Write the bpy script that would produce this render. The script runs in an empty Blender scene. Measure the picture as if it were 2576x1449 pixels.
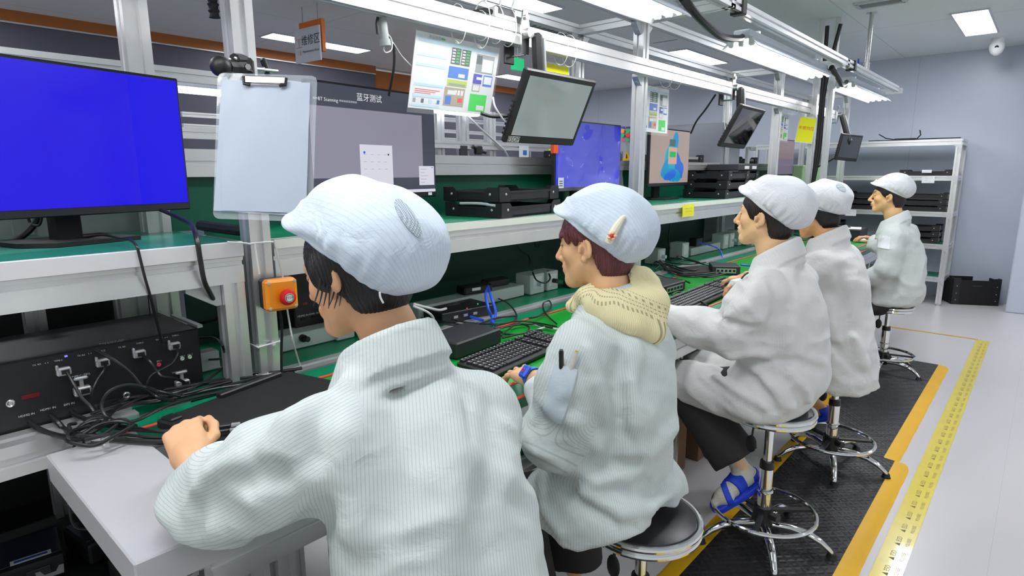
import bpy, math, random
import numpy as np
from mathutils import Matrix, Vector
random.seed(7)
SC = bpy.context.scene
COL = SC.collection
# ---------------------------------------------------------------- camera
F_PX, PITCH, YAW, ROLL, CAM_Z = 1511.3, 0.190715, 0.724713, -0.002912, 1.40
def cam_axes():
    cp, sp, cy, sy = math.cos(PITCH), math.sin(PITCH), math.cos(YAW), math.sin(YAW)
    fw = np.array([-sy*cp, cy*cp, -sp]); rt = np.array([cy, sy, 0.]); up = np.cross(rt, fw)
    c, s = math.cos(ROLL), math.sin(ROLL)
    return np.array([rt*c+up*s, -rt*s+up*c, fw])
CAMM = cam_axes()
cam = bpy.data.cameras.new('camera'); camo = bpy.data.objects.new('camera', cam); COL.objects.link(camo)
cam.sensor_fit = 'HORIZONTAL'; cam.sensor_width = 36; cam.lens = F_PX/2576*36; cam.clip_start = .02
mw = Matrix.Identity(4)
for i in range(3):
    mw[i][0], mw[i][1], mw[i][2] = CAMM[0][i], CAMM[1][i], -CAMM[2][i]
mw[0][3], mw[1][3], mw[2][3] = 0, 0, CAM_Z
camo.matrix_world = mw
SC.camera = camo
# ---------------------------------------------------------------- world, view, lights of the hall
SC.view_settings.view_transform = 'Standard'; SC.view_settings.look = 'None'
SC.view_settings.gamma = 1.0; SC.view_settings.use_curve_mapping = False
SC.view_settings.exposure = -0.2
W = bpy.data.worlds.new('hall_light'); SC.world = W; W.use_nodes = True
W.node_tree.nodes['Background'].inputs[0].default_value = (.93, .97, 1.0, 1)
W.node_tree.nodes['Background'].inputs[1].default_value = .60
PANEL_E, TUBE_E = 30.0, 24.0
SC.cycles.max_bounces = 6; SC.cycles.sample_clamp_indirect = 6.0
try: SC.cycles.use_denoising = True
except Exception: pass
# ---------------------------------------------------------------- helpers
def ray(u, v): return CAMM.T @ np.array([(u-1288)/F_PX, (724.5-v)/F_PX, 1.])
def P(u, v, x=None, y=None, z=None, d=None):
    """point seen at (u,v) of the photograph that lies on the plane x=, y= or z= (or at depth d)"""
    r = ray(u, v)
    t = d if d is not None else x/r[0] if x is not None else y/r[1] if y is not None else (z-CAM_Z)/r[2]
    q = r*t; q[2] += CAM_Z
    return q
def nrm(a):
    a = np.asarray(a, float); return a/(np.linalg.norm(a)+1e-12)
def srgb(r, g, b):
    f = lambda c: (c/255/12.92) if c <= 10 else ((c/255+.055)/1.055)**2.4
    return (f(r), f(g), f(b), 1)
MATS = {}
def mat(name, col, rough=.5, metal=0., noise=0., nscale=30., bump=0., bscale=60., emit=None, es=1., coat=0., spec=.5, alpha=None, trans=0.):
    if name in MATS: return MATS[name]
    m = bpy.data.materials.new(name); m.use_nodes = True; MATS[name] = m
    nt = m.node_tree; b = nt.nodes['Principled BSDF']
    c = srgb(*col) if max(col) > 1 else (*col, 1)
    b.inputs['Base Color'].default_value = c; b.inputs['Roughness'].default_value = rough; b.inputs['Metallic'].default_value = metal
    b.inputs['Specular IOR Level'].default_value = spec
    if coat: b.inputs['Coat Weight'].default_value = coat; b.inputs['Coat Roughness'].default_value = .05
    if trans: b.inputs['Transmission Weight'].default_value = trans; b.inputs['IOR'].default_value = 1.3
    if alpha is not None: b.inputs['Alpha'].default_value = alpha
    if emit is not None:
        b.inputs['Emission Color'].default_value = srgb(*emit) if max(emit) > 1 else (*emit, 1); b.inputs['Emission Strength'].default_value = es
    if noise or bump:
        tc = nt.nodes.new('ShaderNodeTexCoord')
    if noise:
        n = nt.nodes.new('ShaderNodeTexNoise'); n.inputs['Scale'].default_value = nscale; n.inputs['Detail'].default_value = 4
        nt.links.new(tc.outputs['Object'], n.inputs['Vector'])
        mx = nt.nodes.new('ShaderNodeMix'); mx.data_type = 'RGBA'; mx.blend_type = 'MULTIPLY'; mx.inputs[0].default_value = 1
        r = nt.nodes.new('ShaderNodeMapRange'); r.inputs[3].default_value = 1-noise; r.inputs[4].default_value = 1+noise
        nt.links.new(n.outputs['Fac'], r.inputs[0]); mx.inputs[6].default_value = c
        nt.links.new(r.outputs[0], mx.inputs[7]); nt.links.new(mx.outputs[2], b.inputs['Base Color'])
    if bump:
        n2 = nt.nodes.new('ShaderNodeTexNoise'); n2.inputs['Scale'].default_value = bscale; n2.inputs['Detail'].default_value = 3
        nt.links.new(tc.outputs['Object'], n2.inputs['Vector'])
        bp = nt.nodes.new('ShaderNodeBump'); bp.inputs['Strength'].default_value = bump; bp.inputs['Distance'].default_value = .004
        nt.links.new(n2.outputs['Fac'], bp.inputs['Height']); nt.links.new(bp.outputs[0], b.inputs['Normal'])
    return m
def frame_from(d, up=(0, 0, 1)):
    d = nrm(d); up = np.asarray(up, float)
    if abs(d @ nrm(up)) > .98: up = np.array([1., 0, 0]) if abs(d[0]) < .9 else np.array([0, 1., 0])
    a = nrm(np.cross(up, d)); b = np.cross(d, a)
    return a, b, d
def rot(ax, ang):
    return np.array(Matrix.Rotation(ang, 3, Vector(ax)))
def spline(pts, k=6):
    p = [np.asarray(q, float) for q in pts]
    if len(p) < 3: return p
    p = [2*p[0]-p[1]]+p+[2*p[-1]-p[-2]]; out = []
    for i in range(1, len(p)-2):
        for j in range(k):
            t = j/k
            out.append(.5*((2*p[i])+(-p[i-1]+p[i+1])*t+(2*p[i-1]-5*p[i]+4*p[i+1]-p[i+2])*t*t+(-p[i-1]+3*p[i]-3*p[i+1]+p[i+2])*t**3))
    out.append(p[-2]); return out
TXT = {}
def text_geo(s):
    if s in TXT: return TXT[s]
    cu = bpy.data.curves.new('lettering', 'FONT'); cu.body = s; cu.size = 1; cu.resolution_u = 2
    ob = bpy.data.objects.new('lettering', cu); COL.objects.link(ob)
    dg = bpy.context.evaluated_depsgraph_get(); me = bpy.data.meshes.new_from_object(ob.evaluated_get(dg))
    v = np.array([q.co[:] for q in me.vertices]).reshape(-1, 3); f = [tuple(q.vertices) for q in me.polygons]
    bpy.data.objects.remove(ob); bpy.data.curves.remove(cu); bpy.data.meshes.remove(me)
    TXT[s] = (v, f); return TXT[s]
class MB:
    def __init__(s): s.v = []; s.f = []; s.m = []
    def add(s, vs, fs, m=0):
        n = len(s.v); s.v += [tuple(map(float, q)) for q in vs]
        s.f += [tuple(i+n for i in q) for q in fs]; s.m += [m]*len(fs); return s
    def box(s, c, d, R=None, bev=0., m=0):
        c = np.asarray(c, float); h = np.asarray(d, float)/2; R = np.eye(3) if R is None else np.asarray(R)
        if bev <= 0:
            v = [c+R@(h*np.array(q)) for q in [(-1,-1,-1),(1,-1,-1),(1,1,-1),(-1,1,-1),(-1,-1,1),(1,-1,1),(1,1,1),(-1,1,1)]]
            return s.add(v, [(3,2,1,0),(4,5,6,7),(0,1,5,4),(1,2,6,5),(2,3,7,6),(3,0,4,7)], m)
        bev = min(bev, h.min()*.95); v = []; idx = {}
        for sx in (-1, 1):
            for sy in (-1, 1):
                for sz in (-1, 1):
                    sg = np.array([sx, sy, sz])
                    for a in range(3):
                        q = h-bev; q = q.copy(); q[a] = h[a]; idx[(sx, sy, sz, a)] = len(v); v.append(c+R@(q*sg))
        F = []
        for a in range(3):
            b, e = (a+1) % 3, (a+2) % 3
            for sg in (-1, 1):
                def k(sb, se, ax):
                    t = [0, 0, 0]; t[a] = sg; t[b] = sb; t[e] = se; return idx[(*t, ax)]
                q = [k(-1,-1,a), k(1,-1,a), k(1,1,a), k(-1,1,a)]
                F.append(q if sg > 0 else q[::-1])
            for sb in (-1, 1):
                for se in (-1, 1):
                    def k2(sa, ax):
                        t = [0, 0, 0]; t[a] = sa; t[b] = sb; t[e] = se; return idx[(*t, ax)]
                    q = [k2(-1, b), k2(1, b), k2(1, e), k2(-1, e)]
                    F.append(q if sb*se < 0 else q[::-1])
        for sx in (-1, 1):
            for sy in (-1, 1):
                for sz in (-1, 1):
                    q = [idx[(sx, sy, sz, a)] for a in range(3)]
                    F.append(q if sx*sy*sz > 0 else q[::-1])
        return s.add(v, F, m)
    def cyl(s, p0, p1, r0, r1=None, n=16, m=0, caps=True):
        r1 = r0 if r1 is None else r1; p0 = np.asarray(p0, float); p1 = np.asarray(p1, float)
        a, b, d = frame_from(p1-p0); v = []
        for p, r in ((p0, r0), (p1, r1)):
            for i in range(n):
                t = 2*math.pi*i/n; v.append(p+r*(a*math.cos(t)+b*math.sin(t)))
        F = [(i, (i+1) % n, n+(i+1) % n, n+i) for i in range(n)]
        if caps: F += [tuple(range(n-1, -1, -1)), tuple(range(n, 2*n))]
        return s.add(v, F, m)
    def tube(s, pts, r, n=8, m=0, k=6, closed=False):
        pts = spline(pts, k) if k else [np.asarray(q, float) for q in pts]
        L = len(pts); rs = r if hasattr(r, '__len__') else [r]*L
        if len(rs) != L: rs = np.interp(np.linspace(0, 1, L), np.linspace(0, 1, len(rs)), rs)
        T = [nrm(pts[min(i+1, L-1)]-pts[max(i-1, 0)]) for i in range(L)]
        a, b, _ = frame_from(T[0]); v = []
        for i in range(L):
            a = nrm(a-T[i]*(a@T[i])); b = np.cross(T[i], a)
            for j in range(n):
                t = 2*math.pi*j/n; v.append(pts[i]+rs[i]*(a*math.cos(t)+b*math.sin(t)))
        F = [(i*n+j, i*n+(j+1) % n, (i+1)*n+(j+1) % n, (i+1)*n+j) for i in range(L-1) for j in range(n)]
        F += [tuple(range(n-1, -1, -1)), tuple(range((L-1)*n, L*n))]
        return s.add(v, F, m)
    def lathe(s, prof, c=(0, 0, 0), ax=(0, 0, 1), n=32, m=0):
        a, b, d = frame_from(ax); c = np.asarray(c, float); v = []; k = len(prof)
        for i in range(n):
            t = 2*math.pi*i/n; e = a*math.cos(t)+b*math.sin(t)
            v += [c+e*r+d*z for r, z in prof]
        F = [(i*k+j, ((i+1) % n)*k+j, ((i+1) % n)*k+j+1, i*k+j+1) for i in range(n) for j in range(k-1)]
        return s.add(v, F, m)
    def torus(s, c, R, r, ax=(0, 0, 1), n=48, k=10, m=0):
        prof = [(R+r*math.cos(2*math.pi*j/k), r*math.sin(2*math.pi*j/k)) for j in range(k+1)]
        return s.lathe(prof, c, ax, n, m)
    def sphere(s, c, r, n=16, m=0, R=None):
        r = np.array([r]*3 if not hasattr(r, '__len__') else r, float); c = np.asarray(c, float); h = n//2; v = []
        R = np.eye(3) if R is None else R
        for i in range(h+1):
            th = math.pi*i/h
            for j in range(n):
                ph = 2*math.pi*j/n; v.append(c+R@(r*np.array([math.sin(th)*math.cos(ph), math.sin(th)*math.sin(ph), math.cos(th)])))
        F = [(i*n+j, (i+1)*n+j, (i+1)*n+(j+1) % n, i*n+(j+1) % n) for i in range(h) for j in range(n)]
        return s.add(v, F, m)
    def prism(s, poly, o, a, b, t, m=0):
        """polygon in the plane (o; a, b), thickness vector t"""
        o, a, b, t = [np.asarray(q, float) for q in (o, a, b, t)]; n = len(poly)
        v = [o+a*x+b*y for x, y in poly]+[o+a*x+b*y+t for x, y in poly]
        F = [tuple(range(n-1, -1, -1)), tuple(range(n, 2*n))]+[(i, (i+1) % n, n+(i+1) % n, n+i) for i in range(n)]
        if np.cross(a, b) @ t < 0: F = [q[::-1] for q in F]
        return s.add(v, F, m)
    def alu(s, p0, p1, w, h=None, up=(0, 0, 1), m=0, g=.14, slots=(1, 1)):
        """aluminium T-slot extrusion: w wide, h high (along up), a dark-bottomed slot in every face"""
        h = h or w; a, b, d = frame_from(np.asarray(p1, float)-np.asarray(p0, float), up)
        def side(L, k):
            q = [(-L/2, 0)]
            for i in range(k):
                c = -L/2+L*(i+.5)/k; gw = min(w, h)*g; dp = min(w, h)*.16
                q += [(c-gw, 0), (c-gw*.8, -dp), (c+gw*.8, -dp), (c+gw, 0)]
            return q
        P2 = []
        for (L, k, off, ex, ey) in ((w, slots[0], h/2, (1, 0), (0, 1)), (h, slots[1], w/2, (0, -1), (1, 0)), (w, slots[0], h/2, (-1, 0), (0, -1)), (h, slots[1], w/2, (0, 1), (-1, 0))):
            for t, q in side(L, k): P2.append((ex[0]*t+ey[0]*(off+q), ex[1]*t+ey[1]*(off+q)))
        return s.prism(P2[::-1], p0, a, b, np.asarray(p1, float)-np.asarray(p0, float), m)
    def text(s, st, o, ax, ay, size, m=0, center=False, off=.0006):
        v, f = text_geo(st)
        if not len(v): return s
        ax, ay = nrm(ax), nrm(ay); nn = np.cross(ax, ay); o = np.asarray(o, float)
        dx = -(v[:, 0].min()+v[:, 0].max())/2 if center else 0; dy = -(v[:, 1].min()+v[:, 1].max())/2 if center else 0
        return s.add([o+ax*size*(q[0]+dx)+ay*size*(q[1]+dy)+nn*off for q in v], f, m)
    def quad(s, o, ax, ay, x0, y0, x1, y1, m=0, off=0.):
        o = np.asarray(o, float); ax, ay = nrm(ax), nrm(ay); nn = np.cross(ax, ay)
        return s.add([o+ax*x+ay*y+nn*off for x, y in ((x0, y0), (x1, y0), (x1, y1), (x0, y1))], [(0, 1, 2, 3)], m)
    def build(s, name, mats, parent=None, sharp=35, smooth=True):
        me = bpy.data.meshes.new(name); me.from_pydata(s.v, [], s.f)
        for q in (mats if isinstance(mats, (list, tuple)) else [mats]): me.materials.append(q)
        if any(s.m): me.polygons.foreach_set('material_index', s.m)
        if smooth:
            me.polygons.foreach_set('use_smooth', [True]*len(me.polygons)); me.set_sharp_from_angle(angle=math.radians(sharp))
        me.update(); o = bpy.data.objects.new(name, me); COL.objects.link(o)
        if parent is not None:
            o.parent = parent; o.matrix_parent_inverse = Matrix.Translation(-Vector(parent.location)) if parent.type == 'EMPTY' else Matrix.Identity(4)
        return o
def tag(o, label, cat, group=None, kind=None):
    o['label'] = label; o['category'] = cat
    if group: o['group'] = group
    if kind: o['kind'] = kind
    return o
def thing(name, loc, label, cat, group=None):
    e = bpy.data.objects.new(name, None); COL.objects.link(e); e.location = [float(q) for q in loc]; e.empty_display_size = .05
    return tag(e, label, cat, group)
def structure(o): o['kind'] = 'structure'; return o
def dup(root, loc=None, label=None, group=None, rz=None):
    """copy a thing, its parts and their sub-parts"""
    def cp(o, par):
        c = o.copy(); COL.objects.link(c)
        if par is not None: c.parent = par; c.matrix_parent_inverse = o.matrix_parent_inverse.copy()
        for k in list(o.children): cp(k, c)
        return c
    r = cp(root, None)
    if loc is not None: r.location = [float(q) for q in loc]
    if rz is not None: r.rotation_euler = (0, 0, rz)
    if label: r['label'] = label
    if group: r['group'] = group
    return r
# ---------------------------------------------------------------- materials
ALU = mat('brushed_aluminium', (.78, .79, .80), .32, .75, noise=.06, nscale=14)
ALUD = mat('aluminium_dull', (.62, .64, .66), .42, .7)
CHROME = mat('chrome', (.86, .87, .88), .08, 1.)
STEEL = mat('stainless_steel', (.6, .6, .6), .25, 1.)
BLACK = mat('black_plastic', (24, 25, 28), .45, noise=.1)
BLACKM = mat('matt_black', (16, 16, 18), .7)
DGREY = mat('dark_grey_plastic', (45, 48, 54), .5)
GREY = mat('grey_plastic', (150, 155, 158), .5)
WHITE = mat('white_plastic', (232, 234, 236), .45)
PAPER = mat('white_paper', (226, 230, 234), .7)
GREEN = mat('green_esd_mat', (0, 122, 84), .38, noise=.08, nscale=5)
BELT = mat('green_belt', (8, 140, 42), .35, noise=.06, nscale=4)
DGREEN = mat('dark_green_panel', (0, 92, 70), .45, noise=.08, nscale=3)
YELLOW = mat('yellow_vinyl', (232, 178, 18), .45, noise=.1, nscale=8)
YPAPER = mat('yellow_sign_paper', (248, 244, 10), .6)
RED = mat('red_plastic', (214, 20, 24), .35)
ORANGE = mat('orange_plastic', (246, 150, 16), .4)
BLUE = mat('blue_plastic', (24, 84, 214), .4)
RUBBER = mat('black_rubber', (20, 20, 22), .6)
CABLE = mat('black_cable', (26, 26, 29), .38)
CABLEG = mat('grey_cable', (196, 198, 198), .45)
CABLEB = mat('blue_cable', (30, 80, 215), .4)
WTEXT = mat('white_lettering', (225, 228, 232), .6)
BTEXT = mat('black_lettering', (28, 30, 36), .6)
CLIPM = mat('clip_silver', (196, 198, 202), .35, .6)
# ================================================================ THE HALL
def seam_mat(name, col, rough, lines, dark=.75, noise=.03):
    """painted panels with thin joints: lines = [(axis, spacing, offset, width)]"""
    m = mat(name, col, rough); nt = m.node_tree; b = nt.nodes['Principled BSDF']
    tc = nt.nodes.new('ShaderNodeTexCoord'); sep = nt.nodes.new('ShaderNodeSeparateXYZ'); nt.links.new(tc.outputs['Object'], sep.inputs[0])
    def M(op, a, c):
        n = nt.nodes.new('ShaderNodeMath'); n.operation = op
        for i, q in enumerate((a, c)):
            if isinstance(q, (int, float)): n.inputs[i].default_value = q
            else: nt.links.new(q, n.inputs[i])
        return n.outputs[0]
    acc = None
    for ax, sp, off, wd in lines:
        t = M('LESS_THAN', M('FRACT', M('DIVIDE', M('ADD', sep.outputs[ax], off+50*sp), sp), 0.), wd/sp)
        acc = t if acc is None else M('MAXIMUM', acc, t)
    ns = nt.nodes.new('ShaderNodeTexNoise'); ns.inputs['Scale'].default_value = 1.3
    nt.links.new(tc.outputs['Object'], ns.inputs['Vector'])
    val = M('MULTIPLY', M('SUBTRACT', 1., M('MULTIPLY', acc, 1-dark)), M('ADD', M('MULTIPLY', ns.outputs['Fac'], 2*noise), 1-noise))
    mx = nt.nodes.new('ShaderNodeMix'); mx.data_type = 'RGBA'; mx.blend_type = 'MULTIPLY'; mx.inputs[0].default_value = 1
    mx.inputs[6].default_value = srgb(*col); nt.links.new(val, mx.inputs[7]); nt.links.new(mx.outputs[2], b.inputs['Base Color'])
    return m
ZC = 2.64
FLOOR = seam_mat('epoxy_floor', (204, 201, 203), .28, [(0, 40, 0, .001)], noise=.04)
WALLM = seam_mat('wall_panel', (196, 203, 218), .34, [(0, 1.05, .2, .006), (1, 1.05, .1, .006)], dark=.8)
CEILM = seam_mat('ceiling_panel', (226, 230, 232), .5, [(0, 1.15, .25, .008), (1, 3.4, .4, .008)], dark=.72)
WGREY = mat('grey_partition', (88, 88, 99), .5)
WORANGE = mat('orange_wall_paint', (168, 98, 36), .5)
structure(MB().box((-1.4, 3.2, -.05), (10.2, 11.2, .1)).build('floor', FLOOR))
structure(MB().box((-1.4, 3.2, ZC+.05), (10.2, 11.2, .1)).build('ceiling', CEILM))
structure(MB().box((-1.4, 8.25, 1.32), (10.2, .1, 2.64)).build('wall_back', WALLM))
b = MB(); b.box((-6.25, .95, 1.275), (.1, 7.2, 2.55), m=0); b.box((-6.3, 6.95, 1.275), (.1, 2.6, 2.55), m=0)
structure(b.build('wall_left', WGREY))
b = MB(); b.box((-6.24, .95, 2.595), (.12, 7.2, .09)); structure(b.build('trim_1', WORANGE))
b = MB(); b.box((-6.30, 5.1, 1.3), (.14, 1.14, 2.6)); b.box((-6.29, 6.95, 2.595), (.12, 2.6, .09)); structure(b.build('trim_2', WORANGE))
b = MB(); b.box((-6.185, .95, 2.548), (.012, 7.2, .012)); structure(b.build('trim_3', ALUD))
structure(MB().box((.16, 7.95, 1.32), (.70, .5, 2.64), bev=.01).build('wall_column', WALLM))
# black anti-fatigue mats with yellow borders
def mat_tread():
    m = mat('mat_tread', (26, 26, 29), .42); nt = m.node_tree; b = nt.nodes['Principled BSDF']
    tc = nt.nodes.new('ShaderNodeTexCoord'); mp = nt.nodes.new('ShaderNodeMapping'); nt.links.new(tc.outputs['Object'], mp.inputs[0])
    ck = nt.nodes.new('ShaderNodeTexChecker'); ck.inputs['Scale'].default_value = 42; nt.links.new(mp.outputs[0], ck.inputs[0])
    wv = []
    for a in (math.pi/4, -math.pi/4):
        m2 = nt.nodes.new('ShaderNodeMapping'); m2.inputs['Rotation'].default_value = (0, 0, a); nt.links.new(tc.outputs['Object'], m2.inputs[0])
        w = nt.nodes.new('ShaderNodeTexWave'); w.inputs['Scale'].default_value = 14; nt.links.new(m2.outputs[0], w.inputs[0]); wv.append(w)
    mx = nt.nodes.new('ShaderNodeMix'); nt.links.new(ck.outputs['Fac'], mx.inputs[0]); nt.links.new(wv[0].outputs['Fac'], mx.inputs[2]); nt.links.new(wv[1].outputs['Fac'], mx.inputs[3])
    bp = nt.nodes.new('ShaderNodeBump'); bp.inputs['Strength'].default_value = .7; bp.inputs['Distance'].default_value = .003
    nt.links.new(mx.outputs[0], bp.inputs['Height']); nt.links.new(bp.outputs[0], b.inputs['Normal']); return m
TREAD = mat_tread()
def floor_mat(x0, x1, y0, y1, lab, rag):
    t = thing('anti_fatigue_mat', ((x0+x1)/2, (y0+y1)/2, 0), lab, 'mat', 'mats under the stools')
    bw = .068
    MB().box(((x0+x1)/2, (y0+y1)/2, .006), (x1-x0-2*bw+.004, y1-y0, .012)).build('tread', TREAD, t)
    for xa, sg in ((x0+bw, -1), (x1-bw, 1)):
        n = 60; v = []; random.seed(rag)
        for i in range(n+1):
            y = y0+(y1-y0)*i/n; e = bw+random.uniform(-.0015, .0015)
            if i in (0, n): e -= .012
            v += [(xa, y, .012), (xa+sg*e*.8, y, .009), (xa+sg*e, y, .0005)]
        F = []
        for i in range(n):
            for k in range(2):
                q = (3*i+k, 3*i+k+1, 3*i+4+k, 3*i+3+k); F.append(q if sg > 0 else q[::-1])
        MB().add(v, F).build('border_strip', YELLOW, t)
floor_mat(-.872, -.338, .1, 3.27, 'black treaded floor mat with yellow borders under the two nearer stools in view', 3)
floor_mat(-.905, -.387, 3.275, 5.20, 'black treaded floor mat with yellow borders, farther one with its end by the far stool', 4)
# yellow floor tape with black print
TAPE = mat('yellow_tape', (226, 206, 40), .22, noise=.08, nscale=20, coat=.4)
b = MB(); b.box((-.266, 3.25, .0012), (.09, 6.0, .0016), m=0)
for i in range(46):
    y = .9+i*.115
    if y > 6.1: break
    o = (-.262, y, .0021); b.text('\u25b2 ESD', o, (0, 1, 0), (-1, 0, 0), .024, m=1, off=0); b.text('POLYBEE', (-.234, y+.01, .0021), (0, 1, 0), (-1, 0, 0), .017, m=1, off=0)
tag(b.build('floor_tape', [TAPE, mat('tape_print', (120, 104, 20), .5)], smooth=False), 'long yellow printed floor tape running beside the mats toward the back wall', 'tape')
b = MB(); b.box((-.66, 6.27, .0012), (.72, .035, .0016))
tag(b.build('floor_tape', [mat('ochre_tape', (206, 160, 40), .4)]), 'short thin yellow floor line crossing toward the long tape in front of the rack', 'tape')
# ---------------------------------------------------------------- ceiling panel lights
PANEL = mat('panel_diffuser', (255, 255, 255), .6, emit=(248, 250, 255), es=PANEL_E)
PFRAME = mat('panel_frame', (200, 204, 214), .4)
PNAME = {(-.65, 6.72): 'square white ceiling panel light above the dome camera by the back wall',
 (-3.09, 6.6): 'ceiling panel light seen beyond the second crossbeam over the white domed camera',
 (-3.09, 3.43): 'ceiling panel light above the rail with the hanging work sheets',
 (-5.52, 3.40): 'long ceiling panel light behind the orange hanging area sign',
 (-5.52, 6.55): 'ceiling panel light low over the orange and grey far wall',
 (1.8, 3.43): 'ceiling panel light over the aisle', (1.8, 6.6): 'ceiling panel light over the aisle', (-.65, 3.43): 'ceiling panel light over the stools',
 (-.65, .25): 'ceiling panel light over the stools', (-3.09, .25): 'ceiling panel light over the near benches', (-5.52, .25): 'ceiling panel light over the near benches', (1.8, .25): 'ceiling panel light over the aisle'}
for (x, y), lab in PNAME.items():
    t = thing('ceiling_light', (x, y, ZC), lab, 'ceiling light', 'ceiling panel lights')
    b = MB(); w, l = .23, 1.05
    for dx, dy, sx, sy in ((w/2+.006, 0, .012, l+.024), (-w/2-.006, 0, .012, l+.024), (0, l/2+.006, w, .012), (0, -l/2-.006, w, .012)):
        b.box((x+dx, y+dy, ZC-.006), (sx, sy, .012))
    b.build('frame', PFRAME, t)
    MB().box((x, y, ZC-.004), (w, l, .006)).build('diffuser', PANEL, t)
# ================================================================ THE LINE: aluminium frame
XF, XB = -1.69, -2.09
PY = [.80, 2.93, 5.07, 7.16]
fr = thing('workstation_frame', (XF, 4, 0), 'tall aluminium profile frame with lamps, carrying the hanging rail over the bench line', 'frame')
def part_alu(name, p0, p1, w, h=None, par=None, up=(0, 0, 1), slots=(1, 1), m=ALU):
    return MB().alu(p0, p1, w, h, up, slots=slots).build(name, m, par, sharp=20)
for y in PY:
    part_alu('post', (XF, y, 0), (XF, y, 2.15), .06, par=fr, up=(1, 0, 0))
for y in PY[1:]:
    part_alu('back_post', (XB, y, 0), (XB, y, 2.13), .05, par=fr, up=(1, 0, 0))
part_alu('back_post', (-2.17, .70, 0), (-2.17, .70, 2.62), .07, par=fr, up=(1, 0, 0))
for y in PY:
    part_alu('cross_beam', (XB-.03, y, 2.175), (-1.21, y, 2.175), .05, par=fr)
part_alu('top_beam', (XF, -.9, 2.175), (XF, 7.19, 2.175), .05, par=fr)
part_alu('back_beam', (XB, -.9, 2.175), (XB, 7.19, 2.175), .05, par=fr)
part_alu('lamp_beam', (-1.235, -.9, 2.175), (-1.235, 7.0, 2.175), .05, par=fr)
part_alu('hanging_rail', (XF+.05, -.6, 1.925), (XF+.05, 6.55, 1.925), .045, .075, par=fr, slots=(1, 1))
for y in PY:
    b = MB()
    for s in (-1, 1):
        for (x, z, dz) in ((XF, 2.15, -1), (XB, 2.15, -1)):
            b.prism([(0, 0), (.055, 0), (.055, .01), (.012, .055), (0, .055)], (x-.016, y+s*.028, z), (0, s, 0), (0, 0, dz), (.032, 0, 0))
            b.cyl((x, y+s*.05, z-.032), (x, y+s*.062, z-.042), .009, n=10)
    b.build('corner_bracket', ALUD, fr)
for y in PY[1:]:
    for s in (-1,):
        b = MB(); b.prism([(0, 0), (.045, 0), (.045, .008), (.01, .045), (0, .045)], (XF-.005, y+s*.03, 1.888), (0, s, 0), (0, 0, -1), (.034, 0, 0)); b.cyl((XF+.012, y-.05, 1.86), (XF+.012, y-.058, 1.85), .009, n=10)
        b.build('rail_bracket', ALUD, fr)
# ---------------------------------------------------------------- triple tube lamps under the lamp beam
TUBE = mat('lit_tube', (255, 255, 255), .5, emit=(255, 252, 248), es=TUBE_E)
LAMPW = mat('lamp_housing', (222, 230, 240), .35)
def tube_lamp(y0, y1, lab):
    x, z = -1.36, 2.085
    t = thing('tube_lamp', (x, (y0+y1)/2, z), lab, 'tube lamp', 'triple tube lamps over the line')
    b = MB(); b.box((x, (y0+y1)/2, z+.045), (.09, y1-y0, .05), bev=.006)
    for s in (-1, 1):
        b.prism([(0, 0), (.05, -.055), (.053, -.052), (.003, .004)], (x+s*.045, y0-.01, z+.03), (s, 0, 0), (0, 0, 1), (0, y1-y0+.02, 0))
    b.box((x, y0+.2, z+.075), (.05, .03, .03)); b.box((x, y1-.2, z+.075), (.05, .03, .03))
    b.build('housing', LAMPW, t)
    for k in (-1, 0, 1):
        MB().cyl((x+k*.055, y0+.03, z), (x+k*.055, y1-.03, z), .0135, n=12).build('tube', TUBE, t)
        for ye, s in ((y0, 1), (y1, -1)):
            MB().box((x+k*.055, ye+s*.012, z+.006), (.03, .03, .044), bev=.006).build('tube_holder', WHITE, t)
tube_lamp(3.42, 4.95, 'triple tube lamp with white housing, whole one between second and third posts')
tube_lamp(1.07, 2.60, 'triple tube lamp cut by the picture top, nearest before the second post')
tube_lamp(5.66, 6.98, 'triple tube lamp at the far end of the lamp beam, last in the row')
tube_lamp(-1.3, .25, 'triple tube lamp over the first worker')
for y0, y1 in ((2.6, 3.42), (4.95, 5.66)):
    b = MB(); b.tube([(-1.28, y0-.05, 2.13), (-1.27, y0+.12, 2.07), (-1.30, (y0+y1)/2, 2.05), (-1.34, y1-.1, 2.09), (-1.36, y1+.02, 2.12)], .018)
    tag(b.build('lamp_cable', CABLE), 'thick black cable sagging between the ' + ('first and second' if y0 < 4 else 'second and last') + ' visible tube lamps', 'cable')
for y in (3.05, 5.25):
    tag(MB().box((-1.235, y, 2.175), (.066, .05, .07), bev=.004).build('cable_clip', BLACK), 'black clip on the lamp beam ' + ('above the nearer' if y < 4 else 'above the farther') + ' sagging lamp cable', 'clip')
# ================================================================ CONVEYOR
CX0, CX1, CY0, CY1, CZ = -1.64, -1.00, .35, 6.3, .80
cv = thing('conveyor', ((CX0+CX1)/2, 3, 0), 'long green belt conveyor bench with red side lines and aluminium edges, workers seated along it', 'conveyor')
MB().box(((CX0+CX1)/2-.0, (CY0+CY1)/2+.05, CZ-.012), (CX1-CX0-.18, CY1-CY0-.2, .022)).build('belt', BELT, cv)
b = MB()
for x in (CX1-.05, CX0+.045): b.box((x, (CY0+CY1)/2, CZ-.014), (.09, CY1-CY0, .03))
b.build('side_strip', GREEN, cv)
REDL = mat('red_line_tape', (232, 70, 54), .4)
for x in (CX1-.004, CX1-.088, CX0+.085):
    MB().box((x, (CY0+CY1)/2, CZ+.0022), (.011, CY1-CY0, .0024)).build('red_line', REDL, cv)
part_alu('side_profile', (CX1-.022, CY0, CZ-.072), (CX1-.022, CY1, CZ-.072), .04, .084, cv, slots=(1, 1))
part_alu('side_profile', (CX0+.022, CY0, CZ-.072), (CX0+.022, CY1, CZ-.072), .04, .084, cv, slots=(1, 1))
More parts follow.
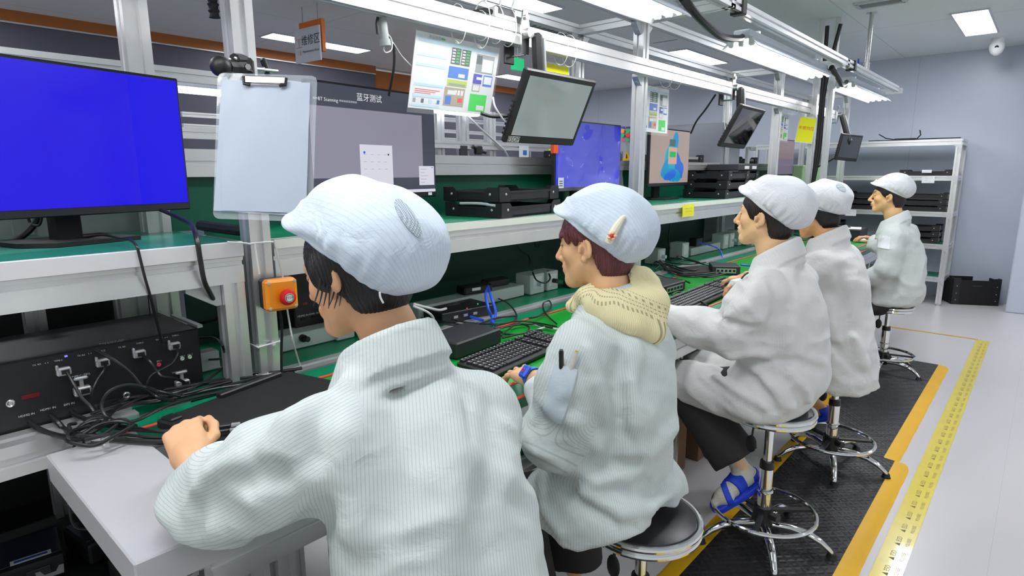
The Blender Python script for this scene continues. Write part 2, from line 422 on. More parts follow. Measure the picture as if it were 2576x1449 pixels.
b = MB(); b.box(((CX0+CX1)/2+.045, CY0-.03, CZ-.028), (.56, .17, .062), bev=.003); b.build('end_plate', mat('pale_grey_plate', (186, 187, 190), .4), cv)
for y in (.95, 2.2, 3.9, 5.6):
    for x in (CX0+.03, CX1-.06):
        part_alu('leg', (x, y, 0), (x, y, CZ-.1), .045, par=cv, up=(1, 0, 0))
b = MB(); b.box((-1.3, 3.5, .565), (.46, 5.4, .014)); b.build('lower_shelf', GREEN, cv)
part_alu('lower_shelf_edge', (-1.05, .75, .563), (-1.05, 6.2, .563), .03, .04, cv)
# ================================================================ BACK BENCHES (green tops behind the conveyor) and SHELVES
def bench(y0, y1, lab, first=False):
    t = thing('bench', (-1.95, (y0+y1)/2, 0), lab, 'bench', 'benches behind the conveyor')
    MB().box((-1.97, (y0+y1)/2, .787), (.46, y1-y0, .022)).build('tabletop', GREEN, t)
    part_alu('front_edge', (-1.70, y0, .765), (-1.70, y1, .765), .08, .07, t)
    MB().box((-2.215, (y0+y1)/2, .97), (.012, y1-y0, .36)).build('back_panel', mat('deep_green_panel', (4, 58, 46), .5, noise=.1, nscale=3), t)
    for y in (y0+.08, y1-.08):
        part_alu('leg', (-2.16, y, 0), (-2.16, y, .775), .045, par=t, up=(1, 0, 0))
        part_alu('leg', (-1.72, y, 0), (-1.72, y, .73), .04, par=t, up=(1, 0, 0))
    return t
bench(.78, 2.93, 'green topped back bench with power boxes behind the second worker')
bench(2.932, 5.07, 'green topped back bench behind the third worker, full of cables')
bench(5.072, 7.1, 'green topped back bench at the far end behind the fourth and fifth workers')
def shelf(y0, y1, lab, leg=True):
    t = thing('upper_shelf', (-1.9, (y0+y1)/2, 1.2), lab, 'shelf', 'upper shelves over the benches')
    MB().box((-1.925, (y0+y1)/2, 1.202), (.45, y1-y0, .02)).build('shelf_board', GREEN, t)
    part_alu('front_edge', (-1.69, y0, 1.155), (-1.69, y1, 1.155), .05, .11, t, slots=(1, 1))
    MB().box((-1.662, (y0+y1)/2, 1.197), (.006, y1-y0, .026)).build('edge_trim', mat('pale_trim', (226, 228, 220), .4), t)
    part_alu('back_edge', (-2.14, y0, 1.16), (-2.14, y1, 1.16), .04, .06, t)
    for y in (y0+.35, y1-.35):
        MB().prism([(0, 0), (.07, 0), (.07, -.012), (.014, -.07), (0, -.07)], (-2.12, y, 1.10), (1, 0, 0), (0, 0, 1), (0, .03, 0)).build('bracket', ALUD, t)
    return t
S1 = shelf(.84, 2.90, 'upper shelf carrying the bluetooth test monitor and stacked black trays')
S2 = shelf(2.97, 5.04, 'upper shelf carrying the beige and blue wallpaper monitor, yellow note on its edge')
S3 = shelf(5.10, 7.1, 'upper shelf at the far end of the line behind the male worker')
part_alu('shelf_leg', (-1.80, 5.0, .80), (-1.80, 5.0, 1.10), .045, par=S2, up=(1, 0, 0))
for y0, y1, lab in ((.74, 2.90, 'green upright panel with aluminium top beam behind the bluetooth test monitor'), ):
    t = thing('back_board', (-2.13, (y0+y1)/2, 1.2), lab, 'panel')
    MB().box((-2.15, (y0+y1)/2, 1.30), (.012, y1-y0, .18)).build('board', DGREEN, t)
    part_alu('top_beam', (-2.13, y0, 1.432), (-2.13, y1, 1.432), .05, .09, t)
t = thing('back_shelf', (-2.3, 4.0, 1.45), 'aluminium edged shelf of black trays beyond the wallpaper monitor', 'shelf')
MB().box((-2.33, 5.0, 1.462), (.40, 4.05, .016)).build('shelf_board', DGREY, t)
part_alu('front_edge', (-2.12, 2.97, 1.44), (-2.12, 7.1, 1.44), .04, .06, t)
MB().box((-2.20, 5.0, 1.30), (.012, 4.1, .22)).build('board', DGREEN, t)
for y in (3.2, 5.0, 6.9): part_alu('leg', (-2.50, y, 0), (-2.50, y, 1.45), .045, par=t, up=(1, 0, 0))
# ================================================================ SIDE BENCH (near left): table, shelf over it, lower shelf
sb = thing('side_bench', (-1.95, .1, 0), 'aluminium side bench with green upper shelf holding the blue screen monitor', 'bench')
Y0, Y1 = -1.0, .745
MB().box((-1.97, (Y0+Y1)/2, .787), (.50, Y1-Y0, .022)).build('tabletop', GREEN, sb)
part_alu('table_edge', (-1.695, Y0, .77), (-1.695, Y1-.30, .77), .09, .075, sb, slots=(1, 1))
MB().box((-1.98, (Y0+Y1)/2, 1.202), (.58, Y1-Y0, .02)).build('shelf_board', mat('green_shelf_mat', (38, 130, 112), .3, noise=.06, nscale=5), sb)
part_alu('shelf_edge', (-1.685, Y0, 1.155), (-1.685, Y1, 1.155), .05, .11, sb, slots=(1, 1))
MB().box((-1.655, (Y0+Y1)/2, 1.194), (.012, Y1-Y0, .042), bev=.002).build('edge_trim', mat('pale_grey_trim', (206, 206, 208), .4), sb)
part_alu('leg', (-1.69, .715, 0), (-1.69, .715, 1.10), .058, par=sb, up=(1, 0, 0))
part_alu('leg', (-2.22, .36, 0), (-2.22, .36, 1.10), .05, par=sb, up=(1, 0, 0))
part_alu('leg', (-2.24, .62, 0), (-2.24, .62, 1.10), .08, par=sb, up=(1, 0, 0))
MB().prism([(0, 0), (.09, 0), (.09, -.014), (.016, -.06), (0, -.06)], (-1.71, .685, 1.10), (0, -1, 0), (0, 0, 1), (.03, 0, 0)).build('bracket', ALUD, sb)
PLATE = mat('zinc_plate', (170, 174, 176), .35, .6, noise=.08, nscale=6)
b = MB(); b.box((-2.275, (Y0+Y1)/2-.02, 1.262), (.012, Y1-Y0-.05, .10)); b.box((-2.268, .375, 1.30), (.012, .05, .16)); b.build('back_plate', PLATE, sb)
MB().box((-2.31, (Y0+Y1)/2, 1.40), (.012, Y1-Y0, .30)).build('back_panel', DGREEN, sb)
MB().box((-2.36, (Y0+Y1)/2-.1, .97), (.012, Y1-Y0+.3, .35)).build('lower_back_panel', mat('shade_black_panel', (10, 22, 20), .6), sb)  # near-black colour stands in for the shade below the shelf
MB().box((-2.39, (Y0+Y1)/2, .40), (.012, Y1-Y0+.4, .80)).build('shade_panel', BLACKM, sb)  # black sheet added to make the darkness under the bench
MB().box((-2.03, (Y0+Y1)/2+.1, .33), (.68, Y1-Y0, .02)).build('lower_shelf', mat('shade_black_shelf', (12, 12, 14), .5), sb)  # blackened: the shade under the table is put into its colour
part_alu('lower_shelf_edge', (-1.68, Y0, .325), (-1.68, Y1+.1, .325), .04, .05, sb)
# ================================================================ ORGANIC SURFACES: signed distances -> one continuous skin
def v_len(a): return np.sqrt((a*a).sum(-1))
def s_cap(p, a, b, ra, rb=None):
    rb = ra if rb is None else rb; a = np.asarray(a, float); b = np.asarray(b, float); ba = b-a
    t = np.clip(((p-a) @ ba)/(ba @ ba+1e-12), 0, 1)
    return v_len(p-a-t[:, None]*ba)-(ra+(rb-ra)*t)
def s_ell(p, c, r, R=None):
    q = p-np.asarray(c, float); r = np.asarray(r, float)
    if R is not None: q = q @ R
    k0 = v_len(q/r); k1 = v_len(q/(r*r)); return k0*(k0-1)/(k1+1e-9)
def s_chain(p, pts, rs, k=.02):
    d = None
    for i in range(len(pts)-1):
        e = s_cap(p, pts[i], pts[i+1], rs[i], rs[i+1]); d = e if d is None else smin(d, e, k)
    return d
def smin(a, b, k):
    h = np.clip(.5+.5*(b-a)/k, 0, 1); return b+(a-b)*h-k*h*(1-h)
def smax(a, b, k): return -smin(-a, -b, k)
def s_prof(p, T, k=.02, ex=2.3):
    """upright body of elliptic sections: rows (z, cx, cy, half width in Y, half depth in X)"""
    T = np.asarray(T, float); z = p[:, 2]
    def I(j):
        zz = np.linspace(T[0, 0], T[-1, 0], 160); v = np.interp(zz, T[:, 0], T[:, j])
        w = 13; vv = np.convolve(np.pad(v, w//2, mode='edge'), np.ones(w)/w, 'valid'); return np.interp(z, zz, vv)
    hd, hw = I(4), I(3); qx = np.abs(p[:, 0]-I(1))/hd; qy = np.abs(p[:, 1]-I(2))/hw
    d = ((qx**ex+qy**ex)**(1/ex)-1)*np.minimum(hd, hw)
    return smax(d, np.maximum(T[0, 0]-z, z-T[-1, 0]), k)
def ripples(p, seed, sc=(1, 1, 1), n=5):
    """cloth-like ripple field in -1..1: warped sines, sc = waves per metre along x, y, z"""
    rg = np.random.RandomState(seed); out = 0
    for i in range(n):
        k = rg.normal(size=3); k = k/np.linalg.norm(k)*np.asarray(sc)*6.283*rg.uniform(.7, 1.3)
        k2 = rg.normal(size=3)*np.asarray(sc)*3.
        out = out+np.sin(p @ k+rg.uniform(0, 6)+1.4*np.sin(p @ k2+rg.uniform(0, 6)))
    return out/n
def soft_ridge(x): return 1-np.sqrt(x*x+.02)
def near(p, c, r): return np.exp(-((p-np.asarray(c, float))**2).sum(-1)/(r*r))
VOX = 1.0
def nets(f, lo, hi, h):
    h *= VOX; B = 8; lo = np.asarray(lo, float); hi = np.asarray(hi, float)
    nb = np.ceil((hi-lo)/(h*B)).astype(int)+1; n = nb*B
    ci = np.stack(np.meshgrid(*[np.arange(q) for q in nb], indexing='ij'), -1).reshape(-1, 3)
    cc = lo+(ci+.5)*B*h-.5*h; dc = f(cc)
    act = np.abs(dc) < B*h*.87*1.5+.012
    D = np.repeat(np.repeat(np.repeat(np.where(dc < 0, -1., 1.).reshape(nb), B, 0), B, 1), B, 2)
    off = np.stack(np.meshgrid(*[np.arange(B)]*3, indexing='ij'), -1).reshape(-1, 3)
    A = ci[act]
    for s in range(0, len(A), 400):
        a = A[s:s+400]; idx = (a[:, None, :]*B+off[None]).reshape(-1, 3); D[idx[:, 0], idx[:, 1], idx[:, 2]] = f(lo+idx*h)
    S = D < 0
    c8 = [S[i:n[0]-1+i, j:n[1]-1+j, k:n[2]-1+k] for i in (0, 1) for j in (0, 1) for k in (0, 1)]
    anyv = np.logical_or.reduce(c8); allv = np.logical_and.reduce(c8); M = anyv & ~allv
    I = np.argwhere(M); ID = -np.ones(M.shape, int); ID[M] = np.arange(len(I))
    acc = np.zeros((len(I), 3)); cnt = np.zeros(len(I))
    cor = [(i, j, k) for i in (0, 1) for j in (0, 1) for k in (0, 1)]
    val = {c: D[I[:, 0]+c[0], I[:, 1]+c[1], I[:, 2]+c[2]] for c in cor}
    for c in cor:
        for ax in range(3):
            if c[ax] == 0:
                e = list(c); e[ax] = 1; e = tuple(e); d0, d1 = val[c], val[e]; x = (d0 < 0) != (d1 < 0)
                t = np.where(x, d0/np.where(x, d0-d1, 1), 0); pt = np.tile(np.array(c, float), (len(I), 1)); pt[:, ax] = t
                acc[x] += pt[x]; cnt[x] += 1
    V = lo+(I+acc/cnt[:, None])*h; F = []
    for ax in range(3):
        b, c = (ax+1) % 3, (ax+2) % 3
        s0 = [slice(1, m-1) for m in n]; s1 = list(s0); s0[ax] = slice(0, n[ax]-1); s1[ax] = slice(1, n[ax])
        a0, a1 = S[tuple(s0)], S[tuple(s1)]; E = np.argwhere(a0 != a1)
        if not len(E): continue
        o = np.ones(3, int); o[ax] = 0; E = E+o
        def g(db, dc):
            q = E.copy(); q[:, b] += db; q[:, c] += dc; return ID[q[:, 0], q[:, 1], q[:, 2]]
        Q = np.stack([g(-1, -1), g(0, -1), g(0, 0), g(-1, 0)], 1)
        out = ~S[E[:, 0], E[:, 1], E[:, 2]]
        Q[out] = Q[out][:, ::-1]; F.append(Q)
    return V, np.concatenate(F)
def relax(V, F, it=1, lam=.5):
    for _ in range(it):
        acc = np.zeros_like(V); c = np.zeros(len(V))
        for i in range(4):
            for j in (1, 3):
                np.add.at(acc, F[:, i], V[F[:, (i+j) % 4]]); np.add.at(c, F[:, i], 1)
        V = V+(acc/np.maximum(c, 1)[:, None]-V)*lam
    return V
def mesh_obj(name, parts, mats, parent=None):
    """parts: list of (V, F, colour array or None, stripe coordinate or None, material index)"""
    vs, fs, cs, ss, ms = [], [], [], [], []; n = 0
    for V, F, c, s, m in parts:
        vs.append(V); fs.append(F+n); n += len(V); ms += [m]*len(F)
        cs.append(c if c is not None else np.ones((len(V), 3))); ss.append(s if s is not None else np.zeros(len(V)))
    V = np.concatenate(vs); F = np.concatenate(fs)
    me = bpy.data.meshes.new(name); me.vertices.add(len(V)); me.vertices.foreach_set('co', V.astype(np.float32).ravel())
    me.loops.add(F.size); me.loops.foreach_set('vertex_index', F.astype(np.int32).ravel())
    me.polygons.add(len(F)); me.polygons.foreach_set('loop_start', np.arange(0, F.size, 4, dtype=np.int32))
    for q in (mats if isinstance(mats, (list, tuple)) else [mats]): me.materials.append(q)
    me.polygons.foreach_set('material_index', np.array(ms, np.int32)); me.polygons.foreach_set('use_smooth', np.ones(len(F), bool))
    a = me.attributes.new('tone', 'FLOAT_COLOR', 'POINT'); col = np.ones((len(V), 4)); col[:, :3] = np.concatenate(cs); a.data.foreach_set('color', col.astype(np.float32).ravel())
    a = me.attributes.new('weave', 'FLOAT', 'POINT'); a.data.foreach_set('value', np.concatenate(ss).astype(np.float32))
    me.update(calc_edges=True); me.validate()
    o = bpy.data.objects.new(name, me); COL.objects.link(o)
    if parent is not None: o.parent = parent
    return o
def hit(f, u, v, d0=.5, d1=8.):
    r = ray(u, v); t = d0
    for _ in range(160):
        q = r*t; q[2] += CAM_Z; d = float(f(q[None])[0])
        if d < 4e-4: return q
        t += max(d*.7, 3e-4)/np.linalg.norm(r)
        if t > d1: return None
    return q
def s_grad(f, q, e=.004):
    g = np.array([f((q+np.eye(3)[i]*e)[None])[0]-f((q-np.eye(3)[i]*e)[None])[0] for i in range(3)]); return nrm(g)
# ---------------------------------------------------------------- materials for people
def skin_mat():
    m = mat('skin', (220, 170, 125), .48); nt = m.node_tree; b = nt.nodes['Principled BSDF']
    at = nt.nodes.new('ShaderNodeAttribute'); at.attribute_name = 'tone'; nt.links.new(at.outputs['Color'], b.inputs['Base Color'])
    b.inputs['Subsurface Weight'].default_value = .08; b.inputs['Subsurface Radius'].default_value = (.012, .005, .003)
    tc = nt.nodes.new('ShaderNodeTexCoord'); n = nt.nodes.new('ShaderNodeTexNoise'); n.inputs['Scale'].default_value = 350
    nt.links.new(tc.outputs['Object'], n.inputs['Vector']); bp = nt.nodes.new('ShaderNodeBump'); bp.inputs['Strength'].default_value = .08; bp.inputs['Distance'].default_value = .001
    nt.links.new(n.outputs['Fac'], bp.inputs['Height']); nt.links.new(bp.outputs[0], b.inputs['Normal']); return m
def cloth_mat(name, col, line, pitch=.0055, amount=1., crinkle=.35):
    m = mat(name, col, .75, spec=.25); nt = m.node_tree; b = nt.nodes['Principled BSDF']
    at = nt.nodes.new('ShaderNodeAttribute'); at.attribute_name = 'weave'
    def M(op, a, c=None):
        n = nt.nodes.new('ShaderNodeMath'); n.operation = op
        for i, q in enumerate((a, c)):
            if q is None: continue
            if isinstance(q, (int, float)): n.inputs[i].default_value = q
            else: nt.links.new(q, n.inputs[i])
        return n.outputs[0]
    s = M('ABSOLUTE', M('SUBTRACT', M('FRACT', M('DIVIDE', M('ADD', at.outputs['Fac'], 10.), pitch)), .5))
    k = M('MULTIPLY', M('SUBTRACT', 1., M('MINIMUM', M('DIVIDE', s, .16), 1.)), amount)
    mx = nt.nodes.new('ShaderNodeMix'); mx.data_type = 'RGBA'; nt.links.new(k, mx.inputs[0])
    mx.inputs[6].default_value = srgb(*col); mx.inputs[7].default_value = srgb(*line); nt.links.new(mx.outputs[2], b.inputs['Base Color'])
    tc = nt.nodes.new('ShaderNodeTexCoord'); n = nt.nodes.new('ShaderNodeTexNoise'); n.inputs['Scale'].default_value = 22; n.inputs['Detail'].default_value = 5; n.inputs['Distortion'].default_value = .8
    nt.links.new(tc.outputs['Object'], n.inputs['Vector']); bp = nt.nodes.new('ShaderNodeBump'); bp.inputs['Strength'].default_value = crinkle; bp.inputs['Distance'].default_value = .012
    nt.links.new(n.outputs['Fac'], bp.inputs['Height']); nt.links.new(bp.outputs[0], b.inputs['Normal'])
    b.inputs['Subsurface Weight'].default_value = .0
    return m
def hair_mat(name, col):
    m = mat(name, col, .42); nt = m.node_tree; b = nt.nodes['Principled BSDF']
    at = nt.nodes.new('ShaderNodeAttribute'); at.attribute_name = 'weave'
    tc = nt.nodes.new('ShaderNodeTexCoord'); cx = nt.nodes.new('ShaderNodeCombineXYZ'); sp = nt.nodes.new('ShaderNodeSeparateXYZ')
    nt.links.new(tc.outputs['Object'], sp.inputs[0])
    ml = nt.nodes.new('ShaderNodeMath'); ml.operation = 'MULTIPLY'; ml.inputs[1].default_value = 420; nt.links.new(at.outputs['Fac'], ml.inputs[0])
    nt.links.new(ml.outputs[0], cx.inputs[0])
    m2 = nt.nodes.new('ShaderNodeMath'); m2.operation = 'MULTIPLY'; m2.inputs[1].default_value = 14; nt.links.new(sp.outputs[2], m2.inputs[0]); nt.links.new(m2.outputs[0], cx.inputs[1])
    n = nt.nodes.new('ShaderNodeTexNoise'); n.inputs['Scale'].default_value = 1.; n.inputs['Detail'].default_value = 3; nt.links.new(cx.outputs[0], n.inputs['Vector'])
    r = nt.nodes.new('ShaderNodeMapRange'); r.inputs[1].default_value = .3; r.inputs[2].default_value = .7; r.inputs[3].default_value = .45; r.inputs[4].default_value = 1.7
    nt.links.new(n.outputs['Fac'], r.inputs[0])
    mx = nt.nodes.new('ShaderNodeMix'); mx.data_type = 'RGBA'; mx.blend_type = 'MULTIPLY'; mx.inputs[0].default_value = 1; mx.inputs[6].default_value = srgb(*col)
    nt.links.new(r.outputs[0], mx.inputs[7]); nt.links.new(mx.outputs[2], b.inputs['Base Color'])
    bp = nt.nodes.new('ShaderNodeBump'); bp.inputs['Strength'].default_value = .6; bp.inputs['Distance'].default_value = .004
    nt.links.new(n.outputs['Fac'], bp.inputs['Height']); nt.links.new(bp.outputs[0], b.inputs['Normal']); return m
SKIN = skin_mat()
SMOCK_A = cloth_mat('smock_pale_blue', (204, 212, 210), (172, 184, 186))
SMOCK_B = cloth_mat('smock_white', (216, 217, 216), (200, 202, 202), amount=.4); SMOCK_C = cloth_mat('smock_bluish_white', (208, 214, 214), (192, 199, 200), amount=.35)
CAP_A = cloth_mat('cap_pale_blue', (206, 218, 230), (186, 200, 215), amount=.7, crinkle=.5)
CAP_B = cloth_mat('cap_white', (224, 227, 232), (208, 212, 218), amount=.4, crinkle=.6)
HAIR_K = hair_mat('black_hair', (22, 20, 22)); HAIR_R = hair_mat('wine_brown_hair', (92, 44, 48)); HAIR_B = hair_mat('dark_brown_hair', (34, 26, 24))
TROUSER = mat('charcoal_trousers', (44, 43, 44), .85, noise=.1, bump=.4, bscale=30)
SOCK = mat('pale_grey_sock', (206, 204, 192), .85, bump=.3, bscale=200)
SANDAL = mat('blue_foam_sandal', (16, 62, 206), .55)
GLOVE = mat('pale_grey_glove', (218, 224, 226), .8, bump=.3, bscale=300)
# ================================================================ PEOPLE
def head_frame(fwd, tilt=0.):
    f = nrm(fwd); r = nrm(np.cross(f, (0, 0, 1))); u = np.cross(r, f)
    r2 = r*math.cos(tilt)+u*math.sin(tilt); u2 = -r*math.sin(tilt)+u*math.cos(tilt)
    return np.stack([r2, f, u2], 1)          # columns: right, forward, up
def s_head(q, male=0., neck=True):
    """head in its own frame (x right, y forward, z up), metres for a 22.5 cm head"""
    d = s_ell(q, (0, -.012, .030), (.076, .096, .086))
    ax = np.abs(q[:, 0]); m = np.stack([ax, q[:, 1], q[:, 2]], 1)
    d = smin(d, s_ell(q, (0, .032, -.035), (.055+.004*male, .056, .072)), .03)
    d = smin(d, s_cap(m, (.050, .004, -.052), (.016, .062, -.094), .020), .025)
    d = smin(d, s_cap(q, (-.010, .074, -.097), (.010, .074, -.097), .017), .022)
    d = smin(d, s_cap(m, (.012, .080, .024), (.040, .066, .022), .013), .018)          # brow
    d = smin(d, s_ell(m, (.040, .056, -.022), (.020, .022, .022)), .02)                 # cheek
    d = smax(d, -s_ell(m, (.031, .100, .004), (.017, .014, .010)), .012)                # socket
    d = smin(d, s_ell(m, (.031, .076, .004), (.013, .0125, .0115)), .004)               # lidded eye
    d = smin(d, s_cap(q, (0, .091, .010), (0, .114, -.030), .0075, .0115), .011)         # nose
    d = smin(d, s_ell(m, (.011, .099, -.036), (.008, .010, .008)), .006)
    d = smin(d, s_ell(q, (0, .086, -.062), (.026, .016, .020)), .014)                   # mouth
    d = smin(d, s_cap(m, (0, .1015, -.057), (.019, .090, -.060), .0060, .0035), .005)
    d = smin(d, s_cap(m, (0, .0995, -.069), (.016, .090, -.066), .0068, .0035), .005)
    d = smax(d, -s_cap(m, (0, .110, -.0632), (.020, .094, -.0625), .0022), .003)
    ear = s_ell(m, (.079, -.013, -.007), (.0085, .0175, .028), np.array([[.96, -.28, 0], [.28, .96, 0], [0, 0, 1]]) @ np.array([[1, 0, 0], [0, .98, -.2], [0, .2, .98]]).T)
    ear = smax(ear, -s_ell(m, (.0885, -.009, -.005), (.006, .0095, .017)), .003)
    ear = smin(ear, s_ell(m, (.078, -.002, -.036), (.006, .008, .009)), .008)
    ear = smin(ear, s_cap(m, (.078, .006, -.004), (.080, .006, -.016), .005), .006)
    if neck is not False: d = smin(d, ear, .004)
    if neck: d = smin(d, s_chain(q, [(0, -.020, -.045), (0, -.036, -.12), (0, -.050, -.19)], [.052+.004*male, .050+.004*male, .060]), .028)
    return d
def head_tone(q, base, lip=(176, 92, 84), brow=(52, 40, 36)):
    B = np.array(srgb(*base)[:3]); c = np.tile(B, (len(q), 1)); m = np.stack([np.abs(q[:, 0]), q[:, 1], q[:, 2]], 1)
    def mixin(d, w, k, amt=1.):
        t = (np.clip(1-d/w, 0, 1)*amt)[:, None]; return c*(1-t)+np.array(srgb(*k)[:3])*t
    c = mixin(s_cap(m, (0, .103, -.0575), (.018, .090, -.0605), .0045)+.002, .005, lip, .75)
    c = mixin(s_cap(m, (0, .102, -.069), (.016, .090, -.066), .005)+.002, .005, lip, .75)
    c = mixin(s_cap(m, (.013, .097, .027), (.045, .074, .028), .0035), .005, brow, .8)
    c = mixin(s_cap(m, (.018, .089, .0035), (.045, .076, .002), .001), .0035, (30, 22, 20), .95)
    c = mixin(s_ell(m, (.081, -.006, -.006), (.008, .012, .02))+.002, .01, (206, 136, 104), .22)
    c = mixin(s_ell(m, (.084, -.003, -.012), (.004, .005, .007)), .005, (120, 66, 46), .55)
    c = mixin(s_ell(m, (.040, .078, -.030), (.02, .02, .016)), .02, (226, 150, 116), .3)
    return c
# ---- hands: x to the fingertips, y to the thumb side, z out of the back of the hand
FB = [(.078, .027), (.082, .008), (.078, -.011), (.068, -.028)]
FL = [(.041, .025, .021), (.046, .029, .022), (.042, .027, .021), (.032, .020, .018)]
def s_hand(q, curl, spread=(.12, .03, -.05, -.14), thumb=((.030, .024, -.014), (.036, .010, -.012), (.026, -.002, -.006)), wrist=.05):
    d = s_ell(q, (-.004, 0, -.002), (.030, .024, .017))
    for (x, y) in FB: d = smin(d, s_cap(q, (.002, y*.55, 0), (x, y, .002), .0155, .0112), .012)
    d = smin(d, s_cap(q, (.015, .020, -.009), (.045, .026, -.010), .016, .013), .014)
    d = smin(d, s_cap(q, (.010, -.018, -.008), (.055, -.024, -.008), .014, .010), .014)
    d = smin(d, s_chain(q, [(.0, 0, 0), (-wrist, 0, 0), (-wrist-.05, 0, 0)], [.024, .0255, .030]), .02)
    for i in range(4):
        p = np.array([FB[i][0], FB[i][1], .001]); a = 0.; sp = spread[i]; e = None; r = .0092 if i < 3 else .008
        for j in range(3):
            a += curl[i][j]; dv = np.array([math.cos(a)*math.cos(sp), math.cos(a)*math.sin(sp), -math.sin(a)])
            n = p+dv*FL[i][j]; s = s_cap(q, p, n, r, r-.0007); s = smin(s, s_ell(q, p, (r*1.06,)*3), .004)
            e = s if e is None else smin(e, s, .003); p = n; r -= .0007
        d = smin(d, e, .0045)
    p = np.array([.016, .024, -.008]); r = .0125; e = None
    for v in thumb:
        n = p+np.array(v); s = s_cap(q, p, n, r, r-.0012); e = s if e is None else smin(e, s, .005); p = n; r -= .0012
    return smin(d, e, .007)
def hand_mesh(o, X, Y, sc, curl, h=.0022, tone=(222, 172, 128), **kw):
    X = nrm(X); Y = nrm(np.asarray(Y, float)-X*(X @ np.asarray(Y, float))); flip = kw.pop('left', False); Z = np.cross(X, Y)*(-1 if flip else 1)
    R = np.stack([X, Y, Z], 1)
    V, F = nets(lambda q: s_hand(q, curl, **kw), (-.115, -.075, -.10), (.20, .085, .05), h)
    if np.linalg.det(R) < 0: F = F[:, ::-1]
    c = np.tile(np.array(srgb(*tone)[:3]), (len(V), 1))
    t = np.clip((V[:, 0]-.10)/.06, 0, 1)[:, None]*.3; c = c*(1-t)+np.array(srgb(226, 140, 110)[:3])*t
    return (np.asarray(o, float)+(V*sc) @ R.T, F, c, None, 0)
# ---- cap: gathered mob cap with a peak, in the head frame
def s_capcrown(q, P_):
    a = P_.get('pitch', .40); c, s = math.cos(a), math.sin(a); R = np.array([[1, 0, 0], [0, c, -s], [0, s, c]])   # columns: x, along (down to the back), up
    o = np.array(P_.get('o', (0, -.018, .048)))
    e = (q-o) @ R                                   # e: x, y along the band (forward), z above the band plane
    r = P_.get('r', (.093, .118, .098)); cc = P_.get('c', (0, -.006, .0))
    d = s_ell(e, cc, r)
    pf = P_.get('puff', ((0, -.055, .035), (.104, .100, .085))); d = smin(d, s_ell(e, pf[0], pf[1]), .05)
    for b in P_.get('bulge', ()): d = smin(d, s_ell(e, b[0], b[1]), .03)
    g = np.arctan2(e[:, 0], e[:, 1]+.02); hgt = e[:, 2]
    back = np.clip((-e[:, 1]+.02)/.06, 0, 1)
    d = d+P_.get('pleat', .0024)*back*np.sin(g*P_.get('np', 26)+2.2*np.sin(g*5))*np.exp(-((hgt-.005)/.03)**2)
    d = d+P_.get('wr', .004)*ripples(e, P_.get('seed', 3), (5, 4, 5))-.007*(soft_ridge(2.6*ripples(e, P_.get('seed', 3)+9, (4.5, 3, 4.5)))-.5)*np.clip((hgt-.0)/.04, 0, 1)
    d = smax(d, -(e[:, 2]+P_.get('drop', .008)+P_.get('sag', .25)*np.maximum(-e[:, 1]-.05, 0)), .016)
    er = np.sqrt((e[:, 0]/.0885)**2+((e[:, 1])/.1135)**2)
    band = np.maximum(np.abs(er-1)*.097-.0045, np.abs(e[:, 2]+.004)-.016)
    d = smin(d, band, .006)
    # peak
    br = P_.get('brim', .055); t = np.array([0, .080, .004]); w = e-t; tl = P_.get('btilt', .55); w = w @ np.array([[1, 0, 0], [0, math.cos(tl), math.sin(tl)], [0, -math.sin(tl), math.cos(tl)]])
    wz = w[:, 2]+w[:, 0]**2*3.2
    pk = (np.sqrt((w[:, 0]/.080)**2+(np.maximum(w[:, 1], -.03)/br)**2)-1)*.045
    q2 = np.stack([np.maximum(pk, 0), np.maximum(np.abs(wz)-.0008, 0)], -1)
    pk = v_len(q2)-.0025; pk = np.maximum(pk, -w[:, 1]-.03)
    d = smin(d, pk, P_.get('bk', .020))
    return d, e
def cap_mesh(o, R, sc, P_, h=.0034):
    V, F = nets(lambda q: s_capcrown(q, P_)[0], (-.17, -.25, -.14), (.17, .22, .22), h)
    e = s_capcrown(V, P_)[1]; st = e[:, 0]*.9+.0*e[:, 1]
    st = np.where(np.abs(e[:, 0]) > .08, e[:, 1], e[:, 0])
    st = np.arctan2(e[:, 0], np.maximum(e[:, 2]+.05, .004))*.10
    return (np.asarray(o, float)+(V*sc) @ R.T, F, None, st*sc, 0)
def hair_mesh(o, R, sc, cut, h=.003, grow=.008, extra=None, seed=2, back=0., fr=None):
    def f(q):
        d = s_ell(q, (0, -.014-back/2, .026), (.0765+grow, .096+grow+back, .088+grow)); d = smin(d, s_ell(q, (0, -.04, -.045), (.062+grow*.6, .056+grow, .06)), .03)
        zc = np.interp(q[:, 1], *zip(*cut)); d = smax(d, zc-q[:, 2], .006)
        if fr is not None:
            zf = np.interp(q[:, 1], *zip(*fr)); e = smax(s_head(q, 0, False)-.0065, zf+.006*np.sin(q[:, 1]*220)-q[:, 2], .004); d = smin(d, smax(e, -.04-q[:, 1], .004), .006)
        if extra is not None: d = extra(q, d)
        g = np.arctan2(q[:, 0], q[:, 1]); return d+.0012*np.sin(g*70+6*np.sin(q[:, 2]*40+g*3))
    V, F = nets(f, (-.14, -.17, -.19), (.14, .15, .15), h)
    st = np.arctan2(V[:, 0], V[:, 1]+.01)*.09
    return (np.asarray(o, float)+(V*sc) @ R.T, F, None, st, 0)
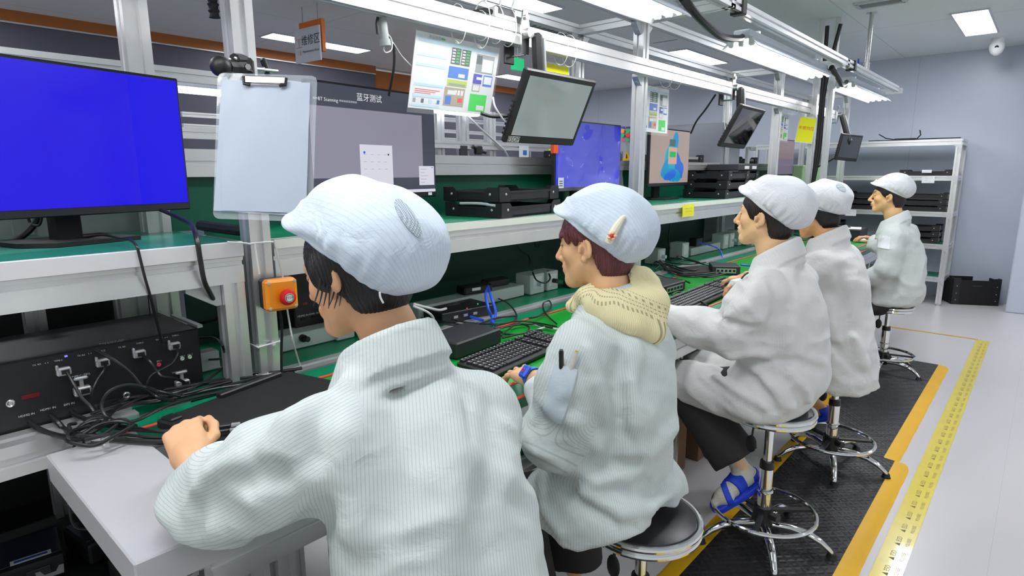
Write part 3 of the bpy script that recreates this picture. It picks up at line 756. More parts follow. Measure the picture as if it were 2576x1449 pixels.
def patch(f, quad, nx, ny, off, thick, rnd=0.):
    """thin slab lying on the surface f inside the photo quadrilateral (TL, TR, BR, BL)"""
    q = [np.array(c, float) for c in quad]; V = []; N = []
    for j in range(ny+1):
        for i in range(nx+1):
            a, b = i/nx, j/ny
            if rnd:
                x, y = 2*a-1, 2*b-1; k = 1-rnd+rnd*math.sqrt(1-.5*min(1, max(x*x, y*y))) if False else 1
                x2, y2 = x*math.sqrt(1-y*y/2*rnd), y*math.sqrt(1-x*x/2*rnd); a, b = (x2+1)/2, (y2+1)/2
            c = (q[0]*(1-a)+q[1]*a)*(1-b)+(q[3]*(1-a)+q[2]*a)*b; h = hit(f, c[0], c[1])
            if h is None: h = V[-1] if V else np.zeros(3)
            V.append(h); N.append(s_grad(f, h, .008))
    V = np.array(V); N = np.array(N); w = nx+1; n = len(V); T = V+N*(off+thick); B = V+N*off*.2
    F = [(j*w+i, (j+1)*w+i, (j+1)*w+i+1, j*w+i+1) for j in range(ny) for i in range(nx)]
    rim = [i for i in range(w)]+[j*w+nx for j in range(1, ny+1)]+[ny*w+i for i in range(nx-1, -1, -1)]+[j*w for j in range(ny-1, 0, -1)]
    F2 = [(rim[k], rim[(k+1) % len(rim)], n+rim[(k+1) % len(rim)], n+rim[k]) for k in range(len(rim))]
    return np.concatenate([T, B]), F+[q_[::-1] for q_ in F2], T.reshape(ny+1, nx+1, 3), N.reshape(ny+1, nx+1, 3)
def plain(name, vf, m, parent, sharp=60):
    return MB().add(vf[0], vf[1]).build(name, m, parent, sharp)
# ---- smock: torso + sleeves + collar as one cloth surface
def A3_(*a): return np.array(a, float)
class Smock:
    def __init__(s, prof, arms, seed, extra=None, sh=.062, folds=(), amp=1., collar=None, karm=.05):
        s.karm = karm
        s.prof, s.arms, s.seed, s.extra, s.sh, s.folds, s.amp, s.collar = prof, arms, seed, extra, sh, list(folds), amp, collar
    def raw(s, p):
        d = s_prof(p, s.prof)
        sh = [a[0][0] for a in s.arms]
        if len(sh) == 2: d = smin(d, s_cap(p, sh[0], sh[1], s.sh), .07)
        for pts, rs in s.arms: d = smin(d, s_chain(p, pts, rs, .03), s.karm)
        if s.extra: d = s.extra(p, d)
        return d
    def full(s, p):
        d = s.raw(p); a = s.amp
        w = .0042*ripples(p, s.seed, (2.5, 2.5, 4.))+.0024*ripples(p, s.seed+1, (7, 7, 6))
        for pts, rs in s.arms:
            e = pts[len(pts)//2]
            k = near(p, e, .13); w = w+k*(.007*ripples(p, s.seed+2, (9, 9, 7)))
            k = near(p, np.asarray(pts[0])+np.array([0, 0, -.07]), .11); w = w+k*.005*ripples(p, s.seed+4, (8, 8, 5))
        d = d+a*(w-.0085*(soft_ridge(2.4*ripples(p, s.seed+7, (2.6, 2.6, 4.2)))-.55)-.004*(soft_ridge(2.4*ripples(p, s.seed+8, (6, 6, 8)))-.55))
        for pl, r, k in s.folds: d = smin(d, s_chain(p, pl, [r]*len(pl), .01), k) if r > 0 else smax(d, -s_chain(p, pl, [-r]*len(pl), .01), k)
        if s.collar: d = s.collar(p, d)
        return d
    def weave(s, V):
        T = np.asarray(s.prof, float); cx = np.interp(V[:, 2], T[:, 0], T[:, 1]); cy = np.interp(V[:, 2], T[:, 0], T[:, 2])
        best = s_prof(V, s.prof)-.012; st = (V[:, 1]-.6)*.8+V[:, 0]*.6; vis = A3_(.66, -.62, .42)
        for pts, rs in s.arms:
            num = den = 0.; dm = None
            for i in range(len(pts)-1):
                d = s_cap(V, pts[i], pts[i+1], rs[i], rs[i+1]); ax = nrm(np.asarray(pts[i+1])-np.asarray(pts[i])); c = nrm(np.cross(ax, vis))
                g = (V-np.asarray(pts[i], float)) @ c; w = np.exp(-np.clip(d, -.06, .5)/.016); num = num+w*g; den = den+w; dm = d if dm is None else np.minimum(dm, d)
            m = dm < best; st = np.where(m, num/den, st); best = np.minimum(best, dm)
        return st
    def fold(s, px, r=.012, k=.02, sink=.4):
        """a fold ridge (r > 0) or crease (r < 0) lying on the cloth where the photo shows it"""
        pts = [hit(s.raw, u, v) for u, v in px]; pts = [q for q in pts if q is not None]
        if len(pts) < 2: return
        pts = [q-s_grad(s.raw, q)*abs(r)*sink*(1 if r > 0 else -1) for q in pts]
        s.folds.append((pts, r, k))
    def mesh(s, lo, hi, h):
        V, F = nets(s.full, lo, hi, h); V = relax(V, F, 1, .35); return (V, F, None, s.weave(V), 0)
def make_collar(c, R, r0, r1, z0, z1, neck_r, tilt=.30, open_dir=(-1, 0, 0)):
    """stand-and-fall collar around the neck: a flared ring, lower in front"""
    c = np.asarray(c, float); od = np.asarray(open_dir, float)
    def f(p, d):
        q = p-c; x = q @ od; zz = q[:, 2]+tilt*x; y = q-np.outer(x, od); rr = np.sqrt(x**2+(y[:, 0]**2+y[:, 1]**2))
        t = np.clip((zz-z0)/(z1-z0), -1.1, 1); rad = r0+(r1-r0)*t; zl = z0-.05
        ring = np.maximum(np.abs(rr-rad)-.0055, np.abs(zz-(zl+z1)/2)-(z1-zl)/2)-.002
        r2 = np.maximum(np.abs(rr-rad-.007-.004*(1-t))-.0042, np.maximum(z0-.022-zz, zz-z1+.002)); ring = smin(ring, r2, .003)
        core = np.maximum(rr-(neck_r), np.maximum(z0-.03-zz, zz-(z1+.1)))
        return smin(smax(d, -core, .006), ring, .013)
    return f
def trunk(js, cover, h=.011):
    """the body under the clothes: pelvis, chest, arms and legs as one skin"""
    def f(p):
        d = s_chain(p, [js['hip'], js['chest'], js['neck']], [.115, .105, .055], .05)
        for q in ('L', 'R'):
            d = smin(d, s_cap(p, js['chest'], js['sh'+q], .06, .05), .05); d = smin(d, s_chain(p, [js['sh'+q], js['el'+q], js['wr'+q]], [.046, .038, .026]), .03)
        d = np.maximum(d, cover(p)+.014)
        for q in ('L', 'R'): d = np.minimum(d, s_chain(p, [js['th'+q], js['kn'+q], js['an'+q]], [.060, .046, .027], .03))
        return d
    A = np.array([v for v in js.values()]); return nets(f, A.min(0)-.16, A.max(0)+.16, h)
def foot_mesh(an, toe, kn, up=(0, 0, 1), h=.004):
    an = np.asarray(an, float); toe = np.asarray(toe, float); d = nrm(toe-an); s = nrm(np.cross(d, up)); u = np.cross(s, d)
    R = np.stack([d, s, u], 1); lg = R.T @ nrm(np.asarray(kn, float)-an)
    def f(q):
        e = s_chain(q, [(-.025, 0, -.05), (.06, 0, -.052), (.13, .003, -.060), (.165, .004, -.064)], [.026, .028, .024, .016], .02)
        e = smin(e, s_cap(q, lg*.10, (0, 0, -.025), .034, .034), .03); e = smin(e, s_cap(q, (.02, 0, -.02), (.12, 0, -.052), .026, .020), .03)
        e = smin(e, s_cap(q, (.12, .025, -.064), (.12, -.022, -.064), .017), .02); return smax(e, -(q[:, 2]+.078), .008)
    V, F = nets(f, (-.16, -.12, -.11), (.21, .12, .17), h); return (an+(V*.92) @ R.T, F), (R, lg)
# ---------------------------------------------------------------- five workers, all facing the conveyor (towards -X)
def person(name, lab, head, fwd, tilt, sc, js, hands, smock, capP, capm, smm, haircut, hairm, skin, male, coat_box, vox, hair_extra=None, feet=(), hair_grow=.008, fr=None, legs=True):
    R = head_frame(fwd, tilt); o = np.asarray(head, float)
    hv = .0021 if vox <= .006 else .0036
    V, F = nets(lambda q: s_head(q, male), (-.12, -.15, -.20), (.12, .14, .14), hv)
    parts = [(o+(V*sc) @ R.T, F, head_tone(V, skin), None, 0)]
    tv, tf = trunk(js, smock.full); parts.append((tv, tf, np.tile(np.array(srgb(*skin)[:3]), (len(tv), 1)), None, 0))
    parts += hands
    for (fv, ff) in feet: parts.append((fv, ff, np.tile(np.array(srgb(*skin)[:3]), (len(fv), 1)), None, 0))
    body = mesh_obj(name, parts, SKIN)
    tag(body, lab, 'person')
    mesh_obj('smock', [smock.mesh(coat_box[0], coat_box[1], vox)], smm, body)
    mesh_obj('cap', [cap_mesh(o, R, sc, capP, .0027 if vox <= .006 else .0038)], capm, body)
    mesh_obj('hair', [hair_mesh(o, R, sc, haircut, .0028 if vox <= .006 else .004, hair_grow, hair_extra, fr=fr)], hairm, body)
    if legs:
        parts = []
        def tf_(p):
            d = np.maximum(s_ell(p, js['hip'], (.15, .16, .11)), smock.full(p)+.014)
            for q in ('L', 'R'):
                kn, an, th = [np.asarray(js[k+q]) for k in ('kn', 'an', 'th')]; hemp = kn+(an-kn)*.90
                e = s_chain(p, [th, kn, hemp], [.074, .084, .092], .03)
                ax = nrm(an-kn); e = smax(e, (p-hemp) @ ax, .006); d = smin(d, e, .03)
            return d+.004*ripples(p, 5, (7, 7, 5))
        A = np.array([js[k] for k in ('hip', 'knL', 'knR', 'anL', 'anR')]); V, F = nets(tf_, A.min(0)-.2, A.max(0)+.2, .010)
        mesh_obj('trousers', [(V, F, None, None, 0)], TROUSER, body)
    return dict(body=body, R=R, o=o, sc=sc, S=smock, capf=lambda p: s_capcrown(((p-o) @ R)/sc, capP)[0]*sc, headf=lambda p: s_head(((p-o) @ R)/sc, male)*sc)
A3 = lambda *a: np.array(a, float)
WORK = {}
# ---- 1: nearest worker, seen from behind, left hand on a cable
def worker1():
    head = A3(-.885, .59, 1.236); fwd = (-.91, -.28, -.27)
    hw = P(478, 1150, x=-1.13); ck = P(535, 1208, x=-1.045)
    js = dict(hip=A3(-.64, .59, .58), chest=A3(-.73, .59, .93), neck=A3(-.81, .59, 1.07), shL=A3(-.775, .445, 1.015), shR=A3(-.735, .755, .975),
              elL=A3(-.90, .38, .88), elR=A3(-.80, .80, .83), wrL=hw, wrR=A3(-1.02, .82, .86),
              thL=A3(-.70, .49, .50), thR=A3(-.70, .69, .50), knL=A3(-1.0, .50, .47), knR=A3(-1.0, .72, .47), anL=A3(-.95, .50, .16), anR=A3(-.95, .72, .16))
    prof = [(.40, -.63, .585, .200, .175), (.50, -.635, .585, .200, .172), (.62, -.645, .585, .193, .158), (.75, -.66, .585, .182, .142), (.86, -.69, .59, .174, .132), (.94, -.715, .59, .168, .125),
            (1.0, -.74, .59, .150, .112), (1.035, -.76, .59, .122, .10), (1.07, -.78, .59, .092, .085), (1.09, -.79, .59, .075, .075)]
    arms = [([js['shL'], A3(-.85, .40, .95), A3(-.945, .365, .885), A3(-.99, .36, .872), ck], [.066, .076, .076, .074, .058]),
            ([js['shR'], A3(-.78, .80, .90), js['elR'], A3(-.93, .83, .86), js['wrR']], [.062, .066, .066, .06, .052])]
    S = Smock(prof, arms, 11, sh=.050, collar=make_collar((-.80, .59, 1.09), None, .084, .068, -.01, .04, .056, .55))
    hands = [hand_mesh(hw, P(456, 1066, x=-1.205)-hw, P(540, 1120, x=-1.12)-hw, .93, [(.75, .85, .5), (1.15, 1.1, .7), (1.25, 1.15, .7), (1.25, 1.1, .7)], left=True,
             thumb=((.032, .026, -.012), (.034, .004, -.008), (.026, -.006, -.006))),
             hand_mesh((-1.05, .82, .865), (-1, .05, -.1), (.1, -1, 0), .93, [(.4, .5, .3)]*4)]
    S.fold([(1075, 835), (1000, 860), (930, 900), (880, 960)], .010, .03); S.fold([(1110, 820), (1160, 900), (1180, 980), (1185, 1080)], -.012, .03)
    S.fold([(830, 920), (810, 1010), (800, 1100), (795, 1200), (800, 1330)], -.016, .03); S.fold([(760, 960), (720, 1060), (690, 1150), (650, 1250)], .014, .04)
    S.fold([(880, 1100), (870, 1200), (890, 1330)], .012, .04); S.fold([(1120, 1000), (1150, 1150), (1140, 1300)], .012, .05); S.fold([(1240, 1020), (1250, 1130), (1230, 1250), (1240, 1380)], -.014, .04)
    S.fold([(780, 1210), (700, 1290), (620, 1330), (540, 1340)], .014, .04); S.fold([(700, 1180), (620, 1210), (560, 1200)], -.010, .03); S.fold([(480, 1250), (520, 1190), (600, 1150)], .010, .025)
    S.fold([(480, 1270), (490, 1330), (540, 1390)], -.010, .025); S.fold([(950, 900), (1000, 1000), (1010, 1150), (980, 1300)], -.008, .05)
    return person('person', 'person nearest the camera, back turned, in striped white smock, left hand holding a cable', head, fwd, .0, .92, js, hands, S,
        dict(o=(0, -.02, .060), pitch=.80, r=(.098, .122, .105), puff=((0, -.072, .035), (.114, .116, .092)), seed=4, wr=.005, brim=.066, btilt=.62, sag=.35, bk=.03), CAP_A, SMOCK_A,
        [(-.2, -.115), (-.06, -.11), (-.03, -.10), (-.012, -.045), (.02, -.06), (.03, -.085), (.045, -.05), (.06, .0), (.09, .03), (.2, .05)], HAIR_K, (216, 164, 124), 0, ((-1.3, .1, .36), (-.38, 1.0, 1.25)), .0055, hair_extra=lambda q, d: smin(d, s_ell(q, (-.074, .004, .004), (.016, .036, .034)), .012))
# ---- 2: second worker, profile, hand on the keyboard, pale yellow hood over the collar
def worker2():
    head = A3(-.835, 1.257, 1.224); fwd = (-.97, -.13, -.12)
    js = dict(hip=A3(-.76, 1.26, .60), chest=A3(-.745, 1.29, .93), neck=A3(-.80, 1.265, 1.06), shL=A3(-.775, 1.125, .985), shR=A3(-.755, 1.395, .965),
              elL=A3(-.80, 1.10, .77), elR=A3(-.78, 1.48, .79), wrL=P(1340, 950, z=.862), wrR=A3(-.97, 1.50, .84),
              thL=A3(-.86, 1.18, .57), thR=A3(-.86, 1.36, .57), knL=A3(-1.03, 1.16, .47), knR=A3(-1.03, 1.42, .47), anL=A3(-.98, 1.18, .16), anR=A3(-.98, 1.40, .16))
    prof = [(.485, -.785, 1.245, .170, .145), (.54, -.785, 1.25, .170, .145), (.62, -.775, 1.255, .164, .142), (.72, -.765, 1.26, .150, .135), (.84, -.745, 1.265, .142, .128), (.93, -.76, 1.265, .140, .122),
            (.98, -.77, 1.265, .130, .112), (1.02, -.785, 1.265, .108, .098), (1.05, -.79, 1.265, .085, .085), (1.075, -.795, 1.265, .072, .074)]
    arms = [([js['shL'], A3(-.79, 1.10, .91), A3(-.825, 1.09, .77), (P(1425, 1060, z=.80)), P(1366, 978, z=.853)], [.072, .078, .080, .066, .045]),
            ([js['shR'], A3(-.78, 1.42, .88), A3(-.81, 1.45, .80), A3(-.90, 1.48, .82), js['wrR']], [.058, .062, .060, .056, .05])]
    def extra(p, d):
        d = smin(d, s_chain(p, [(-.72, 1.19, .545), (-.90, 1.165, .535)], [.10, .085], .03), .05)
        d = smin(d, s_chain(p, [(-.72, 1.38, .545), (-.88, 1.40, .535)], [.10, .085], .03), .05)
        return smax(d, .50+.05*np.clip((p[:, 0]+.75)/.10, 0, 1)-p[:, 2], .006)
    S = Smock(prof, arms, 23, extra, sh=.050, collar=make_collar((-.80, 1.265, 1.065), None, .080, .066, -.012, .035, .056, .5))
    S.fold([(1480, 880), (1500, 960), (1530, 1040), (1545, 1110), (1510, 1150)], .012, .025); S.fold([(1560, 900), (1570, 1000), (1555, 1090), (1530, 1160)], -.018, .03); S.fold([(1600, 870), (1590, 960), (1600, 1060)], .010, .04)
    S.fold([(1380, 1020), (1440, 1060), (1500, 1120)], .010, .03); S.fold([(1370, 1050), (1340, 1080), (1345, 1120)], -.008, .02); S.fold([(1500, 1200), (1600, 1160), (1690, 1080)], .012, .05)
    S.fold([(1420, 1150), (1500, 1180), (1600, 1165), (1690, 1140)], -.010, .04); S.fold([(1400, 1215), (1460, 1260), (1540, 1300)], -.012, .03); S.fold([(1470, 1240), (1560, 1290), (1640, 1280), (1700, 1230)], .012, .03); S.fold([(1360, 1200), (1370, 1280), (1410, 1340)], .010, .02)
    hands = [hand_mesh(js['wrL'], P(1243, 908, z=.838)-js['wrL'], P(1335, 880, z=.86)-P(1318, 935, z=.86), .92, [(.10, .35, .3), (.14, .40, .3), (.18, .42, .3), (.18, .42, .3)], spread=(.22, .05, -.10, -.26), left=True,
             thumb=((.028, .026, -.010), (.032, .014, -.008), (.026, .004, -.006)), tone=(224, 174, 136)),
             hand_mesh((-1.0, 1.51, .84), (-1, .05, -.1), (.1, -1, 0), .92, [(.4, .5, .3)]*4)]
    return person('person', 'person in white smock with pale yellow hood, flowery hair clip and blue wrist strap', head, fwd, -.03, .92, js, hands, S,
        dict(o=(0, -.018, .05), pitch=.70, btilt=.6, r=(.094, .118, .100), puff=((0, -.054, .038), (.106, .104, .086)), seed=8, wr=.0045, brim=.060, sag=.35), CAP_A, SMOCK_A,
        [(-.2, -.115), (-.05, -.11), (-.035, -.08), (-.02, .0), (.02, .018), (.05, .03), (.09, .06), (.2, .07)], HAIR_R, (228, 180, 134), 0, ((-1.15, .90, .42), (-.46, 1.66, 1.2)), .0055, fr=[(-.2, .03), (-.03, .02), (-.01, .012), (.02, .004), (.05, .010), (.075, .024), (.10, .040), (.2, .05)])
# ---- 3: third worker, upright profile, grey trousers and blue sandals
FOOT3 = []; FOOT4 = []
def worker3():
    head = A3(-.765, 2.262, 1.243); fwd = (-.99, .05, .02)
    js = dict(hip=A3(-.69, 2.21, .64), chest=A3(-.68, 2.24, .93), neck=A3(-.715, 2.255, 1.10), shL=A3(-.70, 2.09, 1.00), shR=A3(-.68, 2.385, .995),
              elL=A3(-.775, 2.05, .83), elR=A3(-.80, 2.42, .86), wrL=A3(-1.02, 2.02, .872), wrR=P(1885, 706, x=-1.0),
              thL=A3(-.80, 2.15, .60), thR=A3(-.80, 2.31, .60), knL=A3(-1.04, 2.16, .50), knR=A3(-1.02, 2.36, .50), anL=A3(-.855, 2.20, .20), anR=A3(-.90, 2.42, .18))
    prof = [(.545, -.70, 2.20, .172, .145), (.575, -.69, 2.205, .182, .155), (.63, -.66, 2.215, .185, .16), (.72, -.645, 2.225, .176, .150), (.82, -.655, 2.235, .172, .142), (.92, -.665, 2.235, .162, .132),
            (.98, -.675, 2.24, .148, .12), (1.02, -.685, 2.245, .122, .105), (1.055, -.70, 2.25, .09, .085), (1.085, -.71, 2.252, .074, .074)]
    arms = [([js['shL'], A3(-.73, 2.055, .93), A3(-.775, 2.045, .835), A3(-.90, 2.035, .845), A3(-1.02, 2.02, .868)], [.074, .082, .080, .068, .054]),
            ([js['shR'], A3(-.74, 2.42, .94), js['elR'], A3(-.90, 2.50, .88), js['wrR']], [.07, .070, .064, .055, .046])]
    def extra(p, d):
        d = smin(d, s_chain(p, [(-.72, 2.13, .585), (-1.0, 2.17, .575)], [.098, .092], .03), .05)
        d = smin(d, s_chain(p, [(-.72, 2.32, .575), (-1.0, 2.33, .575)], [.098, .092], .03), .05)
        hem = -1.02-.10*np.clip((p[:, 2]-.5)/.14, 0, 1)
        return smax(smax(d, hem+.04-p[:, 0]+.0*p[:, 1], .006), .505-p[:, 2], .006)
    S = Smock(prof, arms, 37, extra, sh=.050, collar=make_collar((-.715, 2.25, 1.085), None, .080, .064, -.012, .045, .055, .62))
    S.fold([(1930, 690), (1960, 740), (1950, 800), (1900, 850)], -.016, .03); S.fold([(1990, 690), (2000, 780), (1985, 860)], .010, .04); S.fold([(1900, 720), (1880, 770), (1820, 800)], .010, .03); S.fold([(1800, 790), (1860, 820), (1910, 825)], -.010, .02)
    S.fold([(1870, 905), (1930, 905), (2000, 910), (2070, 935)], -.014, .02); S.fold([(1840, 900), (1880, 890), (1930, 895)], .012, .02); S.fold([(1900, 940), (1960, 990), (1990, 1025)], .012, .03); S.fold([(1800, 945), (1860, 985), (1930, 1025)], .010, .03)
    S.fold([(1850, 925), (1900, 955), (1930, 1000), (1945, 1030)], -.010, .025); S.fold([(1760, 960), (1790, 985), (1830, 1020)], -.008, .02); S.fold([(1990, 940), (2030, 980), (2040, 1010)], .010, .03)
    hands = [hand_mesh((-1.06, 2.01, .872), (-1, -.08, -.1), (.12, 1, .1), .95, [(.4, .5, .3)]*4, left=True),
             hand_mesh(js['wrR'], P(1800, 718, x=-1.12)-js['wrR'], (.4, -.9, .1), .95, [(.45, .55, .3), (.6, .6, .4), (.8, .7, .4), (.9, .8, .4)], tone=(226, 170, 130))]
    feet = []; an3 = P(1868, 1180, z=.275); kn3 = A3(-1.03, 2.20, .56); fm, fR = foot_mesh(an3, P(1750, 1262, z=.17), kn3); feet.append(fm); FOOT3.append((an3, fR)); js['anL'] = an3; js['knL'] = kn3
    return person('person', 'person in white smock, grey trousers and blue sandal, upright profile', head, fwd, 0, .95, js, hands, S,
        dict(o=(0, -.018, .052), pitch=.62, r=(.092, .116, .098), puff=((0, -.060, .040), (.100, .098, .084)), seed=15, wr=.005, brim=.058, sag=.3), CAP_B, SMOCK_B,
        [(-.2, -.10), (-.05, -.098), (-.04, -.07), (-.03, -.01), (.0, .0), (.012, -.02), (.035, -.012), (.05, .02), (.09, .045), (.2, .06)], HAIR_B, (240, 196, 148), 1, ((-1.12, 1.92, .44), (-.42, 2.56, 1.24)), .006, feet=feet)
def worker4():
    head = A3(-.81, 3.08, 1.208); fwd = (-.95, .22, -.22)
    js = dict(hip=A3(-.64, 3.06, .57), chest=A3(-.68, 3.08, .92), neck=A3(-.745, 3.09, 1.08), shL=A3(-.72, 2.91, .985), shR=A3(-.70, 3.18, .985),
              elL=A3(-.86, 2.92, .85), elR=A3(-.84, 3.22, .85), wrL=A3(-1.05, 2.98, .87), wrR=A3(-1.05, 3.22, .87),
              thL=A3(-.74, 2.98, .52), thR=A3(-.74, 3.16, .52), knL=A3(-1.02, 2.98, .5), knR=A3(-1.02, 3.18, .5), anL=A3(-.80, 2.96, .17), anR=A3(-.85, 3.2, .17))
    prof = [(.415, -.635, 3.02, .185, .175), (.46, -.64, 3.02, .182, .17), (.58, -.645, 3.025, .175, .155), (.70, -.66, 3.03, .166, .145), (.82, -.675, 3.04, .160, .136), (.92, -.69, 3.045, .155, .128),
            (.98, -.705, 3.05, .14, .115), (1.02, -.72, 3.05, .115, .10), (1.055, -.735, 3.05, .088, .084), (1.085, -.745, 3.05, .074, .074)]
    arms = [([js['shL'], A3(-.78, 2.91, .94), js['elL'], A3(-.97, 2.95, .865), js['wrL']], [.07, .07, .064, .056, .05]), ([js['shR'], A3(-.78, 3.20, .92), js['elR'], A3(-.96, 3.20, .86), js['wrR']], [.07, .07, .064, .056, .05])]
    def extra(p, d):
        return smax(d, .418-p[:, 2], .005)
    S = Smock(prof, arms, 51, extra, sh=.055, collar=make_collar((-.75, 3.055, 1.08), None, .080, .066, -.012, .04, .056, .55))
    S.fold([(2110, 680), (2130, 780), (2140, 900)], -.012, .04); S.fold([(2080, 760), (2100, 860), (2090, 940)], .012, .04); S.fold([(2150, 850), (2180, 920), (2170, 970)], .010, .03); S.fold([(2100, 870), (2150, 930), (2190, 950)], -.010, .03)
    hands = [hand_mesh((-1.09, 2.985, .87), (-1, .1, -.1), (.1, 1, .1), .92, [(.4, .5, .3)]*4, h=.004, left=True), hand_mesh((-1.09, 3.22, .87), (-1, -.1, -.1), (.1, -1, .1), .92, [(.4, .5, .3)]*4, h=.004)]
    an4 = P(2052, 1012, z=.265); kn4 = A3(-1.0, 3.02, .54); fm, fR = foot_mesh(an4, an4+A3(-.17, -.02, -.07), kn4); feet = [fm]; FOOT4.append((an4, fR)); js['anL'] = an4; js['knL'] = kn4
    return person('person', 'person in long white smock leaning to the bench, back turned, bare ankle below', head, fwd, 0, .93, js, hands, S,
        dict(o=(0, -.018, .050), pitch=.50, r=(.095, .118, .098), puff=((0, -.045, .04), (.110, .108, .080)), seed=21, wr=.005, brim=.05, sag=.2), CAP_B, SMOCK_B,
        [(-.2, -.095), (-.05, -.09), (-.03, -.04), (.0, .0), (.03, .0), (.06, .02), (.09, .045), (.2, .06)], HAIR_K, (222, 166, 112), 0, ((-1.15, 2.78, .34), (-.38, 3.42, 1.2)), .0075, feet=feet)
def worker5():
    head = A3(-.815, 4.765, 1.236); fwd = (-.985, -.12, -.02)
    js = dict(hip=A3(-.70, 4.76, .56), chest=A3(-.70, 4.76, .90), neck=A3(-.755, 4.76, 1.07), shL=A3(-.73, 4.60, .975), shR=A3(-.70, 4.90, .975),
              elL=A3(-.73, 4.55, .76), elR=A3(-.84, 5.0, .85), wrL=A3(-.87, 4.62, .66), wrR=P(2203, 603, x=-.97),
              thL=A3(-.78, 4.67, .50), thR=A3(-.78, 4.85, .50), knL=A3(-1.05, 4.68, .47), knR=A3(-1.05, 4.88, .47), anL=A3(-.95, 4.68, .17), anR=A3(-.95, 4.88, .17))
    prof = [(.503, -.73, 4.755, .165, .15), (.53, -.715, 4.755, .178, .17), (.60, -.70, 4.76, .18, .165), (.70, -.695, 4.76, .172, .152), (.80, -.695, 4.76, .166, .142), (.90, -.71, 4.76, .162, .132),
            (.96, -.73, 4.76, .142, .116), (1.0, -.745, 4.76, .115, .10), (1.035, -.755, 4.76, .088, .084), (1.065, -.765, 4.76, .072, .072)]
    arms = [([js['shL'], A3(-.73, 4.555, .89), A3(-.735, 4.545, .77), A3(-.80, 4.575, .71), A3(-.86, 4.61, .675)], [.068, .070, .068, .06, .05]), ([js['shR'], A3(-.77, 4.95, .91), js['elR'], A3(-.92, 5.08, .86), js['wrR']], [.068, .068, .060, .05, .044])]
    S = Smock(prof, arms, 67, None, sh=.052, collar=make_collar((-.765, 4.76, 1.06), None, .080, .064, -.012, .042, .055, .6))
    hands = [hand_mesh((-.885, 4.63, .65), (-.8, .3, -.5), (.2, .9, .3), .95, [(.6, .6, .4)]*4, h=.004, left=True), hand_mesh(js['wrR'], P(2160, 592, x=-1.08)-js['wrR'], (-.1, -.95, .2), .95, [(.3, .5, .3), (.3, .5, .3), (.4, .5, .3), (.5, .5, .3)], h=.003, tone=(228, 176, 132))]
    return person('person', 'person at the far end in white smock and small peaked cap, hand on mouse', head, fwd, 0, .95, js, hands, S,
        dict(o=(0, -.016, .052), pitch=.48, r=(.092, .115, .096), puff=((0, -.035, .045), (.096, .098, .070)), seed=31, wr=.003, brim=.062, btilt=.5, sag=.1), CAP_B, SMOCK_C,
        [(-.2, -.085), (-.05, -.085), (-.035, -.05), (-.025, .0), (.0, .0), (.012, -.015), (.03, .0), (.05, .03), (.09, .05), (.2, .06)], HAIR_B, (234, 188, 134), 1, ((-1.15, 4.42, .42), (-.5, 5.3, 1.2)), .008)
W1 = worker1(); W2 = worker2(); W3 = worker3(); W4 = worker4(); W5 = worker5()

# ---------------------------------------------------------------- worn details
def sandal(parent, an, RL, name='sandal'):
    R = RL[0]
    def f(q):
        ft = s_chain(q, [(-.025, 0, -.05), (.06, 0, -.052), (.13, .003, -.060), (.165, .004, -.064)], [.026, .028, .024, .016], .02); ft = smin(ft, s_cap(q, (.02, 0, -.02), (.12, 0, -.052), .026, .020), .03); ft = smin(ft, s_cap(q, (.12, .025, -.064), (.12, -.022, -.064), .017), .02); ft = smin(ft, s_cap(q, (0, 0, .06), (0, 0, -.025), .031, .033), .03)
        foot2 = np.sqrt(np.maximum(np.minimum.reduce([s_cap(q*np.array([1, 1, 0]), (-.03, 0, 0), (.06, 0, 0), .040, .043), s_cap(q*np.array([1, 1, 0]), (.06, 0, 0), (.155, .004, 0), .043, .036)]), 0)**2+np.maximum(np.abs(q[:, 2]+.088)-.009, 0)**2)-.004
        shell = np.maximum(ft-.007, -(ft-.0005)); s1 = np.maximum(shell, np.abs(q[:, 0]-.060-.35*q[:, 1])-.022); s2 = np.maximum(shell, np.abs(q[:, 0]-.105+.45*q[:, 1])-.014)
        heel = np.maximum(shell, np.maximum(q[:, 0]+.012, q[:, 2]+.030)); s1 = np.maximum(s1, q[:, 2]-.005)
        return smin(smin(smin(foot2, s1, .008), np.maximum(s2, q[:, 2]), .006), heel, .008)
    V, F = nets(f, (-.10, -.08, -.12), (.22, .08, .05), .0035)
    return mesh_obj(name, [(np.asarray(an)+(V*.92) @ R.T, F, None, None, 0)], SANDAL, parent)
sandal(W3['body'], *FOOT3[0]); sandal(W4['body'], *FOOT4[0])
def sock(parent, an, RL):
    R, lg = RL
    def f(q):
        ft = s_chain(q, [(-.025, 0, -.05), (.06, 0, -.052), (.13, .003, -.060), (.168, .004, -.064)], [.028, .030, .026, .018], .02); ft = smin(ft, s_cap(q, lg*.12, (0, 0, -.025), .037, .037), .03); ft = smin(ft, s_cap(q, (.02, 0, -.02), (.12, 0, -.052), .028, .022), .03)
        return np.maximum(smin(ft, s_cap(q, (.12, .025, -.064), (.12, -.022, -.064), .019), .02), -(q[:, 2]+.078))+.0008*np.sin(q[:, 2]*700)
    V, F = nets(f, (-.18, -.13, -.11), (.21, .13, .19), .004); mesh_obj('sock', [(np.asarray(an)+(V*.92) @ R.T, F, None, None, 0)], SOCK, parent)
sock(W3['body'], *FOOT3[0])
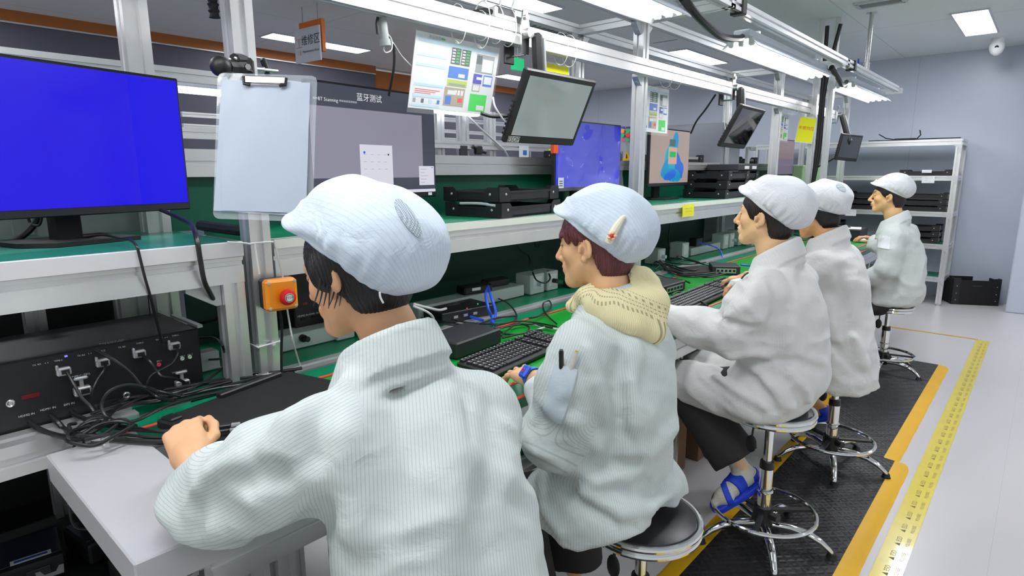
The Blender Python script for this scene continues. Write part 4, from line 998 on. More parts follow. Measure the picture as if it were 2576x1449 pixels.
# hood of worker 2
def hood():
    S = W2['S']; body = W2['body']; roll = [hit(S.raw, u, v) for u, v in ((1440, 776), (1490, 778), (1540, 793), (1590, 815), (1640, 830), (1685, 808), (1697, 765))]; roll = [q for q in roll if q is not None]
    top = [P(1470, 742, x=-.825), P(1530, 712, x=-.79), P(1590, 692, x=-.745), P(1625, 690, x=-.735), P(1660, 720, x=-.73)]
    lowc = np.mean(roll, 0)
    def f(p):
        d = s_chain(p, roll, [.017, .019, .021, .023, .025, .023, .020], .02)
        for i in range(len(top)-1):
            a, b = top[i], top[i+1]; c0 = roll[min(i+1, len(roll)-1)]; c1 = roll[min(i+2, len(roll)-1)]
            for t in (.0, .33, .66):
                q0 = a*(1-t)+b*t; q1 = c0*(1-t)+c1*t; m = (q0+q1)/2+nrm(A3(.8, -.35, .5))*.012; d = smin(d, s_chain(p, [q0, m, q1], [.013, .020, .018], .02), .03)
        d = smin(d, s_chain(p, [P(1440, 770, x=-.86), P(1462, 748, x=-.84)]+top[:3], [.016]*5, .01), .02)
        d = d+.0015*np.sin(p[:, 2]*260+p[:, 0]*60)*0+.003*ripples(p, 77, (5, 5, 6))
        return np.maximum(d, -(s_cap(p, W2['o']+W2['R']@A3(0, -.03, -.05), W2['o']+W2['R']@A3(0, -.045, -.17), .052, .056)))
    A = np.array(roll+top); V, F = nets(f, A.min(0)-.07, A.max(0)+.07, .0042); V = relax(V, F, 1, .4)
    hgt = np.clip((V[:, 2]-lowc[2]+.02)/.14, 0, 1); R_ = np.array(roll)
    dr = s_chain(V, roll, [.0]*len(roll), .001); al = np.arctan2(V[:, 1]-1.25, V[:, 0]+.80)
    col = np.zeros((len(V), 3)); col[:, 0] = np.clip(dr/.10, 0, 1); col[:, 1] = hgt
    m = mat('cream_knit', (236, 226, 178), .85); nt = m.node_tree; bs = nt.nodes['Principled BSDF']
    at = nt.nodes.new('ShaderNodeAttribute'); at.attribute_name = 'tone'; sp = nt.nodes.new('ShaderNodeSeparateColor'); nt.links.new(at.outputs['Color'], sp.inputs[0]); aw = nt.nodes.new('ShaderNodeAttribute'); aw.attribute_name = 'weave'
    def M(op, a, c=0.):
        n = nt.nodes.new('ShaderNodeMath'); n.operation = op
        for i, q in enumerate((a, c)):
            if isinstance(q, (int, float)): n.inputs[i].default_value = q
            else: nt.links.new(q, n.inputs[i])
        return n.outputs[0]
    acc = None
    for r0, wd, pitch, duty in ((.38, .022, .10, .45), (.46, .009, .07, .6), (.53, .009, .07, .6), (.61, .024, .13, .4), (.69, .009, .05, .5)):
        k = M('MULTIPLY', M('LESS_THAN', M('ABSOLUTE', M('SUBTRACT', sp.outputs[0], r0)), wd), M('LESS_THAN', M('FRACT', M('DIVIDE', M('ADD', aw.outputs['Fac'], 10.+r0), pitch)), duty)); acc = k if acc is None else M('MAXIMUM', acc, k)
    mx = nt.nodes.new('ShaderNodeMix'); mx.data_type = 'RGBA'; nt.links.new(M('MULTIPLY', acc, .6), mx.inputs[0]); mx.inputs[6].default_value = srgb(236, 226, 178); mx.inputs[7].default_value = srgb(104, 98, 66); nt.links.new(mx.outputs[2], bs.inputs['Base Color'])
    wv = nt.nodes.new('ShaderNodeMath'); wv.operation = 'SINE'; nt.links.new(M('MULTIPLY', aw.outputs['Fac'], 160.), wv.inputs[0]); bp = nt.nodes.new('ShaderNodeBump'); bp.inputs['Strength'].default_value = .35; bp.inputs['Distance'].default_value = .003; nt.links.new(wv.outputs[0], bp.inputs['Height']); nt.links.new(bp.outputs[0], bs.inputs['Normal'])
    h = mesh_obj('hood', [(V, F, col, al, 0)], m, body); h['label'] = 'pale yellow knitted hood with dark dotted rows'
hood()
# sleeve pocket and pens, hair clip, earring, wrist strap
vf = patch(W2['S'].full, ((1399, 916), (1452, 930), (1413, 1062), (1366, 1045)), 10, 18, .004, .0025); pk = plain('sleeve_pocket', vf, mat('pocket_cloth', (190, 203, 210), .75, bump=.2, bscale=90), W2['body'])
T, N = vf[2], vf[3]
for i, (fx, m, lab, r) in enumerate(((3, BLACK, 'black capped pen in the sleeve pocket of the hooded worker', .0055), (7, mat('clear_pen', (214, 208, 196), .25), 'pale clear pen in the sleeve pocket of the hooded worker', .0045))):
    a = T[1, fx]-N[1, fx]*.005; b_ = T[0, fx]-N[0, fx]*.001; d = nrm(b_-a); e = b_+d*(.036 if i == 0 else .038)
    t = thing('pen', b_, lab, 'pen', 'pens in the sleeve pocket'); MB().cyl(a, e, r, n=14).build('barrel', m, t); MB().cyl(e-d*.006, e+d*.004, r*.8, n=12).build('pen_end', m if i == 0 else mat('ochre_tip', (200, 180, 80), .4), t)
    MB().box((b_+e)/2+N[0, fx]*r, (.003, .003, .03), np.stack([*frame_from(d)[:2], d], 1)).build('pocket_clip', m, t)
def on_cap(W, u, v): 
    h = hit(W['capf'], u, v); return h, s_grad(W['capf'], h)
pts = [on_cap(W2, u, v) for u, v in ((1530, 606), (1540, 590), (1552, 570), (1565, 552), (1573, 546))]
pts = [(h, n) for h, n in pts if h is not None]
b = MB(); b.tube([h+n*.006 for h, n in pts], [.0085, .0095, .009, .006, .004], n=10); cl = b.build('hair_clip', mat('cream_clip', (236, 232, 206), .4), W2['body']); cl['label'] = 'cream hair clip with a red and peach flower'
b = MB(); h, n = pts[1]
for k in range(5):
    a, c_, _ = frame_from(n); g = k*1.257; b.sphere(h+n*.016+a*.007*math.cos(g)+c_*.007*math.sin(g), (.005, .005, .004), n=8)
b.build('clip_flower', mat('peach_flower', (244, 190, 150), .5), W2['body']); MB().sphere(h+n*.019, .004, n=8).build('flower_centre', RED, W2['body'])
q = W2['o']+W2['R']@(A3(-.080, .0, -.040)*W2['sc']); MB().sphere(q, .0028, n=8).build('earring', CLIPM, W2['body'])
def wristband():
    a, c0 = P(1330, 943, x=-1.015), P(1345, 955, x=-1.0); wr = P(1340, 950, z=.862); d = nrm(P(1243, 908, z=.838)-wr); wr = wr-d*.006; a, b_, _ = frame_from(d)
    ring = [wr+(a*math.cos(g)*.031+b_*math.sin(g)*.027) for g in np.linspace(0, 2*math.pi, 25)]
    v = []; F = []
    for i in range(24):
        g = 2*math.pi*i/24
        for s in (-.009, .009):
            for rr in (.027, .0292): v.append(wr+d*s+(a*math.cos(g)*rr*1.08+b_*math.sin(g)*rr))
    for i in range(24):
        j = (i+1) % 24; F += [(i*4+1, j*4+1, j*4+3, i*4+3), (i*4, i*4+2, j*4+2, j*4), (i*4, j*4, j*4+1, i*4+1), (i*4+2, i*4+3, j*4+3, j*4+2)]
    bd = MB().add(v, F).build('wrist_strap', mat('bright_blue_strap', (20, 130, 225), .45), W2['body'])
    n = nrm(A3(.35, -.75, .55)); n = nrm(n-d*(n @ d)); s = np.cross(d, n); o = wr+n*.033
    MB().box(o, (.030, .036, .013), np.stack([d, s, n], 1), bev=.004).build('strap_unit', BLUE, bd); MB().torus(o+n*.007, .005, .0012, n, n=18, k=6).build('strap_mark', RED, bd)
wristband()
# glove of worker 3: half fingers
def glove3():
    hR = W3['S'].arms[1][0][-1]; X = nrm(P(1800, 718, x=-1.12)-hR); Y = A3(.4, -.9, .1); Y = nrm(Y-X*(X @ Y)); Z = np.cross(X, Y); R = np.stack([X, Y, Z], 1); cu = [(.45, .55, .3), (.6, .6, .4), (.8, .7, .4), (.9, .8, .4)]
    f = lambda q: np.maximum(s_hand(q, cu)-.0022, np.maximum(q[:, 0]-.112+np.abs(q[:, 1])*.4, -.045-q[:, 0]))
    V, F = nets(f, (-.115, -.075, -.10), (.20, .085, .05), .0028)
    if np.linalg.det(R) < 0: F = F[:, ::-1]
    mesh_obj('glove', [(hR+(V*.95) @ R.T, F, None, None, 0)], GLOVE, W3['body'])
glove3()
b = MB(); p0, p1_ = hit(W3['S'].raw, 1868, 704), hit(W3['S'].raw, 1886, 688)
if p0 is not None and p1_ is not None:
    n = s_grad(W3['S'].raw, p0); tag(MB().tube([p0+n*.006, (p0+p1_)/2+n*.008, p1_+n*.006], .003).build('pen', DGREY), 'dark pen clipped on the breast of the grey trousers worker', 'pen')
# mesh vents on two caps
NET = mat('grey_net', (176, 186, 192), .6); nt = NET.node_tree; tc = nt.nodes.new('ShaderNodeTexCoord'); ck = nt.nodes.new('ShaderNodeTexChecker'); ck.inputs['Scale'].default_value = 420; ck.inputs[1].default_value = srgb(198, 208, 214); ck.inputs[2].default_value = srgb(132, 146, 156); nt.links.new(tc.outputs['Object'], ck.inputs[0]); nt.links.new(ck.outputs[0], nt.nodes['Principled BSDF'].inputs['Base Color'])
for W, qd in ((W1, ((978, 505), (1018, 500), (1072, 596), (1040, 600))), (W4, ((2098, 468), (2112, 458), (2132, 478), (2124, 486)))):
    plain('net_panel', patch(W['capf'], qd, 8, 12, .0008, .0012, 1.), NET, W['body'])
# elastic end and wisps
h = hit(W1['headf'], 960, 742)
MB().tube([P(955, 735, x=-.72), P(957, 748, x=-.72), P(964, 762, x=-.72)], .0016).build('cap_cord', WHITE, W1['body'])
random.seed(9)
for k in range(7):
    u0 = 800+10*k; MB().tube([P(u0+6, 700, x=-.865+.004*k), P(u0, 735+4*(k % 3), x=-.862+.004*k), P(u0-12+3*(k % 4), 770+6*(k % 2), x=-.858+.004*k)], [.002, .0016, .0006], n=5).build('hair_wisp', HAIR_K, W1['body'])
# striped cuff of the far worker and name patch are part of the smock; blue wrist band
q = A3(-.872, 4.625, .662); d = nrm(A3(-.8, .3, -.5)); MB().torus(q, .031, .007, d, n=24, k=8).build('wrist_strap', BLUE, W5['body'])
vf = patch(W5['S'].full, ((2213, 592), (2240, 596), (2238, 628), (2208, 622)), 8, 8, .0015, .0015); plain('arm_patch', vf, CAP_B, W5['body'])
# ================================================================ STOOLS
CUSH = mat('black_vinyl', (30, 31, 38), .34, bump=.05, bscale=40)
def make_stool(x, y, zs, rz, lab):
    t = thing('stool', (x, y, 0), lab, 'stool', 'round stools along the bench'); o = A3(x, y, 0); fz = .012
    MB().lathe([(0, zs+.014), (.06, zs+.013), (.11, zs+.008), (.136, zs), (.143, zs-.012), (.143, zs-.03), (0, zs-.03)], o, n=48).build('seat', CUSH, t)
    b = MB(); b.torus(o+A3(0, 0, zs-.008), .146, .009, n=56); b.build('seat_rim', CHROME, t)
    b = MB(); b.torus(o+A3(0, 0, zs-.028), .143, .010, n=56); b.lathe([(.0, zs-.03), (.13, zs-.034), (.0, zs-.036)], o); b.build('lower_rim', CHROME, t)
    MB().cyl(o+A3(0, 0, .30), o+A3(0, 0, zs-.03), .0155, n=20).build('gas_lift', CHROME, t)
    b = MB(); b.lathe([(.0, .335), (.024, .333), (.026, .315), (.026, .305)], o, n=24); b.build('collar', BLACK, t)
    MB().cyl(o+A3(0, 0, .13), o+A3(0, 0, .310), .025, n=24).build('column', CHROME, t)
    MB().torus(o+A3(0, 0, .212), .0265, .004, n=24).build('clamp_ring', CHROME, t)
    b = MB(); b.lathe([(.0, .150), (.034, .15), (.036, .12), (.042, .085), (.03, .06), (0, .06)], o, n=24); b.build('hub', BLACK, t)
    R = .182
    MB().torus(o+A3(0, 0, .135), R, .0085, n=64).build('foot_ring', CHROME, t)
    for k in range(3):
        a = rz+.5+k*2*math.pi/3; d = A3(math.cos(a), math.sin(a), 0)
        MB().box(o+d*(R/2+.01)+A3(0, 0, .133), (R-.03, .02, .009), rot((0, 0, 1), a)).build('ring_spoke', BLACK, t)
    MB().cyl(o+A3(math.cos(rz-.5)*.03, math.sin(rz-.5)*.03, .125), o+A3(math.cos(rz-.5)*.065, math.sin(rz-.5)*.065, .125), .016, n=10).build('lock_knob', BLACK, t)
    for k in range(5):
        a = rz+k*2*math.pi/5; d = A3(math.cos(a), math.sin(a), 0); s = A3(-d[1], d[0], 0); v = []; F = []
        pr = [(.03, .082, .026, .014), (.10, .088, .024, .014), (.16, .080, .022, .014), (.205, .060, .018, .013), (.238, .034, .015, .011), (.246, .026, .012, .010)]
        for (r, z, w, h) in pr:
            c = o+d*r+A3(0, 0, z)
            for q in range(10):
                g = 2*math.pi*q/10; v.append(c+s*w*.72*math.cos(g)+A3(0, 0, 1)*h*math.sin(g))
        for i in range(5): F += [(i*10+q, i*10+(q+1) % 10, (i+1)*10+(q+1) % 10, (i+1)*10+q) for q in range(10)]
        F += [tuple(range(9, -1, -1)), tuple(range(50, 60))]
        lg = MB().add(v, F).build('leg', CHROME, t, sharp=60)
        b = MB(); b.lathe([(0, .030), (.014, .03), (.018, .014), (.020, fz), (0, fz)], o+d*.241, n=16); f = b.build('rubber_foot', RUBBER, lg)
    b = MB(); b.tube([o+A3(-.03, -.07, zs-.035), o+A3(-.035, -.075, zs-.07), o+A3(-.037, -.077, zs-.10)], .004)
    b.sphere(o+A3(-.038, -.078, zs-.13), (.020, .006, .034)); b.build('height_lever', BLACK, t)
    return t
make_stool(-.67, 2.20, .548, .20, 'black seat chrome stool under the person in grey trousers')
make_stool(-.70, 1.31, .512, .35, 'black seat chrome stool cut by the picture bottom, under the person with the yellow hood')
make_stool(-.645, 3.05, .50, .02, 'black seat chrome stool with long smock hem hanging over its seat')
make_stool(-.74, 4.79, .49, -.28, 'black seat chrome stool at the far end of the mats')
make_stool(-.64, .59, .50, .2, 'stool under the person nearest the camera')
# ================================================================ SCREENS
def emis(name, c, s=1.): return mat('lit_'+name, (8, 8, 10), .25, emit=c, es=s, spec=.35)
SCR_BLUE = emis('blue_screen', (34, 14, 238)); SCR_BLUE2 = emis('blue_screen_deep', (16, 0, 240)); SCR_DK = emis('slate', (72, 76, 90)); SCR_LT = emis('lavender_grey', (148, 146, 164)); SCR_W = emis('white', (226, 226, 240))
SCR_BEIGE = emis('beige', (176, 158, 150)); SCR_B1 = emis('sky_blue', (24, 150, 205)); SCR_B2 = emis('mid_blue', (40, 110, 220)); SCR_TEAL = emis('teal', (20, 176, 200)); SCR_G = emis('green', (16, 190, 96)); SCR_TXT = emis('pale_text', (238, 240, 246)); SCR_MAUVE = emis('mauve', (128, 110, 116)); SCR_PEACH = emis('peach', (220, 170, 150))
def monitor(c, az, w, h, lab, paint, mats, stand=True, base=None, bez=.008, chin=.022, tilt=0., shelf=1.212, group='monitors on the shelves'):
    """az = angle of the screen's right-hand direction from +Y towards -X; paint(b, o, ex, ey, w, h) draws on the glass"""
    c = np.asarray(c, float); ex = A3(-math.sin(az), math.cos(az), 0); n0 = A3(math.cos(az), math.sin(az), 0)
    ey = nrm(A3(0, 0, 1)*math.cos(tilt)-n0*math.sin(tilt)); n = np.cross(ex, ey); R = np.stack([ex, ey, n], 1)
    t = thing('monitor', (c[0], c[1], shelf), lab, 'monitor', group)
    MB().box(c-n*.012+ey*(bez-chin)/2, (w+2*bez, h+bez+chin, .022), R, bev=.003).build('casing', BLACK, t)
    MB().box(c-n*.035, (w*.62, h*.6, .03), R, bev=.01).build('rear_cover', BLACK, t)
    b = MB(); b.quad(c-ex*w/2-ey*h/2, ex, ey, 0, 0, w, h, 0, .0008); paint(b, c-ex*w/2-ey*h/2, ex, ey, w, h); b.build('screen', mats, t, smooth=False)
    if stand:
        bc = np.asarray(base if base is not None else (c-n*.10)[:2]); bo = A3(bc[0], bc[1], shelf)
        zt = c[2]-h*.2
        b = MB(); b.box((bo+A3(0, 0, (zt-shelf)/2))-n0*.0, (.075, .035, zt-shelf), np.stack([ex, n0, A3(0, 0, 1)], 1), bev=.008); b.box(A3(bo[0], bo[1], zt-.03)+n0*.015, (.07, .06, .05), np.stack([ex, n0, A3(0, 0, 1)], 1), bev=.006); b.build('stand_neck', BLACKM, t)
        b = MB(); b.prism([(-.135, -.04), (-.08, -.115), (.135, -.115), (.135, .085), (-.135, .085)], bo+A3(0, 0, .001), ex, -n0, (0, 0, .011)); b.build('stand_base', BLACKM, t)
    return t, c, ex, ey, n
def p1(b, o, ex, ey, w, h):
    b.quad(o, ex, ey, w*.765, h*.0, w, h*.985, 1, .0011)
monitor((-1.93, .448, 1.491), .252, .615, .360, 'large monitor showing a plain blue screen on the near green shelf', p1, [SCR_BLUE, SCR_BLUE2], base=(-2.02, .425))
def p2(b, o, ex, ey, w, h):
    b.quad(o, ex, ey, 0, .06, w*.885, h*.80, 1, .0011)
    b.text('\u84dd\u7259\u6d4b\u8bd5', o+ex*w*.44+ey*h*.915, ex, ey, .030, 3, True, .0016)
    b.text('==BT Scanning ========', o+ex*w*.03+ey*h*.845, ex, ey, .017, 3, False, .0016)
    b.quad(o, ex, ey, w*.345, .0, w*.61, h*.475, 2, .0014); b.quad(o, ex, ey, w*.845, .028, w*.99, h*.275, 2, .0014)
    b.quad(o, ex, ey, 0, 0, w, .012, 2, .0013)
    for i in range(4):
        for j in range(3): b.quad(o, ex, ey, w*(.375+.055*i), h*(.24+.07*j), w*(.395+.055*i), h*(.243+.07*j), 1, .0016)
    b.cyl(o+ex*w*.38+ey*h*.40+A3(.0015, 0, 0), o+ex*w*.38+ey*h*.40+A3(.002, 0, 0), .005, n=12, m=4); b.cyl(o+ex*w*.575+ey*h*.385+A3(.0015, 0, 0), o+ex*w*.575+ey*h*.385+A3(.002, 0, 0), .004, n=12, m=0)
    for j in range(5): b.quad(o, ex, ey, w*.86, h*(.10+.035*j), w*(.90+.015*(j % 3)), h*(.104+.035*j), 1, .0016)
    b.quad(o, ex, ey, w*.965, h*.255, w*.98, h*.262, 4, .0016)
t, c, ex, ey, n = monitor((-1.945, 1.43, 1.512), .075, .60, .385, 'large monitor showing a grey bluetooth test window with white dialogs', p2, [SCR_DK, SCR_LT, SCR_W, SCR_TXT, SCR_B2])
b = MB(); q = c+ex*.255-ey*.207; b.quad(q, ex, ey, 0, 0, .022, .012, 0, .003); b.build('sticker', WHITE, t, smooth=False)
def petal(b, o, ex, ey, cx, cy, rx, ry, a, m, off):
    pts = []
    for i in range(28):
        g = 2*math.pi*i/28; x, y = rx*math.cos(g), ry*math.sin(g)*(1+.25*math.cos(g)); pts.append((cx+x*math.cos(a)-y*math.sin(a), cy+x*math.sin(a)+y*math.cos(a)))
    nn = np.cross(ex, ey); b.add([o+ex*x+ey*y+nn*off for x, y in pts], [tuple(range(28))], m)
def p3(b, o, ex, ey, w, h):
    x0 = w*.52
    for k, (cx, cy, rx, ry, a, m) in enumerate([(.60, .68, .11, .045, 1.3, 1), (.46, .52, .09, .05, .9, 3), (.70, .34, .12, .055, 2.3, 2), (.42, .26, .10, .06, .4, 1), (.66, .20, .13, .06, .3, 2), (.54, .30, .10, .05, 1.7, 3), (.60, .16, .12, .04, -.2, 1), (.50, .14, .10, .03, .2, 2)]):
        petal(b, o, ex, ey, w*cx, h*cy, rx*.95, ry, a, m, .0011+.0002*k)
    b.quad(o, ex, ey, w*.44, h*.36, w*.66, h*.68, 4, .003); b.quad(o, ex, ey, w*.47, h*.49, w*.63, h*.60, 5, .0033); b.quad(o, ex, ey, w*.46, h*.70, w*.61, h*.83, 6, .003)
t, c, ex, ey, n = monitor((-1.94, 3.80, 1.498), .03, .585, .345, 'monitor with beige wallpaper of generic blue petals behind the second post', p3, [SCR_BEIGE, SCR_B1, SCR_B2, SCR_TEAL, SCR_PEACH, SCR_G, emis('grey_green', (70, 110, 110))])
def p4(b, o, ex, ey, w, h): b.quad(o, ex, ey, 0, h*.45, w, h, 1, .0011)
monitor((-1.93, 6.10, 1.53), .02, .56, .315, 'monitor with a dim mauve screen beside the third post', p4, [emis('mauve_grey', (112, 100, 124)), SCR_MAUVE])
# monitor still in its blue protective film
def p5(b, o, ex, ey, w, h): pass
FILM = mat('blue_film', (52, 60, 200), .12, emit=(40, 40, 190), es=.35, coat=.6)
t, c, ex, ey, n = monitor((-1.955, 2.87, 1.49), 0.0, .63, .345, 'monitor wrapped in crinkled blue plastic film behind the hanging tablet', p5, [FILM], stand=True)
def crinkle(o, ex, ey, n, w, h, nx, ny, amp, seed):
    V = []; rg = np.random.RandomState(seed)
    for j in range(ny+1):
        for i in range(nx+1):
            x, y = w*i/nx, h*j/ny; V.append((x, y))
    V = np.array(V); p = np.column_stack([V, V[:, 0]*0]); z = amp*(soft_ridge(2.2*ripples(p, seed, (3.2, 3.2, 1)))+.5*soft_ridge(2.2*ripples(p, seed+3, (7, 6, 1))))
    F = [(j*(nx+1)+i, j*(nx+1)+i+1, (j+1)*(nx+1)+i+1, (j+1)*(nx+1)+i) for j in range(ny) for i in range(nx)]
    return [o+ex*x+ey*y+n*q for (x, y), q in zip(V, z)], F
PLAST = mat('clear_film', (235, 240, 255), .05, spec=1., coat=1., alpha=.12)
b = MB(); b.add(*crinkle(c-ex*.31-ey*.19+n*.004, ex, ey, n, .66, .37, 60, 34, .016, 5)); b.build('clear_film', PLAST, t)
b = MB(); b.quad(c-ex*.30-ey*.175, ex, ey, 0, 0, .05, .055, 0, .006)
for k in range(3): b.quad(c-ex*.29-ey*.165, ex, ey, 0, .012*k, .03, .012*k+.005, 1, .0066)
b.build('label', [PAPER, BTEXT], t, smooth=False)
b = MB(); b.box(c-ex*.325+ey*.03+n*.0, (.02, .04, .05)); b.build('orange_tab', mat('orange_tab', (240, 90, 40), .5), t)
# ---- hanging tablets on swing arms
def tablet(TL, TR, BL, lab, arm_at, scr, dim, esop=False):
    TL, TR, BL = A3(*TL), A3(*TR), A3(*BL); ex = nrm(TR-TL); ey = TL-BL; ey = nrm(ey-ex*(ex @ ey)); n = np.cross(ex, ey); w = np.linalg.norm(TR-TL); h = abs((TL-BL) @ ey); R = np.stack([ex, ey, n], 1)
    c = TL+ex*w/2-ey*h/2
    t = thing('tablet_screen', c, lab, 'tablet', 'tablets hanging from the rail')
    MB().box(c-n*.013, (w, h, .024), R, bev=.006).build('casing', BLACK, t)
    b = MB(); b.quad(c, ex, ey, -w*.445, -h*.385, w*.445, h*.42, 0, .0006); 
    b.build('screen', scr, t, smooth=False)
    for k in range(10): pass
    b = MB()
    for k in range(8): b.box(c-ex*w*.5+ey*(h*.05-k*.018)-n*.016, (.01, .008, .014), R)
    b.build('cooling_rib', BLACKM, t)
    if esop:
        b = MB(); b.quad(c, ex, ey, -w*.47, -h*.485, -w*.32, -h*.40, 0, .0008); b.text('ESOP', c-ex*w*.395-ey*h*.443, ex, ey, .030, 1, True, .0012); b.build('label', [mat('silver_label', (206, 208, 206), .4), BTEXT], t, smooth=False)
    # arm from the rail to the back of the tablet
    a = A3(*arm_at); m = c-n*.03
    pl = MB(); pl.prism([(-.02, -.075), (.02, -.075), (.024, .03), (.012, .085), (-.012, .085), (-.024, .03)], a+A3(-.004, 0, 0), (0, 1, 0), (0, 0, 1), (.007, 0, 0)); pl.cyl(a+A3(0, 0, .06), a+A3(.012, 0, .06), .010, n=14); pl.cyl(a+A3(0, 0, .0), a+A3(.03, 0, .0), .020, n=16); pl.build('clamp_plate', STEEL, t)
    MB().box(a+A3(-.075, -.01, -.055), (.012, .055, .10), bev=.003).build('clamp_jaw', BLACK, t)
    MB().cyl(a+A3(-.09, -.01, -.075), a+A3(.0, 0, -.075), .005, n=8).build('clamp_bolt', STEEL, t)
    b = MB(); p0 = a+A3(.03, .035, -.01); p1_ = np.array([m[0]+.02, a[1]+.05, m[2]+h*.22]); d = nrm(p1_-p0); s = nrm(np.cross(d, (0, 1, 0))); L = np.linalg.norm(p1_-p0)
    b.box((p0+p1_)/2, (.05, .036, L+.03), np.stack([s, nrm(np.cross(d, s)), d], 1), bev=.014); b.build('arm', BLACK, t)
    b = MB(); b.box((p0+p1_)/2+A3(.004, .022, 0), (.042, .008, L), np.stack([s, nrm(np.cross(d, s)), d], 1), bev=.004); b.build('arm_cover', GREY, t)
    MB().cyl(p1_, m, .018, n=14).build('tilt_joint', BLACK, t)
    return t
SCR_T1 = mat('lit_tablet_grey', (20, 22, 22), .08, emit=(152, 166, 166), es=.8, spec=.7); SCR_T2 = mat('tablet_glass_dark', (12, 13, 15), .03, spec=1., coat=1.)
tablet((-1.50, 1.785, 1.776), (-1.50, 2.247, 1.776), (-1.62, 1.785, 1.512), 'tablet with pale grey screen and ESOP sticker hanging from the rail', (-1.598, 1.885, 1.925), SCR_T1, 1, True)
tablet((-1.48, 3.82, 1.805), (-1.50, 4.29, 1.803), (-1.61, 3.82, 1.552), 'tablet with dark mirror-like screen hanging in front of the second bay', (-1.598, 3.95, 1.925), SCR_T2, 0)
tablet(P(2120, 335, y=6.42), P(2173, 341, y=6.70), P(2098, 402, y=6.40), 'dark tablet tilted away at the far end of the hanging rail', (-1.598, 6.48, 1.925), SCR_T2, 0)
# ---- clipboard on a ball clamp
CD = 1.47
tl, tr, br, bl = [P(u, v, d=CD) for u, v in ((527, 195), (777, 203), (805, 545), (573, 560))]
ex = nrm(tr-tl); ey = tl-bl; ey = nrm(ey-ex*(ex @ ey)); n = np.cross(ex, ey); cw, ch = np.linalg.norm(tr-tl), np.linalg.norm(tl-bl); R = np.stack([ex, ey, n], 1); c = (tl+br)/2
t = thing('clipboard', c, 'clear clipboard with white sheets hanging from a black ball clamp on the nearest post', 'clipboard')
ACR = mat('clear_acrylic', (220, 228, 236), .04, spec=.8, alpha=.22)
pr = []
for sx, sy, a0 in ((1, 1, 0), (-1, 1, 1), (-1, -1, 2), (1, -1, 3)):
    for k in range(5):
        g = (a0+k/4)*math.pi/2; pr.append((sx*(cw/2-.015)+.015*math.cos(g), sy*(ch/2-.015)+.015*math.sin(g)))
MB().prism(pr, c-n*.004, ex, ey, n*.003).build('board', ACR, t)
for k, (dx, dy, rz_) in enumerate([(-.010, -.004, -.03), (.004, .0, .0)]):
    b = MB(); e1 = ex*math.cos(rz_)+ey*math.sin(rz_); e2 = np.cross(n, e1); W_, H_ = .208, .318
    V, F = crinkle(c+n*(.0015+.003*k)+ex*dx+ey*dy-e1*W_/2-e2*H_/2, e1, e2, n, W_, H_, 24, 34, .0016, 40+k); b.add(V, F)
    b.build('paper_sheet', mat('plastic_sleeve_paper', (176, 187, 201), .35), t)
MB().box(c+ey*(ch/2-.018)+n*.008, (.102, .020, .008), R, bev=.003).build('clip_bar', STEEL, t)
b = MB(); b.tube([c+ey*(ch/2-.03)+n*.010+ex*s for s in (-.05, .05)], .0014, k=0, m=0)
for s in (-1, 1): b.tube([c+ex*s*.052+ey*(ch/2-.012)+n*.012, c+ex*s*.050+ey*(ch/2-.03)+n*.012, c+ex*s*.036+ey*(ch/2-.032)+n*.012], .0036, k=0, m=1)
b.build('clip_wire', [STEEL, BLACK], t)
cl = thing('ball_clamp', P(600, 170, d=1.56), 'black ball clamp with steel bolt holding the clipboard on the nearest post', 'clamp')
q = lambda u, v, d: P(u, v, d=d)
MB().sphere(q(555, 167, 1.52), .026, n=20).build('ball', BLACK, cl)
b = MB(); b.tube([q(572, 168, 1.53), q(590, 170, 1.56), q(605, 172, 1.6)], [.016, .018, .03]); b.tube([q(590, 150, 1.56), q(615, 155, 1.60), q(622, 185, 1.60)], .016); b.box(q(613, 172, 1.60), (.035, .05, .055), bev=.008); b.tube([q(580, 190, 1.5), q(586, 200, 1.48)], .011); b.build('clamp_body', BLACK, cl)
MB().cyl(q(620, 170, 1.62), q(698, 179, 1.70), .0045, n=10).build('bolt', STEEL, cl)
b = MB(); b.box(q(668, 170, 1.68), (.02, .012, .05), rot((1, 0, 0), .3), bev=.004); b.build('clamp_jaw', BLACK, cl)
MB().cyl(q(659, 175, 1.67), q(665, 176, 1.675), .008, n=6).build('nut', STEEL, cl)
for (u, v) in ((577, 150), (592, 147), (573, 186)): MB().sphere(q(u, v, 1.545), .005, n=8).build('screw', STEEL, cl)
MB().cyl(q(621, 168, 1.57), q(624, 168, 1.565), .008, n=6).build('screw', STEEL, cl)
# corrugated cable hose down the same post
b = MB(); pts = spline([A3(-1.70, .735, 2.6), A3(-1.70, .735, 2.2), A3(-1.70, .74, 1.95), A3(-1.70, .745, 1.80)], 26); rs = [.0125+.0022*math.sin(i*2.2) for i in range(len(pts))]; b.tube(pts, rs, k=0, n=12)
tag(b.build('corrugated_hose', BLACKM), 'black corrugated cable hose running down behind the ball clamp', 'hose')
